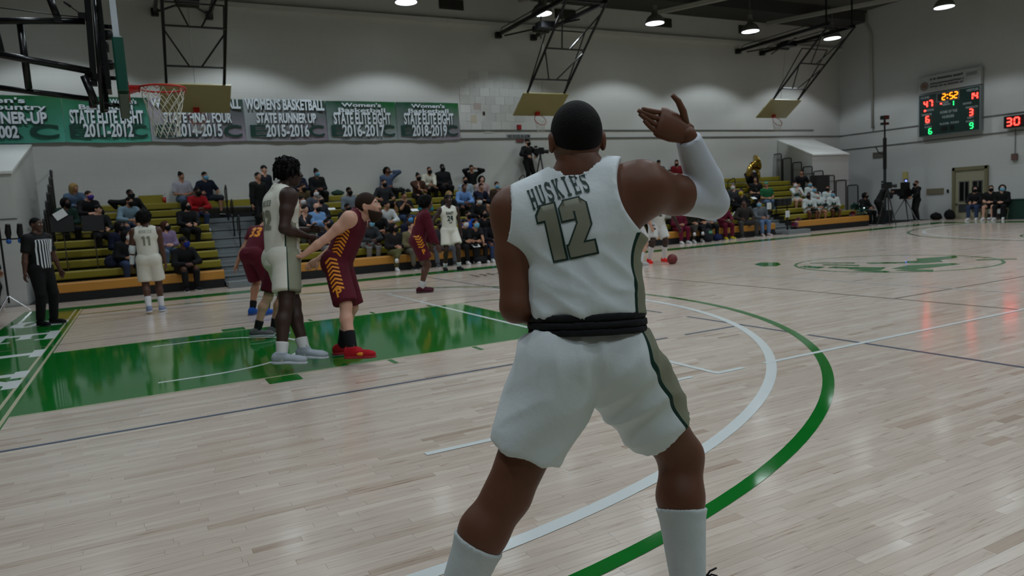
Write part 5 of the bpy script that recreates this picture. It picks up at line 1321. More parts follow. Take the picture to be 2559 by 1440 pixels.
# chevrons down the wearer's side
def chevrons(P, tgt, sgn, y0, y1, n, w_, ctr, ax_, outn, m=None, open_=1):
    x = np.cross(ax_, outn); Pp = []
    for i in range(n):
        y = y0+(y1-y0)*i/n; hh = abs(y1-y0)/n*.5; k = w_*.55*open_
        for a in (-1, 1): Pp.append([(0, y), (a*w_, y+k), (a*w_, y+k+hh), (0, y+hh)])
    decal('chevron_stripe', Pp, frame_mat(ctr+np.asarray(outn)*.15, x, ax_), P[tgt], m or M_GOLD, P['t'], step=.05, off=.006)
def pred():
    loc = np.array((3.05, 5.95, 0)); D = float((at_z(880, 900)-CAM) @ CF); U = lambda x, y, d=0.0: at_D(x, y, D+d)-loc
    fwd = unit(np.array((CR[0], CR[1], 0))*.97+np.array((CF[0], CF[1], 0))*-.12)
    J = dict(pelvis=U(845, 655), neck=U(893, 538), side=unit(np.cross(np.array((0, 0, 1.0)), fwd)), head=U(919, 516), look=unit(np.array((CR[0], CR[1], 0))+np.array((0, 0, .12))), headup=(0, 0, 1),
             hand_r=U(735, 655, -.30), elbow_r=(0, 0, -1.0), hand_l=U(792, 615, .10), elbow_l=(0, 0, -1.0),
             foot_r=at_z(886, 893, .10)-loc, foot_l=at_z(852, 866, .10)-loc, knee_r=fwd, knee_l=fwd, toe_r=fwd, toe_l=fwd+CF*.2, arm=.98, shrug={-1: -CF*.0, 1: (0, 0, 0)})
    J['hand_l'] = U(735, 700, .25); J['headscale'] = 1.12
    P = figure('person', loc, 0, 'bearded maroon player with yellow chevrons leaning forward, hands behind his back', H=1.92, skinc='pale', J=J, res=.017, hres=.024,
               top=(MAROON, 0, -.06, .9), bottom=(MAROON, .95, 1.4), shoes={'upper': (168, 20, 32), 'sole': (150, 20, 30)}, socks=((20, 20, 22), .42), hair=('short', 'brown'), beard=True, hand={'r': dict(curl=.4, dir=-CR*.9+CF*.2, palm=(0, 0, 1)), 'l': dict(curl=.3)})
    out = -P['sd']
    chevrons(P, 'shirt', 1, -.02, .40, 11, .055, P['pel']+P['up']*.0, P['up'], out, open_=-1)
    ax_ = unit(P['hip'][-1]-P['kn'][-1]); on = unit(out-ax_*(out@ax_))
    chevrons(P, 'pants', 1, -.30, .06, 8, .06, P['hip'][-1], ax_, on, open_=-1)
    decal('team_letter', text_polys('P', .13, .06, .004), frame_mat(P['hip'][-1]-ax_*.36+on*.15, np.cross(ax_, on), ax_), P['pants'], M_GOLD, P['t'], step=.04, off=.006)
    for q in (-1,):
        A = P['an'][q]; MB().ball(A+unit(J['toe_r'])*.09-np.array((0, 0, .045))-CF*.038, (.05, .012, .018), 8, R=basis(CF*-1)).build('shoe_patch', M_GOLD, P['t'], smooth=True)
pred()
def pW(px, py, label, H, fwd, J, D=None, **k):
    loc = at_z(px, py); loc[2] = 0
    return figure('person', loc, 0, label, H=H, J=J, **k)
def stand(lean=(0, 0, 0), s=1.0, hr=(-.28, -.10, .80), hl=(.28, -.10, .80), fr_=(-.13, 0, .09), fl=(.13, 0, .09), look=(0, -1, 0), **k):
    p = np.array((0, 0, .96*s)); n = p+np.array((lean[0], lean[1], .53*s+lean[2]))
    J = dict(pelvis=p, neck=n, look=look, hand_r=np.array(hr)*s, hand_l=np.array(hl)*s, foot_r=np.array(fr_)*np.array((s, s, 1)), foot_l=np.array(fl)*np.array((s, s, 1)), knee_r=(-.15, -1, 0), knee_l=(.15, -1, 0), elbow_r=(-.6, .7, 0), elbow_l=(.6, .7, 0))
    J.update(k); return J
def head_to(x, y):   # rotation for someone who faces direction (x,y)
    return math.atan2(x, -y)
def rotl(v, rz):      # world vector into a figure's local frame
    c, s_ = math.cos(-rz), math.sin(-rz); return np.array((v[0]*c-v[1]*s_, v[0]*s_+v[1]*c, v[2] if len(v) > 2 else 0))
# maroon number 3 in blue shoes, mostly hidden
g3 = at_z(630, 790); r3 = head_to(.75, .65)
P = figure('person', g3+np.array((.12, .1, 0)), r3, 'maroon player in royal blue shoes, half hidden behind the tall centre', H=1.95, skinc='tan', J=stand(s=1.04, lean=(0, -.34, -.12), look=(0, -1, 0), hl=(.34, .02, .80), hr=(-.30, -.1, .85), fr_=(-.2, .05, .09), fl=(.12, 0, .09), elbow_l=(.9, .5, .2)), res=.02, hres=.035,
           top=(MAROON, .55, -.08), bottom=(MAROON, .9, 1.4), shoes={'upper': (26, 84, 170), 'sole': (24, 60, 130)}, socks=((20, 20, 22), .3), hair=('short', 'brown'))
jersey_no(P, '33', frame_on(P, -1, .36), .2, .22, M_GOLD)
# grey-shoed player standing behind the centre
g4 = at_z(706, 838); r4 = head_to(.9, -.1)
figure('person', g4, r4, 'pale legged player in grey shoes and white over black socks behind the tall centre', H=1.84, skinc='pale', J=stand(s=1.03, lean=(0, -.22, -.04), fr_=(-.10, .32, .09), fl=(.12, .10, .09), hr=(-.2, -.25, 1.05), hl=(.2, -.25, 1.05)), res=.02, hres=.04,
       top=(MAROON, 0, -.06), bottom=(MAROON, .85, 1.3), shoes={'upper': (96, 98, 100), 'sole': (170, 176, 182)}, socks=((26, 26, 28), .30), hair=('short', 'brown'))
# number 11
g = at_z(387, 782); r = head_to(.10, 1.0)
P = figure('person', g, r, 'player in white number 11 jersey with arm sleeve walking away from us', H=1.82, skinc='dark', J=stand(s=1.04, hr=(-.27, -.02, .70), hl=(.30, -.05, .70), look=(-.75, -1, .05), fr_=(-.11, -.1, .09), fl=(.07, .12, .12)), res=.02, hres=.035,
           top=(M_JC, 0, -.04, 1.2), bottom=(M_JC, .85, 1.6), shoes={'upper': (130, 140, 168), 'sole': (200, 204, 210)}, socks=((220, 220, 224), .45), hair=('afro', 'black'))
jersey_no(P, '11', frame_on(P, -1, .32), .17, .16, M_SAGE); decal('team_lettering', glyph_polys('HUSKIES', .055, .022, .008), frame_on(P, -1, .46), P['shirt'], M_SAGE, P['t'], step=.04, off=.006)
Q1, Q2 = nets([C(P['el'][1]-(P['el'][1]-P['sh'][1])*.25, P['el'][1], .056, .052, .02, cut0=True), E(P['el'][1], (.054,)*3, .02), C(P['el'][1], P['wr'][1], .052, .038, .02, cut1=True)], .018); to_obj('arm_sleeve', Q1, Q2, cloth((206, 214, 216)), P['t'])
# referee
g = at_z(120, 812); r = head_to(.75, -.65)
P = figure('person', g, r, 'referee in black and white striped shirt and black trousers at the left', H=1.80, skinc='dark', J=stand(s=1.03, hr=(-.34, -.02, .80), hl=(.32, -.08, .80), look=(.15, -1, 0)), res=.018, hres=.032, build=1.06,
           top=((16, 16, 18), .75, -.02, 1.1), bottom=((15, 15, 17), 1.97), shoes={'upper': (14, 14, 15), 'sole': (14, 14, 15)}, hair=('buzz', 'black'))
Pc = coords_of(P['shirt'].data)-P['pel']; u = (Pc @ P['sd'])/.36+.5; arm_ = np.abs(Pc @ P['sd']) > .19
bm_ = band_mat('referee_stripes', [(0, srgb(16, 16, 18))]+[(x, srgb(214, 218, 222) if i % 2 == 0 else srgb(16, 16, 18)) for i, x in enumerate((.10, .16, .235, .295, .37, .43, .505, .565, .64, .70, .775, .835, .90))])
set_side(P['shirt'], np.where(arm_ | ((Pc @ P['up']) > .47), 0, u), bm_)
# maroon number 1 in long sleeves
g = at_z(1053, 731); r = head_to(1.0, -.15)
P = figure('person', g, r, 'maroon long sleeved player number 1 with yellow chevrons on his shorts', H=1.92, skinc='dark', J=stand(s=1.05, lean=(0, -.17, -.03), hr=(-.26, -.34, .72), hl=(.26, -.30, .78), look=(0, -1, .05), fr_=(-.10, .02, .09), fl=(.10, -.05, .09), elbow_r=(-.5, .8, .2), elbow_l=(.5, .8, .2)), res=.019, hres=.032,
           top=(MAROON, 1.95, .02), bottom=(MAROON, .75, 1.5), shoes={'upper': (70, 16, 32), 'sole': (40, 12, 20)}, socks=((190, 190, 190), .3), hair=('afro', 'black'))
jersey_no(P, '1', frame_on(P, -1, .34, .03), .18, .12, M_GOLD)
Q1, Q2 = nets([C(P['pel']-P['up']*.02, P['wst'], .19, .165, .03, flat=(P['fr'], .84))], .02, clip=[PL(P['pel']+P['up']*.135, P['up']), PL(P['pel']+P['up']*.085, -P['up'])]); to_obj('waistband', Q1, Q2, cloth((200, 198, 204)), P['t'])
ax_ = unit(P['hip'][-1]-P['kn'][-1]); on = unit(-P['sd']-ax_*(-P['sd']@ax_)); chevrons(P, 'pants', 1, -.12, .14, 5, .06, P['hip'][-1], ax_, on, open_=1)
decal('team_letter', text_polys('P', .13, .06, .004), frame_mat(P['hip'][-1]-ax_*.20+on*.15, np.cross(ax_, on), ax_), P['pants'], M_GOLD, P['t'], step=.04, off=.006)
# number 24
g = at_z(1130, 676); r = head_to(-.1, -1)
P = figure('person', g, r, 'player in cream number 24 jersey facing us by the far sideline', H=2.02, skinc='deep', J=stand(s=1.11, hr=(-.46, -.06, .93), hl=(.28, .0, .86), look=(.5, -1, 0), fr_=(-.14, .1, .09), fl=(.15, -.1, .09), elbow_r=(-1, .3, .3)), res=.022, hres=.035,
           top=(M_JC, 0, -.02, 1.1), bottom=(M_JC, .75, 1.6), shoes={'upper': (18, 18, 20), 'sole': (18, 18, 20)}, socks=((206, 206, 206), .25), hair=('buzz', 'black'))
jersey_no(P, '24', frame_on(P, 1, .30), .14, .17, M_DGR)
decal('team_lettering', text_polys('EAST', .10, .20, .004), frame_on(P, 1, .43), P['shirt'], M_DGR, P['t'], step=.05, off=.006)
decal('small_logo', text_polys('LA', .06, .08, .004), frame_on(P, 1, .19), P['shirt'], M_DGR, P['t'], step=.05, off=.006)
# number 2 dribbling
g = at_z(1645, 656); r = head_to(-.25, -1)
P = figure('person', g, r, 'player in white number 2 shirt and bright red shoes dribbling the ball', H=1.86, skinc='deep', J=stand(s=1.0, lean=(.02, -.16, -.04), hr=(-.28, -.28, .92), hl=(.52, -.30, .66), look=(.1, -1, .05), fr_=(-.24, .0, .09), fl=(.17, .05, .09), elbow_l=(1, .5, .2), headscale=1), res=.022, hres=.035,
           top=((216, 216, 212), .55, -.02), bottom=((214, 214, 212), .80, 1.4), shoes={'upper': (222, 34, 30), 'sole': (222, 40, 30)}, socks=((216, 216, 216), .72), hair=('buzz', 'black'))
jersey_no(P, '2', frame_on(P, 1, .28), .13, .10, M_DGR)
decal('team_lettering', text_polys('EAST', .10, .20, .004), frame_on(P, 1, .41), P['shirt'], M_DGR, P['t'], step=.05, off=.006)
# basketball
D_ = .24*FPX/25.5; bc = at_D(1680, 648, D_)
t = thing('basketball', bc, 0, 'dark red leather basketball bouncing by the red shoed dribbler', 'ball')
MB().ball((0, 0, 0), .12, 32).build('leather', mat('ball_leather', srgb(112, 34, 34), .5, bump=.4, bscale=300), t, smooth=True)
for k in range(4):
    R_ = basis((math.cos(k*PI/4), math.sin(k*PI/4), 0)); MB().tube([R_ @ np.array((.1205*math.cos(a), 0, .1205*math.sin(a))) for a in np.linspace(0, 2*PI, 33)[:-1]], .0018, 4, closed=True).build('seam', M_BLACK, t)
# defender hidden behind the large player, one arm showing
g = at_z(1592, 664); r = head_to(1, .1)
figure('person', g, r, 'pale armed player in white mostly hidden behind the large player, arm hanging down', H=1.88, skinc='pale', J=stand(s=1.0, lean=(0, -.10, -.02), hr=(-.12, -.52, .62), hl=(.2, -.3, .9), fr_=(-.12, .0, .09), fl=(.12, .3, .09)), res=.024, hres=.05,
       top=((205, 205, 205), .3, -.02), bottom=((205, 205, 205), .9, 1.3), shoes={'upper': (190, 190, 190), 'sole': (160, 160, 160)}, socks=((210, 210, 210), .5), hair=('short', 'brown'))
# ================================================================== THE CROWD on the benches
crnd = random.Random(21)
def seat_J(pose, s, look, lean=0.0, row0=False):
    n = np.array((crnd.uniform(-.03, .03), -.04-lean, .10+.50*s))
    J = dict(pelvis=(0, 0, .11*s), neck=n, look=look, foot_r=(-.13, -.30 if not row0 else -.42, -.345), foot_l=(.13, -.32 if not row0 else -.40, -.345), knee_r=(-.12, -1, .6), knee_l=(.12, -1, .6), elbow_r=(-.7, .5, -.6), elbow_l=(.7, .5, -.6), waist=.12)
    if pose == 'knees': J.update(hand_r=(-.12, -.40, .24), hand_l=(.12, -.40, .24))
    elif pose == 'clasp': J.update(hand_r=(-.05, -.40-lean*.6, .22), hand_l=(.05, -.41-lean*.6, .23), neck=n+(0, -.14, -.04), elbow_r=(-1, .3, -.3), elbow_l=(1, .3, -.3))
    elif pose == 'fold': J.update(hand_r=(.10, -.22, .34), hand_l=(-.08, -.22, .32), elbow_r=(-1, .1, -.6), elbow_l=(1, .1, -.6))
    elif pose == 'lap': J.update(hand_r=(-.07, -.26, .22), hand_l=(.07, -.27, .22))
    elif pose == 'phone': J.update(hand_r=(-.06, -.30, .56), hand_l=(.06, -.28, .44), elbow_r=(-.7, .2, -1), elbow_l=(.7, .2, -1))
    elif pose == 'camera': J.update(hand_r=(-.13, -.16, .74), hand_l=(.13, -.16, .74), elbow_r=(-1, -.1, -.5), elbow_l=(1, -.1, -.5))
    elif pose == 'chin': J.update(hand_r=(-.02, -.17, .53), hand_l=(.10, -.30, .26), neck=n+(0, -.10, -.04), elbow_r=(-.4, -.4, -1))
    elif pose == 'face': J.update(hand_r=(-.07, -.26, .22), hand_l=(.15, -.06, .72), elbow_l=(1, -.2, -.4))
    elif pose == 'cross': J.update(hand_r=(-.05, -.26, .24), hand_l=(.07, -.27, .24), foot_l=(-.20, -.62, -.10), knee_l=(.2, -1, 1.2), toe_l=(-.5, -1, .2))
    elif pose == 'wide': J.update(hand_r=(-.24, -.30, .24), hand_l=(.24, -.30, .24), foot_r=(-.28, J['foot_r'][1], -.345), foot_l=(.28, J['foot_l'][1], -.345), knee_r=(-.6, -1, .5), knee_l=(.6, -1, .5))
    elif pose == 'reach': J.update(hand_r=(-.12, -.44, .22), hand_l=(.02, -.60, .12), neck=n+(0, -.10, -.03))
    elif pose == 'tilt': J.update(hand_r=(-.36, -.05, .30), hand_l=(.16, -.36, .24), neck=n+(-.04, -.12, -.04), elbow_r=(-1, .2, .8))
    return J
SEATED = []
def sp(px, py, k, label, pose, skinc, top, bottom, shoes, hair, mask=None, turn=None, lean=0.0, H=1.74, build=1.0, look=None, group='spectators on the bleachers', dx=0, **kw):
    """seat a spectator: px,py the head in the photograph, k the bench row (None: best fit)"""
    s = H/1.75; hh = .10+.50*s+.15*s
    if pose in ('clasp', 'chin', 'reach', 'tilt'): hh -= .04
    if k is None:
        k = min(range(9), key=lambda r: abs(at_Y(px, py, row_y(r)+.10)[2]-(seat_z(r)+hh)))
    p = at_Y(px, py, row_y(k)+(.05 if pose not in ('clasp', 'chin') else -.06)-lean)
    loc = np.array((p[0]+dx, row_y(k)+.17, seat_z(k)))
    dz = p[2]-(seat_z(k)+hh)
    SEATED.append((label, k, round(float(dz), 2), round(float(loc[0]), 2)))
    if turn is None: turn = max(-.5, min(.6, (10.5-loc[0])*.03))
    tgt = np.array((11.5, 12.0, 1.5))-np.array((loc[0], loc[1], loc[2]+.75)); lk = unit(tgt) if look is None else look
    lk = rotl(lk, turn); lk[2] = max(-.35, lk[2]); 
    if lk[1] > -.35: lk[1] = -.35
    lk = unit(lk)
    return figure('person', loc, turn, label, H=H, skinc=skinc, J=seat_J(pose, s, lk, lean, k == 0), top=top, bottom=bottom, shoes=shoes, hair=hair, mask=mask, res=.029, hres=.060, build=build, group=None, **kw)
BK, NV, DG, GRY, WH, DN, LB, JE, DJ = (18, 18, 20), (22, 26, 48), (20, 46, 38), (78, 82, 86), (206, 208, 210), (84, 104, 130), (112, 152, 200), (48, 62, 92), (40, 44, 52)
MB_, MW, MK, MP = (120, 176, 206), (214, 214, 216), (20, 20, 22), (74, 50, 140)
WS, KS = (212, 212, 214), (22, 22, 24)
# left bank
sp(180, 478, None, 'person with a tan pom beanie and light denim jacket, far left of the crowd', 'clasp', 'tan', (DN, 1.9), (JE, 1.9), KS, ('long', 'blond'), None, cap=('beanie', (150, 122, 70)))
sp(158, 500, None, 'person in dark green sweatshirt behind the left black music stand', 'lap', 'dark', (DG, 1.9), (BK, 1.9), KS, ('curly', 'black'), MK)
sp(212, 494, None, 'man with purple mask and black jacket behind the music stands', 'clasp', 'pale', (BK, 1.9), (BK, 1.9), KS, ('short', 'brown'), MP, build=1.1)
sp(242, 532, None, 'person in black hoodie with white sleeve print behind the right music stand', 'knees', 'pale', (BK, 1.9), (BK, 1.9), KS, ('short', 'black'), None, cap=('cap', (16, 16, 18)))
sp(324, 482, None, 'man in black sweater leaning on one arm on a high left bench', 'tilt', 'dark', (BK, 1.9), (BK, 1.9), KS, ('buzz', 'black'), MK, build=1.1)
sp(313, 508, None, 'man in light denim jacket with black mask and clasped hands', 'clasp', 'tan', ((116, 140, 156), 1.9), (JE, 1.9), KS, ('short', 'black'), MK, build=1.05)
sp(311, 598, None, 'woman in black coat with white mask and blue jeans, left of jersey 11', 'lap', 'tan', (BK, 1.9), (JE, 1.9), KS, ('long', 'black'), MW)
sp(297, 572, None, 'person with long dark hair behind the woman in the white mask', 'lap', 'dark', (NV, 1.9), (JE, 1.9), KS, ('long', 'black'), MK)
sp(412, 575, None, 'girl in lilac shirt with long brown hair, right of jersey 11', 'lap', 'pale', ((134, 116, 148), 1.9), (DN, 1.9), WS, ('long', 'auburn'), MK, H=1.6)
sp(453, 445, 8, 'woman in white shirt and dark jacket on the top bench', 'lap', 'tan', ((168, 166, 176), .9), (DN, 1.9), WS, ('bun', 'black'), None)
sp(513, 442, 8, 'man in navy shirt with blue mask on the top bench by the first stair', 'wide', 'tan', ((20, 26, 42), .9), (DJ, 1.2), KS, ('short', 'black'), MB_, build=1.2)
sp(487, 474, None, 'man in bright red sweater with black mask below the couple', 'clasp', 'dark', ((150, 14, 24), 1.9), (JE, 1.9), WS, ('short', 'black'), MK, build=1.15)
sp(463, 516, None, 'woman in long black dress and coat in the middle of the left bank', 'knees', 'pale', (BK, 1.9), (BK, 1.98), KS, ('long', 'black'), MK, build=1.1)
sp(455, 612, 0, 'man in black hoodie with royal blue mask on the orange front bench', 'clasp', 'dark', (BK, 1.9), (BK, 1.95), KS, ('short', 'black'), (24, 44, 130), build=1.15, H=1.84, cap=('beanie', BK))
# middle bank, left part
sp(742, 432, 8, 'person in navy sweatshirt and black cap on the top bench behind the tall centre', 'knees', 'tan', (NV, 1.9), (DJ, 1.9), KS, ('short', 'black'), MB_, cap=('cap', BK))
sp(792, 434, 8, 'person with hair bun, blue mask and black hoodie on the top bench', 'lap', 'brown', (BK, 1.9), (BK, 1.9), KS, ('bun', 'black'), MB_)
sp(755, 472, None, 'person in olive jacket and black mask behind the tall centre', 'clasp', 'tan', ((84, 70, 44), 1.9), (DJ, 1.9), KS, ('short', 'brown'), MK)
sp(788, 474, None, 'woman with white mask and grey denim jacket', 'lap', 'pale', ((74, 80, 90), 1.9), (JE, 1.9), KS, ('long', 'black'), MW)
sp(750, 502, None, 'person in dark coat with round white mask beside the tall centre', 'lap', 'tan', (NV, 1.9), (DN, 1.9), KS, ('short', 'black'), MW)
sp(798, 496, None, 'grey haired man in black jacket and black mask', 'lap', 'pale', (DJ, 1.9), (JE, 1.9), KS, ('short', 'grey'), MK)
sp(757, 524, None, 'dark haired man in charcoal shirt with hand at his mouth', 'chin', 'pale', ((44, 46, 52), 1.2), (GRY, 1.9), KS, ('short', 'black'), None)
sp(790, 518, None, 'bald man in light blue shirt, black mask and pale trousers', 'fold', 'pale', (LB, 1.9), ((176, 182, 186), 1.9), KS, ('none', 'black'), MK, build=1.1)
sp(875, 482, None, 'man in grey checked shirt with black mask on an upper bench', 'lap', 'brown', ((116, 126, 136), 1.5), (JE, 1.9), KS, ('short', 'black'), MK)
sp(866, 516, None, 'man in black sweater and black mask behind the bearded player', 'clasp', 'brown', (BK, 1.9), (BK, 1.9), KS, ('short', 'black'), MK, build=1.1)
sp(922, 560, None, 'man in grey sweatshirt and pants with blue mask and pink cap', 'clasp', 'dark', ((54, 58, 62), 1.9), ((134, 136, 138), 1.95), WS, ('buzz', 'black'), MB_, cap=('cap', (180, 120, 140)), build=1.05)
sp(970, 434, 8, 'woman in denim jacket on the top bench, hand against her dark hair', 'face', 'brown', ((72, 86, 112), 1.9), (BK, 1.9), KS, ('curly', 'black'), None)
sp(957, 458, None, 'man in charcoal shirt and shorts right below the woman in denim', 'wide', 'tan', ((40, 42, 46), 1.2), (BK, .9), KS, ('buzz', 'brown'), MK, build=1.1)
sp(1010, 482, None, 'man in black tee lifting a phone to his face', 'phone', 'tan', (BK, .8), (JE, 1.9), KS, ('short', 'black'), None, build=1.1)
sp(966, 508, None, 'young man in white hoodie looking down', 'clasp', 'tan', ((200, 204, 206), 1.9), ((60, 52, 42), 1.2), WS, ('short', 'black'), None)
sp(944, 534, None, 'person in black jacket with pale mask in front of the white hoodie', 'clasp', 'tan', (BK, 1.9), (BK, 1.9), KS, ('short', 'black'), (170, 172, 174))
sp(1024, 538, None, 'person in black with bright blue mask and white shoulder bag', 'lap', 'dark', (NV, 1.9), (BK, 1.9), KS, ('buzz', 'black'), (90, 160, 220))
sp(1062, 492, None, 'child in turquoise shirt with white mask behind jersey 1', 'lap', 'dark', ((10, 130, 142), .9), (BK, 1.9), WS, ('buzz', 'black'), MW, H=1.5)
sp(1046, 446, None, 'woman in brown top with clasped hands on a high bench', 'chin', 'tan', ((72, 48, 38), .9), (BK, 1.9), KS, ('bun', 'black'), MK)
sp(1071, 436, 8, 'man in cream white shirt and black mask reaching forward on the top bench', 'reach', 'tan', ((206, 202, 186), 1.9), (BK, 1.9), WS, ('buzz', 'brown'), MK)
sp(1108, 428, 8, 'very broad man in black coat on the top bench', 'lap', 'deep', (BK, 1.9), (BK, 1.9), KS, ('buzz', 'black'), MK, build=1.35, H=1.88)
sp(1122, 484, None, 'woman with long blonde hair and black mask', 'clasp', 'pale', (BK, 1.9), ((170, 166, 156), 1.9), KS, ('long', 'blond'), MK)
sp(1181, 418, 8, 'man in black sweater holding a camera up with both hands', 'camera', 'tan', (BK, 1.9), ((140, 132, 108), 1.9), KS, ('short', 'black'), None, build=1.05)
sp(1166, 450, None, 'man in white and blue striped shirt with black mask', 'lap', 'tan', ((150, 164, 176), 1.9), (DN, 1.9), KS, ('buzz', 'black'), MK)
sp(1158, 468, None, 'man in light blue sweatshirt with crossed forearms on his knees', 'clasp', 'brown', ((108, 146, 200), 1.9), (BK, 1.9), KS, ('buzz', 'black'), None, build=1.05)
sp(1207, 454, None, 'woman with curly dark hair and pale pink cardigan', 'lap', 'pale', ((176, 152, 150), 1.9), (DJ, 1.9), KS, ('curly', 'black'), None)
sp(1203, 476, None, 'young man in navy shirt and shorts with hand on chin', 'chin', 'tan', (NV, 1.9), ((48, 46, 48), .95), KS, ('short', 'black'), None)
sp(1245, 464, None, 'man in brown jacket with blue mask by the second stair', 'lap', 'tan', ((56, 42, 32), 1.9), (BK, 1.9), KS, ('short', 'brown'), MB_, build=1.1)
sp(1257, 490, None, 'child in royal blue tracksuit top by the second stair', 'knees', 'brown', ((28, 50, 160), 1.9), (BK, 1.9), WS, ('short', 'black'), MK, H=1.45)
sp(1194, 496, None, 'person in black cap, white mask and black coat', 'clasp', 'tan', (BK, 1.9), (DJ, 1.9), KS, ('short', 'black'), MW, cap=('cap', BK), build=1.1)
sp(1025, 560, None, 'woman in tan jacket turned sideways behind jersey 1', 'lap', 'pale', ((112, 104, 76), 1.9), ((96, 92, 80), 1.9), KS, ('bun', 'brown'), None)
sp(985, 592, 0, 'person in black patterned top and olive trousers on the orange bench', 'cross', 'tan', ((32, 30, 30), 1.9), ((84, 82, 48), 1.9), WS, ('long', 'black'), MK)
sp(1098, 556, 0, 'person in grey coat and grey jeans behind jersey 24', 'wide', 'dark', ((44, 44, 48), 1.9), ((84, 88, 96), 1.95), GRY, ('short', 'black'), MK, build=1.05)
sp(1162, 566, 0, 'person in black cap and white mask in white sneakers on the front bench', 'knees', 'tan', (BK, 1.9), (BK, 1.95), WS, ('short', 'black'), MW, cap=('cap', BK))
sp(1187, 560, 0, 'woman in black tee with blue mask writing on a white sheet', 'reach', 'tan', ((24, 24, 26), .8), (BK, 1.95), WS, ('tail', 'black'), MB_)
sp(1172, 545, None, 'person in bright blue jacket behind the row of black coats', 'lap', 'tan', ((20, 82, 190), 1.9), (BK, 1.9), KS, ('short', 'black'), MK)
sp(1229, 566, 0, 'person in black jacket with purple lanyard and dark jeans', 'clasp', 'brown', ((16, 16, 24), 1.9), (JE, 1.95), WS, ('curly', 'black'), MK, build=1.05)
sp(1213, 540, None, 'person with black hair and black jacket behind the purple lanyard', 'lap', 'tan', (BK, 1.9), (BK, 1.9), KS, ('curly', 'black'), MK)
sp(1262, 548, None, 'person in black jacket next to the large player\'s elbow', 'phone', 'brown', (BK, 1.9), (BK, 1.9), KS, ('long', 'black'), MK)
sp(1262, 580, 0, 'person in black coat and blue jeans at the front beside the large player', 'lap', 'tan', (BK, 1.9), (JE, 1.95), WS, ('short', 'black'), MK)
sp(820, 590, 1, 'person in dark sweater and grey trousers between the centre and the bearded player', 'lap', 'tan', (NV, 1.9), ((120, 124, 128), 1.95), GRY, ('short', 'black'), MK)
# beyond the large player
sp(1620, 404, 8, 'dark haired person on the top bench just over the raised upper arm', 'lap', 'tan', (BK, 1.9), (BK, 1.9), KS, ('short', 'black'), None)
sp(1650, 412, 8, 'person with black cap on the top bench over the upper arm', 'lap', 'tan', (DJ, 1.9), (BK, 1.9), KS, ('short', 'black'), None, cap=('cap', BK))
sp(1695, 408, 8, 'bearded man in red shirt on the top bench under the raised hand', 'lap', 'tan', ((110, 20, 28), .9), (BK, 1.9), KS, ('short', 'black'), None, beard=True)
sp(1720, 412, 8, 'person in white and black shirt looking at a phone on the top bench', 'phone', 'tan', ((188, 190, 188), .9), (BK, 1.9), KS, ('short', 'black'), None)
sp(1677, 428, None, 'person with black hair partly hidden by the raised arm', 'lap', 'tan', (BK, 1.9), (BK, 1.9), KS, ('short', 'black'), None)
sp(1626, 506, None, 'person in black and white jacket above jersey 2', 'clasp', 'tan', ((40, 40, 44), 1.9), (BK, 1.9), KS, ('short', 'black'), MK)
sp(1682, 520, 1, 'person in white camouflage shirt behind jersey 2', 'lap', 'tan', ((150, 148, 142), 1.9), (BK, 1.9), KS, ('long', 'black'), MK)
sp(1700, 540, 0, 'woman in maroon tracksuit with long dark hair on the team bench', 'lap', 'tan', ((96, 20, 44), 1.9), ((100, 20, 46), 1.95), WS, ('long', 'black'), MK)
sp(1731, 537, 0, 'player in black and yellow top with crossed legs and white sneakers', 'cross', 'tan', ((34, 34, 24), 1.9), ((50, 46, 40), 1.9), WS, ('short', 'black'), MK)
sp(1752, 540, 0, 'player in black shirt with crossed leg beside the yellow and black top', 'cross', 'tan', (BK, .9), (BK, 1.9), WS, ('short', 'black'), MK)
sp(1773, 526, None, 'person in white and blue plaid jacket behind the team bench', 'lap', 'tan', ((126, 138, 152), 1.9), (BK, 1.9), KS, ('short', 'black'), MK)
sp(1812, 535, 0, 'injured player in maroon tracksuit with yellow shoes', 'knees', 'dark', ((96, 18, 42), 1.9), ((92, 18, 40), 1.95), (196, 176, 20), ('short', 'black'), MK)
sp(1863, 508, 0, 'man in dark brown jacket seated upright on the front bench, hands on knees', 'wide', 'dark', ((44, 40, 38), 1.9), ((62, 60, 60), 1.95), (56, 54, 54), ('buzz', 'black'), None, build=1.1, H=1.85)
sp(1904, 512, 0, 'man in grey hoodie, blue mask and light jeans on the front bench', 'knees', 'tan', ((98, 104, 110), 1.9), ((98, 122, 158), 1.95), (196, 178, 178), ('short', 'black'), MB_, build=1.05)
sp(1856, 484, None, 'woman with bright yellow mask and black coat', 'lap', 'tan', (BK, 1.9), (BK, 1.9), KS, ('bun', 'black'), (196, 176, 30))
sp(1836, 468, None, 'man in grey coat right beside the white elbow', 'lap', 'pale', ((52, 54, 56), 1.9), (BK, 1.9), KS, ('short', 'grey'), MW)
TUBA = sp(1880, 424, None, 'tuba player in black on a high bench inside the brass coil', 'phone', 'brown', (BK, 1.9), (BK, 1.9), KS, ('short', 'black'), None, H=1.85)
sp(1894, 450, None, 'musician in black tee below the tuba player', 'lap', 'tan', ((20, 22, 24), .7), ((26, 30, 44), 1.9), KS, ('long', 'black'), None)
DRUM = sp(1921, 462, None, 'drummer in green tee and green cap', 'lap', 'tan', ((30, 96, 58), .7), (DN, 1.9), KS, ('short', 'black'), None, cap=('cap', (74, 150, 124)), build=1.1)
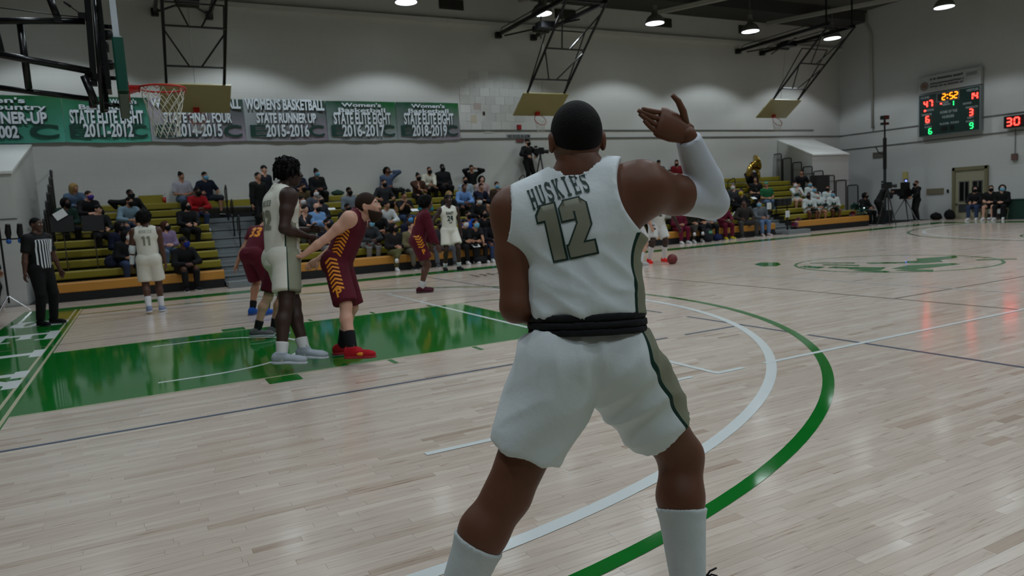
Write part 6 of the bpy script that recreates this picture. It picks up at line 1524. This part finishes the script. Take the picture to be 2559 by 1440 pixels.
# cheerleaders at the right end
CW = (196, 204, 204)
def cheer(px, py, k, label, pose, skinc, mask, hair=('tail', 'black'), **kw):
    P = sp(px, py, k, label, pose, skinc, (CW, 1.4), (CW, .45, 1.8), WS, hair, mask, H=1.62, **kw)
    nrm = frame_on(P, 1, .24)
    decal('chest_panel', [[(-.11, -.10), (.11, -.10), (.08, .06), (0, .0), (-.08, .06)]], nrm, P['shirt'], mat('cheer_green', srgb(14, 62, 48), .6), P['t'], step=.05, off=.006)
    for q in (-1, 1):
        Q1, Q2 = nets([C(P['sh'][q]+(P['el'][q]-P['sh'][q])*.35, P['el'][q], .066, .062, 0, cut0=True, cut1=True)], .022); to_obj('sleeve_band', Q1, Q2, mat('cheer_green', srgb(14, 62, 48), .6), P['t'])
    return P
cheer(1994, 460, None, 'cheerleader with white mask at the left of the squad', 'phone', 'pale', MW)
sp(2006, 436, None, 'person in black top with orange sleeves behind the cheerleaders', 'wide', 'tan', (BK, .9), (BK, 1.9), KS, ('short', 'black'), None, build=1.05, extras=None)
cheer(2031, 466, None, 'cheerleader with blue mask in the back of the squad', 'lap', 'tan', MB_)
cheer(2041, 478, None, 'cheerleader with light blue mask behind the front row of the squad', 'lap', 'tan', MB_)
cheer(2027, 490, 1, 'cheerleader with black mask holding a green pom-pom, front left of the squad', 'lap', 'brown', MK)
cheer(2050, 490, 1, 'cheerleader with white mask holding a silver pom-pom', 'lap', 'tan', MW)
cheer(2076, 475, None, 'tallest cheerleader with black mask by the dark case', 'lap', 'tan', MK, hair=('bun', 'black'))
cheer(2086, 498, 1, 'cheerleader with light blue mask at the right of the squad', 'lap', 'brown', MB_)
print('SEATS', SEATED) if __import__('os').environ.get('DBG') else None

# standing spectators in the first aisle
def st(px, py, D, label, fwd, **k):
    p = at_D(px, py, D)
for (px, py, k, X_, lab, sk, tp, cp) in ((641, 483, 5, None, 'man in black jacket walking up the first stair', 'tan', (BK, 1.9), None), (657, 474, 6, None, 'man in dark coat and black cap behind him on the first stair', 'pale', ((24, 28, 36), 1.9), ('cap', BK))):
    q = at_Y(px, py, row_y(k)-.1); r = head_to(.5, -.8)
    zf = deck_z(k)+.035; Hs = 1.80
    figure('person', (q[0], row_y(k)-.13, zf), r, lab, H=Hs, skinc=sk, J=stand(s=1.0, lean=(0, -.08, 0), fr_=(-.10, .02, .09), fl=(.10, .0, .09)), res=.029, hres=.058, top=tp, bottom=(BK, 1.95), shoes=KS, hair=('short', 'black'), cap=cp)

# ================================================================== THINGS AMONG THE CROWD
def brass(nm='brass'): return mat(nm, srgb(190, 160, 84), .22, 1.0, noise=.05)
B_ = brass()
c = at_Y(1881, 446, row_y(6)-.25)
t = thing('sousaphone', c, 0, 'gleaming brass sousaphone with its bell raised over the top bench', 'tuba')
P_ = [np.array((.36*math.cos(a), -.10*math.sin(a*.5), .42*math.sin(a))) for a in np.linspace(-2.6, 2.9, 26)]
MB().tube(P_, [.05+.035*i/25 for i in range(26)], 12).build('body_coil', B_, t, smooth=True)
e = P_[-1]
MB().tube([P_[-1], P_[-1]+(-.02, 0, .12), P_[-1]+(.06, -.02, .32), P_[-1]+(.22, -.05, .50)], [.085, .09, .10, .11], 12).build('throat', B_, t, smooth=True)
bell = MB().lathe([(.10, 0), (.12, .08), (.16, .15), (.24, .20), (.33, .225), (.335, .215), (.24, .18), (.15, .13), (.09, .05)], n=28)
bo = bell.build('bell', B_, t, smooth=True); bo.location = P_[-1]+(.20, -.05, .48); bo.rotation_euler = (.35, 1.25, 0)
MB().tube([(.0, -.18, -.25), (.18, -.2, -.12), (.2, -.2, .1), (.05, -.2, .2)], .02, 8).build('valve_tube', B_, t, smooth=True)
for i in range(3): MB().cyl((-.05+.06*i, -.16, -.30), (-.05+.06*i, -.16, -.12), .025, 10).build('valve', B_, t)
# drum carrier in front of the drummer
c = at_Y(1956, 505, row_y(2)-.35)
t = thing('marching_drums', c, 0, 'dark set of marching drums on the drummer\'s lap', 'drum')
for i in range(3):
    MB().cyl((-.26+.26*i, 0, -.13), (-.26+.26*i, -.02, .13), .15, 20).build('drum_shell', mat('drum_dark', srgb(26, 28, 32), .3), t)
    MB().cyl((-.26+.26*i, -.02, .13), (-.26+.26*i, -.02, .14), .155, 20).build('drum_head', mat('drum_head', srgb(120, 124, 124), .5), t)
MB().cyl((.55, 0, .2), (.1, -.1, .16), .008, 6).build('drum_stick', M_CHROME, t)
MB().bar((-.4, .05, -.14), (.4, .05, -.14), .03, .03).bar((-.3, .05, -.14), (-.3, .05, -.45), .03, .03).bar((.3, .05, -.14), (.3, .05, -.45), .03, .03).build('carrier', M_BLACK, t)
# pom-poms
def pompom(c, r, col, label, n=170, seed=1):
    t_ = thing('pom_pom', c, 0, label, 'pom-pom', 'cheerleaders\' metallic pom-poms'); rr = random.Random(seed); mb = MB()
    for i in range(n):
        u = rr.uniform(-.6, 1); a = rr.uniform(0, 2*PI); q = math.sqrt(max(0, 1-u*u)); d = np.array((q*math.cos(a), q*math.sin(a), u)); s_ = unit(np.cross(d, (rr.random(), rr.random(), .3)))*.012
        m_ = d*r*.6; e_ = d*r*rr.uniform(.8, 1.1)+(0, 0, -.03)
        mb.add([s_, m_+s_, e_+s_*.6, e_-s_*.6, m_-s_, -s_], [(0, 1, 4, 5), (1, 2, 3, 4)], i % 2)
    o = mb.build('streamers', [mat('foil_'+label[:8].replace(' ', '_'), srgb(*col), .25, .8), mat('foil_silver', srgb(190, 204, 206), .2, .9)], t_); o['kind'] = 'stuff'
    MB().cyl((0, 0, -.05), (0, 0, .05), .02, 8).build('grip', M_BLACK, t_)
pompom(at_Y(2034, 528, row_y(1)-.1), .20, (12, 90, 66), 'green pom-pom in the lap of the front left cheerleader', seed=1)
pompom(at_Y(2062, 514, row_y(1)-.1), .15, (150, 160, 164), 'silver pom-pom held by the cheerleader with the white mask', seed=2)
pompom(at_Y(2088, 524, row_y(1)-.1), .19, (12, 80, 58), 'green pom-pom in the lap of the right cheerleader', seed=3)
pompom(at_Y(2135, 516, row_y(1)+.1), .20, (60, 130, 120), 'teal and silver pom-pom lying on the bench right of the squad', seed=4)
pompom(at_Y(2154, 528, row_y(0)+.1), .20, (40, 120, 104), 'teal pom-pom at the right end of the orange bench', seed=5)
pompom(at_Y(2130, 533, row_y(0)+.15), .13, (176, 10, 70), 'crimson pom-pom beside the teal one on the orange bench', seed=6)
pompom(at_Y(1982, 560, row_y(0)+.0)-np.array((.0, .1, 0)), .13, (226, 20, 130), 'hot pink pom-pom at the left corner of the rightmost bank', seed=7)
pompom(at_Y(1995, 548, row_y(0)+.15), .10, (200, 90, 140), 'small pink and silver pom-pom above the hot pink one', seed=8)
# dark case standing behind the cheerleaders
t = thing('equipment_case', (26.9, row_y(3)+.1, deck_z(4)), 0, 'tall black case standing among the upper benches behind the cheerleaders', 'case')
MB().box((0, 0, .62), (.85, .30, 1.24)).build('case_body', mat('case_black', srgb(24, 22, 22), .6), t)
MB().box((0, -.16, .62), (.80, .01, 1.18)).build('case_panel', mat('case_panel', srgb(32, 29, 28), .7), t)
# music stands at the left
for i, (px, py, lab) in enumerate(((156, 560, 'left black music stand in the left bank with a white sheet on it'), (232, 558, 'right black music stand in the left bank'))):
    c = at_Y(px, py, row_y(2)-.35); zf = deck_z(2)
    t = thing('music_stand', (c[0], c[1], zf), 0, lab, 'music stand', 'music stands in the left bleacher bank'); h_ = c[2]-zf
    MB().box((0, 0, h_), (.46, .03, .38), R=rotx(-.15)).build('desk', M_BLACK, t); MB().box((0, -.04, h_-.24), (.46, .06, .02)).build('ledge', M_BLACK, t)
    MB().cyl((0, .03, .02), (0, .03, h_-.1), .012, 8).build('pole', mat('stand_steel', srgb(96, 92, 86), .3, .8), t)
    for k in range(3): a = k*2*PI/3+.5; MB().cyl((0, .03, .12), (.2*math.cos(a), .03+.2*math.sin(a), .01), .008, 5).build('stand_foot', mat('stand_steel', srgb(96, 92, 86), .3, .8), t)
    if i == 0: tag(MB().box((0, 0, 0), (.26, .005, .18), R=np.array([[.87, 0, -.5], [0, 1, 0], [.5, 0, .87]])).build('sheet_music', M_PAPER, None, loc=(c[0]-.02, c[1]-.03, c[2]+.22)), 'white sheet resting on the left music stand', 'paper')
# cups, bags, papers
t = thing('drink_cup', (at_Y(411, 497, row_y(8)+.1)[0], row_y(8)+.1, seat_z(8)), 0, 'small red paper cup with a straw on the top bench', 'cup')
MB().lathe([(.035, 0), (.05, .17), (.046, .17), (.03, .01)], n=14).build('cup', mat('cup_red', srgb(190, 40, 30), .5), t, smooth=True)
MB().lathe([(.052, .168), (.052, .18), (.0001, .185)], n=14).build('lid', M_WHITE, t); MB().cyl((0, 0, .18), (.03, 0, .30), .004, 6).build('straw', M_BLACK, t)
bx('seat_back_box', at_Y(377, 493, row_y(8)+.14)[0], row_y(8)+.22, seat_z(8)+.12, .66, .10, .24, M_SEAT, 'short raised mustard panel on the top bench of the left bank', 'panel')
def bag(c, r, col, label, name='backpack', logo=None):
    t_ = thing(name, c, 0, label, 'bag')
    Q1, Q2 = nets([E((0, 0, r[2]*.9), (r[0], r[1], r[2]), .03), E((0, -r[1]*.6, r[2]*.55), (r[0]*.75, r[1]*.6, r[2]*.5), .04)], .022, clip=[PL((0, 0, .0), (0, 0, -1))])
    to_obj('bag_body', Q1, Q2, cloth(col), t_); MB().tube([(-.05, 0, r[2]*1.8), (-.04, 0, r[2]*2.05), (.04, 0, r[2]*2.05), (.05, 0, r[2]*1.8)], .01, 6).build('top_handle', cloth(col), t_, smooth=True)
    if logo: MB().box((0, -r[1]*1.02, r[2]*1.35), (.16, .02, .09)).build('logo_patch', mat('patch_green', srgb(90, 150, 120), .6), t_)
g = at_z(1722, 604); bag((g[0], 17.35, 0), (.20, .13, .25), (32, 34, 40), 'black backpack with a pale green patch on the floor by the team bench', logo=True)
g = at_z(1742, 602); bag((g[0]+.12, 17.42, 0), (.18, .10, .13), (20, 28, 70), 'low navy blue bag on the floor right of the black backpack', 'duffel_bag')
g = at_z(1218, 660); bag((g[0], 17.45, 0), (.22, .12, .12), (20, 20, 22), 'black bag on the floor under the person with the purple lanyard', 'duffel_bag')
bag((31.75, 17.55, 0), (.26, .2, .16), (16, 16, 18), 'low black bag against the wall left of the beige door', 'duffel_bag')
bag((31.8, 17.0, 0), (.2, .2, .22), (16, 16, 18), 'upright black backpack nearest the beige door')
g = at_Y(845, 486, row_y(8)+.1); bag((g[0], row_y(8)+.14, seat_z(8)), (.22, .12, .09), (38, 60, 48), 'dark green crumpled jacket on the top bench', 'folded_jacket')
g = at_Y(1002, 463, row_y(8)+.1); bag((g[0], row_y(8)+.14, seat_z(8)), (.16, .10, .09), BK, 'small black handbag on the top bench beside the woman in denim', 'handbag')
g = at_Y(1020, 468, row_y(8)+.1); bag((g[0], row_y(8)+.14, seat_z(8)), (.10, .08, .06), (30, 30, 34), 'tiny black purse right of the black handbag', 'handbag')
g = at_Y(278, 650, row_y(1)+.1); bag((g[0], row_y(1)+.14, seat_z(1)), (.16, .12, .16), NV, 'navy backpack on a left bank bench beside the woman in the white mask')
def sheet(x, y, Y, label, sz=(.22, .16), rz=.3, tilt=.5):
    c = at_Y(x, y, Y); R = rotx(tilt); tag(MB().box((0, 0, 0), (sz[0], sz[1], .004), R=R).build('paper_sheet', M_PAPER, None, loc=[float(v) for v in c]), label, 'paper')
sheet(1190, 614, row_y(0)-.28, 'white sheet of paper on the lap of the woman in the black tee')
sheet(1884, 495, row_y(2)-.30, 'white sheet of paper left of the drummer')
sheet(1036, 525, row_y(3)-.1, 'white folded paper beside the child in turquoise')
sheet(829, 522, row_y(4)-.1, 'white cap or sheet between the bald man and the empty bench', (.2, .12))
# two signs on short black posts at the foot of the third stair
for i, (x, y, xb, yb, lab) in enumerate(((1921, 515, 1921, 560, 'white notice on a black post at the left side of the third stair'), (1967, 535, 1970, 575, 'white notice on a black post at the foot of the third stair'))):
    c = at_Y(x, y, 17.58); t = thing('notice_post', (c[0], 17.58, 0), 0, lab, 'sign', 'white notices on black posts')
    MB().box((0, -.02, c[2]), (.20, .015, .24)).build('notice', M_PAPER, t)
    for q in range(4): MB().box((0, -.03, c[2]+.07-.045*q), (.13-.02*(q % 2), .004, .012)).build('print_line', mat('faint_ink', srgb(176, 178, 180), .7), t)
    MB().cyl((0, 0, .0), (0, 0, c[2]), .03, 8).build('post', M_BLACK, t); MB().cyl((0, 0, 0), (0, 0, .03), .14, 14).build('foot', M_BLACK, t)
# long curved rail ends at the third stair
t = thing('curved_rail', (at_Y(1860, 480, row_y(3))[0], row_y(3), deck_z(3)), 0, 'curved black rail near the woman with the yellow mask', 'rail')
MB().tube([(0, 0, 0), (0, 0, .75), (.06, 0, .86), (.18, 0, .9), (.45, 0, .78), (.6, 0, .6), (.62, 0, .3)], .022, 8).build('rail_bar', M_RAIL, t, smooth=True)
# crutches held by the injured player
t = thing('crutch', (0, 0, 0), 0, 'pair of white crutches held slanting by the injured maroon player', 'crutch')
a = at_z(1794, 598, .02); b = at_Y(1838, 532, a[1]+.15); t.location = [float(v) for v in a]; v = b-a; x_ = unit(np.cross(v, (0, 1, 0)))
for k, o_ in enumerate((-.05, .05)):
    MB().tube([x_*o_*.4, x_*o_+v*.35, x_*o_+v], .018, 8).build('shaft', mat('crutch_white', srgb(204, 210, 212), .35), t)
for f_ in (.1, .35, .6, .98): MB().tube([v*f_-x_*.06, v*f_+x_*.06], .016, 8).build('cross_grip', mat('crutch_grip', srgb(30, 44, 44), .6), t)
MB().cyl((0, 0, -.0), v*.06, .03, 8).build('rubber_tip', M_BLACK, t)

# ================================================================== CREWS at the ends of the hall
def tripod(c, zt, label, r=.38, col=None):
    t_ = thing('camera_tripod', c, 0, label, 'tripod'); m_ = col or mat('tripod_grey', srgb(52, 52, 54), .4, .3)
    for k in range(3):
        a = k*2*PI/3+.4; MB().tube([(0, 0, zt), (r*math.cos(a), r*math.sin(a), 0.01)], [.028, .018], 7).build('leg', m_, t_)
    MB().cyl((0, 0, zt-.12), (0, 0, zt+.08), .04, 10).build('head', m_, t_)
    return t_
def tvcam(c, d, label, L=.42):
    t_ = thing('video_camera', c, 0, label, 'camera'); d = unit(d)
    MB().bar(-d*L*.5, d*L*.35, .14, .20).build('camera_body', M_BLACK, t_); MB().tube([d*L*.35, d*L*.8], [.06, .075], 14).build('lens', M_BLACK, t_)
    MB().bar(-d*.05+np.array((0, 0, .12)), d*.16+np.array((0, 0, .12)), .04, .05).build('handle', M_BLACK, t_); MB().box(-d*.16+np.array((0, 0, .16)), (.10, .10, .07)).build('viewfinder', M_BLACK, t_)
# cameraman on the top bench
zt = seat_z(8)
p = at_Y(1320, 400, row_y(8)+.1)
figure('person', (p[0], row_y(8)+.12, zt), head_to(.2, -1), 'cameraman in black standing on the top bench beside his tripod', H=1.80, skinc='pale', J=stand(s=1.0, hr=(-.20, -.26, 1.12), hl=(.22, -.20, 1.10), look=(.3, -1, -.1), elbow_r=(-1, .2, -.3), elbow_l=(1, .2, -.3)), res=.029, hres=.056, top=(BK, 1.9, -.14, 1.3), bottom=(BK, 1.95), shoes=KS, hair=('short', 'black'), mask=MK, cap=('cap', BK))
tripod((p[0]+.42, row_y(8)-.1, zt-.2), 1.35, 'dark tripod on the upper benches next to the standing cameraman', r=.34)
tvcam((p[0]+.40, row_y(8)-.12, zt+1.30), (.8, -1, -.15), 'black video camera on the tripod by the standing cameraman')
# camera operator bent over by the right end of the bench
g = np.array((29.6, 19.0, 0)); 
q = at_Y(2195, 470, 17.5); g[0] = q[0]; g[1] = 17.5
figure('person', g, head_to(.85, -.55), 'camera operator in black standing bent over near the tall mast', H=1.80, skinc='brown', J=stand(s=1.0, lean=(0, -.26, -.06), hr=(-.12, -.50, 1.28), hl=(.14, -.52, 1.24), look=(0, -1, -.15), elbow_r=(-.6, 0, -1), elbow_l=(.6, 0, -1)), res=.029, hres=.056, top=(BK, 1.9), bottom=(BK, 1.95), shoes=KS, hair=('short', 'black'), mask=MK)
q2 = at_Y(2204, 468, 17.15); tvcam(q2+np.array((.12, -.15, .04)), (.85, -.6, -.05), 'black video camera used by the bent over operator')
tripod((q2[0]+.12, q2[1]-.15, 0), float(q2[2])-.12, 'black tripod under the bent over operator\'s camera', r=.4)
q = at_Y(2156, 490, 18.35)
t = thing('folding_chair', (q[0], 18.35, 0), 0, 'black folding chair of the crew member with a headset', 'chair')
def fchair(t, col=M_BLACK):
    MB().box((0, 0, .44), (.42, .40, .04)).build('seat', col, t); MB().box((0, .22, .72), (.42, .03, .24)).build('backrest', col, t)
    for sx in (-.2, .2):
        MB().tube([(sx, .26, .84), (sx, -.22, .01)], .012, 6).build('leg', col, t); MB().tube([(sx, -.2, .44), (sx, .26, .01)], .012, 6).build('leg', col, t)
fchair(t)
def sit_J(pose='lap', look=(0, -1, 0), **k):
    J = seat_J(pose, 1.0, look, 0, True); J.update(foot_r=(-.14, -.44, -.37), foot_l=(.14, -.42, -.37)); J.update(k); return J
figure('person', (q[0], 18.33, .46), 0, 'crew member with a headset in black seated at the end of the orange bench', H=1.75, skinc='tan', J=sit_J('knees', (.5, -1, 0)), res=.029, hres=.058, top=(BK, 1.9), bottom=(BK, 1.95), shoes=KS, hair=('curly', 'black'), mask=MK)
# tall mast with a small remote camera
q = at_X(2216, 540, 30.0); mx, my = 30.0, 18.7
t = thing('camera_mast', (mx, my, 0), 0, 'tall thin black mast with a small remote camera on top', 'mast')
MB().cyl((0, 0, .45), (0, 0, 2.6), .06, 12).build('lower_tube', mat('mast_grey', srgb(44, 48, 50), .4), t); MB().cyl((0, 0, 2.3), (0, 0, 3.62), .075, 12).build('sleeve_tube', M_BLACK, t); MB().cyl((0, 0, 3.6), (0, 0, 4.2), .035, 10).build('upper_tube', M_BLACK, t)
MB().box((0, 0, 4.22), (.3, .2, .1)).box((0, 0, 4.48), (.3, .22, .16)).bar((0, 0, 4.2), (0, 0, 4.5), .06, .06).build('camera_head', M_BLACK, t)
MB().tube([(0, 0, 2.95), (-.25, .1, 3.0), (-.38, .15, 3.25)], .022, 7).build('side_arm', M_BLACK, t)
MB().box((-.0, 0, .28), (.42, .42, .5)).build('base_crate', mat('crate_dark', srgb(36, 42, 46), .5), t)
for k in range(3): a = k*2*PI/3+.2; MB().tube([(0, 0, .6), (.5*math.cos(a), .5*math.sin(a), .02)], .022, 6).build('leg', M_BLACK, t)
# broadcast camera on a big tripod with its operator
q = at_z(2268, 556); c = np.array((q[0], q[1], 0)); c = np.array((30.6, at_X(2262, 500, 30.6)[1], 0))
tp = tripod(c, 1.0, 'large pale legged tripod under the broadcast camera', r=.6, col=mat('tripod_pale', srgb(104, 106, 108), .4, .3))
tag_ = thing('broadcast_camera', (c[0], c[1], 1.25), 0, 'large broadcast camera with a tiny blue light', 'camera')
MB().box((0, .05, .0), (.5, .3, .28)).build('camera_body', M_BLACK, tag_); MB().box((-.1, .35, .05), (.3, .3, .24)).build('lens_hood', M_BLACK, tag_); MB().box((0, -.0, .28), (.26, .26, .30)).build('monitor', M_BLACK, tag_); MB().box((.0, 0, -.2), (.36, .3, .16)).build('pan_head', M_BLACK, tag_)
MB().ball((0, -.04, .49), .035, 10).build('tally_light', mat('blue_tally', srgb(40, 60, 220), .4, emit=((.1, .15, 1), 6)), tag_)
figure('person', (c[0]+.25, c[1]-.35, 0), head_to(-1, .5), 'operator in black standing behind the broadcast camera', H=1.70, skinc='tan', J=stand(s=.97, hr=(-.12, -.30, 1.05), hl=(.16, -.32, 1.05), elbow_r=(-1, .2, -.6), elbow_l=(1, .2, -.6)), res=.029, hres=.058, top=(BK, 1.9), bottom=(BK, 1.95), shoes=KS, hair=('short', 'auburn'), mask=MK)
# three people on chairs by the door
M_CH = mat('chair_tan', srgb(120, 112, 92), .5)
for (px, lab, sk, tp_, bt, hr_, ms, pose) in ((2437, 'person in black hoodie and blue jeans seated in front of the beige door', 'pale', (BK, 1.9), (JE, 1.95), ('long', 'black'), MK, 'knees'), (2475, 'person in black tee and shorts with a crossed bare leg by the door', 'pale', (BK, .7), (BK, .6), ('short', 'black'), MK, 'cross'), (2503, 'person with light blue mask in black jacket, rightmost of the seated three', 'pale', (BK, 1.9), (BK, 1.95), ('curly', 'black'), MB_, 'lap')):
    q = at_X(px, 520, 30.9); r = -PI/2+.25
    t = thing('folding_chair', (30.95, q[1], 0), r, lab.replace('person', 'tan folding chair of the person', 1)[:0]+{2437: 'tan folding chair nearest the beige door', 2475: 'middle tan folding chair by the door', 2503: 'tan folding chair right of the beige door'}[px], 'chair'); fchair(t, M_CH)
    figure('person', (30.93, q[1], .46), r, lab, H=1.74, skinc=sk, J=sit_J(pose, (.3, -1, 0)), res=.029, hres=.058, top=tp_, bottom=bt, shoes=WS, hair=hr_, mask=ms)
t = thing('covered_table', (31.4, 13.6, 0), 0, 'table with a dark green cloth at the right edge of the frame', 'table')
MB().box((0, 0, .37), (.8, 1.9, .74)).build('table_cloth', mat('cloth_green', srgb(14, 52, 42), .8, bump=.3), t); MB().box((0, 0, .75), (.84, 1.94, .03)).build('table_top', mat('cloth_green', srgb(14, 52, 42), .8), t)
# gear and a person at the far left edge
t = thing('light_stand', (-1.25, 16.3, 0), 0, 'black light stand with small heads behind the referee', 'stand')
for k in range(3): a = k*2*PI/3; MB().tube([(0, 0, .35), (.35*math.cos(a), .35*math.sin(a), .02)], .015, 6).build('leg', M_CHROME, t)
MB().cyl((0, 0, .2), (0, 0, 1.75), .02, 8).build('pole', M_BLACK, t); MB().bar((-.3, 0, 1.5), (.35, 0, 1.5), .03, .03).build('crossbar', M_BLACK, t)
for k, x in enumerate((-.28, -.08, .14, .34)): MB().tube([(x, 0, 1.48), (x, 0, 1.62), (x+.02, -.05, 1.8)], [.03, .06, .045], 10).build('lamp_head', M_BLACK, t); MB().ball((x, -.05, 1.45), .05, 8).build('clip', mat('clip_blue', srgb(30, 90, 170), .4), t)
t = thing('speaker_tower', (-2.05, 16.9, 0), 0, 'tall black loudspeaker cut off by the left edge', 'speaker')
MB().box((0, 0, 1.15), (.55, .5, 2.2)).build('cabinet', mat('speaker_black', srgb(20, 20, 22), .6), t)
for z_ in (.5, 1.2, 1.8): MB().cyl((0, -.25, z_), (0, -.27, z_), .18, 20).build('driver', mat('driver_grey', srgb(44, 44, 46), .5), t)
q = at_z(-8, 775); figure('person', (q[0]-.1, q[1], 0), head_to(.8, -.6), 'person in black seated low at the extreme left edge', H=1.7, skinc='tan', J=stand(s=.95), res=.029, hres=.058, top=(BK, 1.9), bottom=(BK, 1.95), shoes=(96, 70, 50), hair=('short', 'black'))
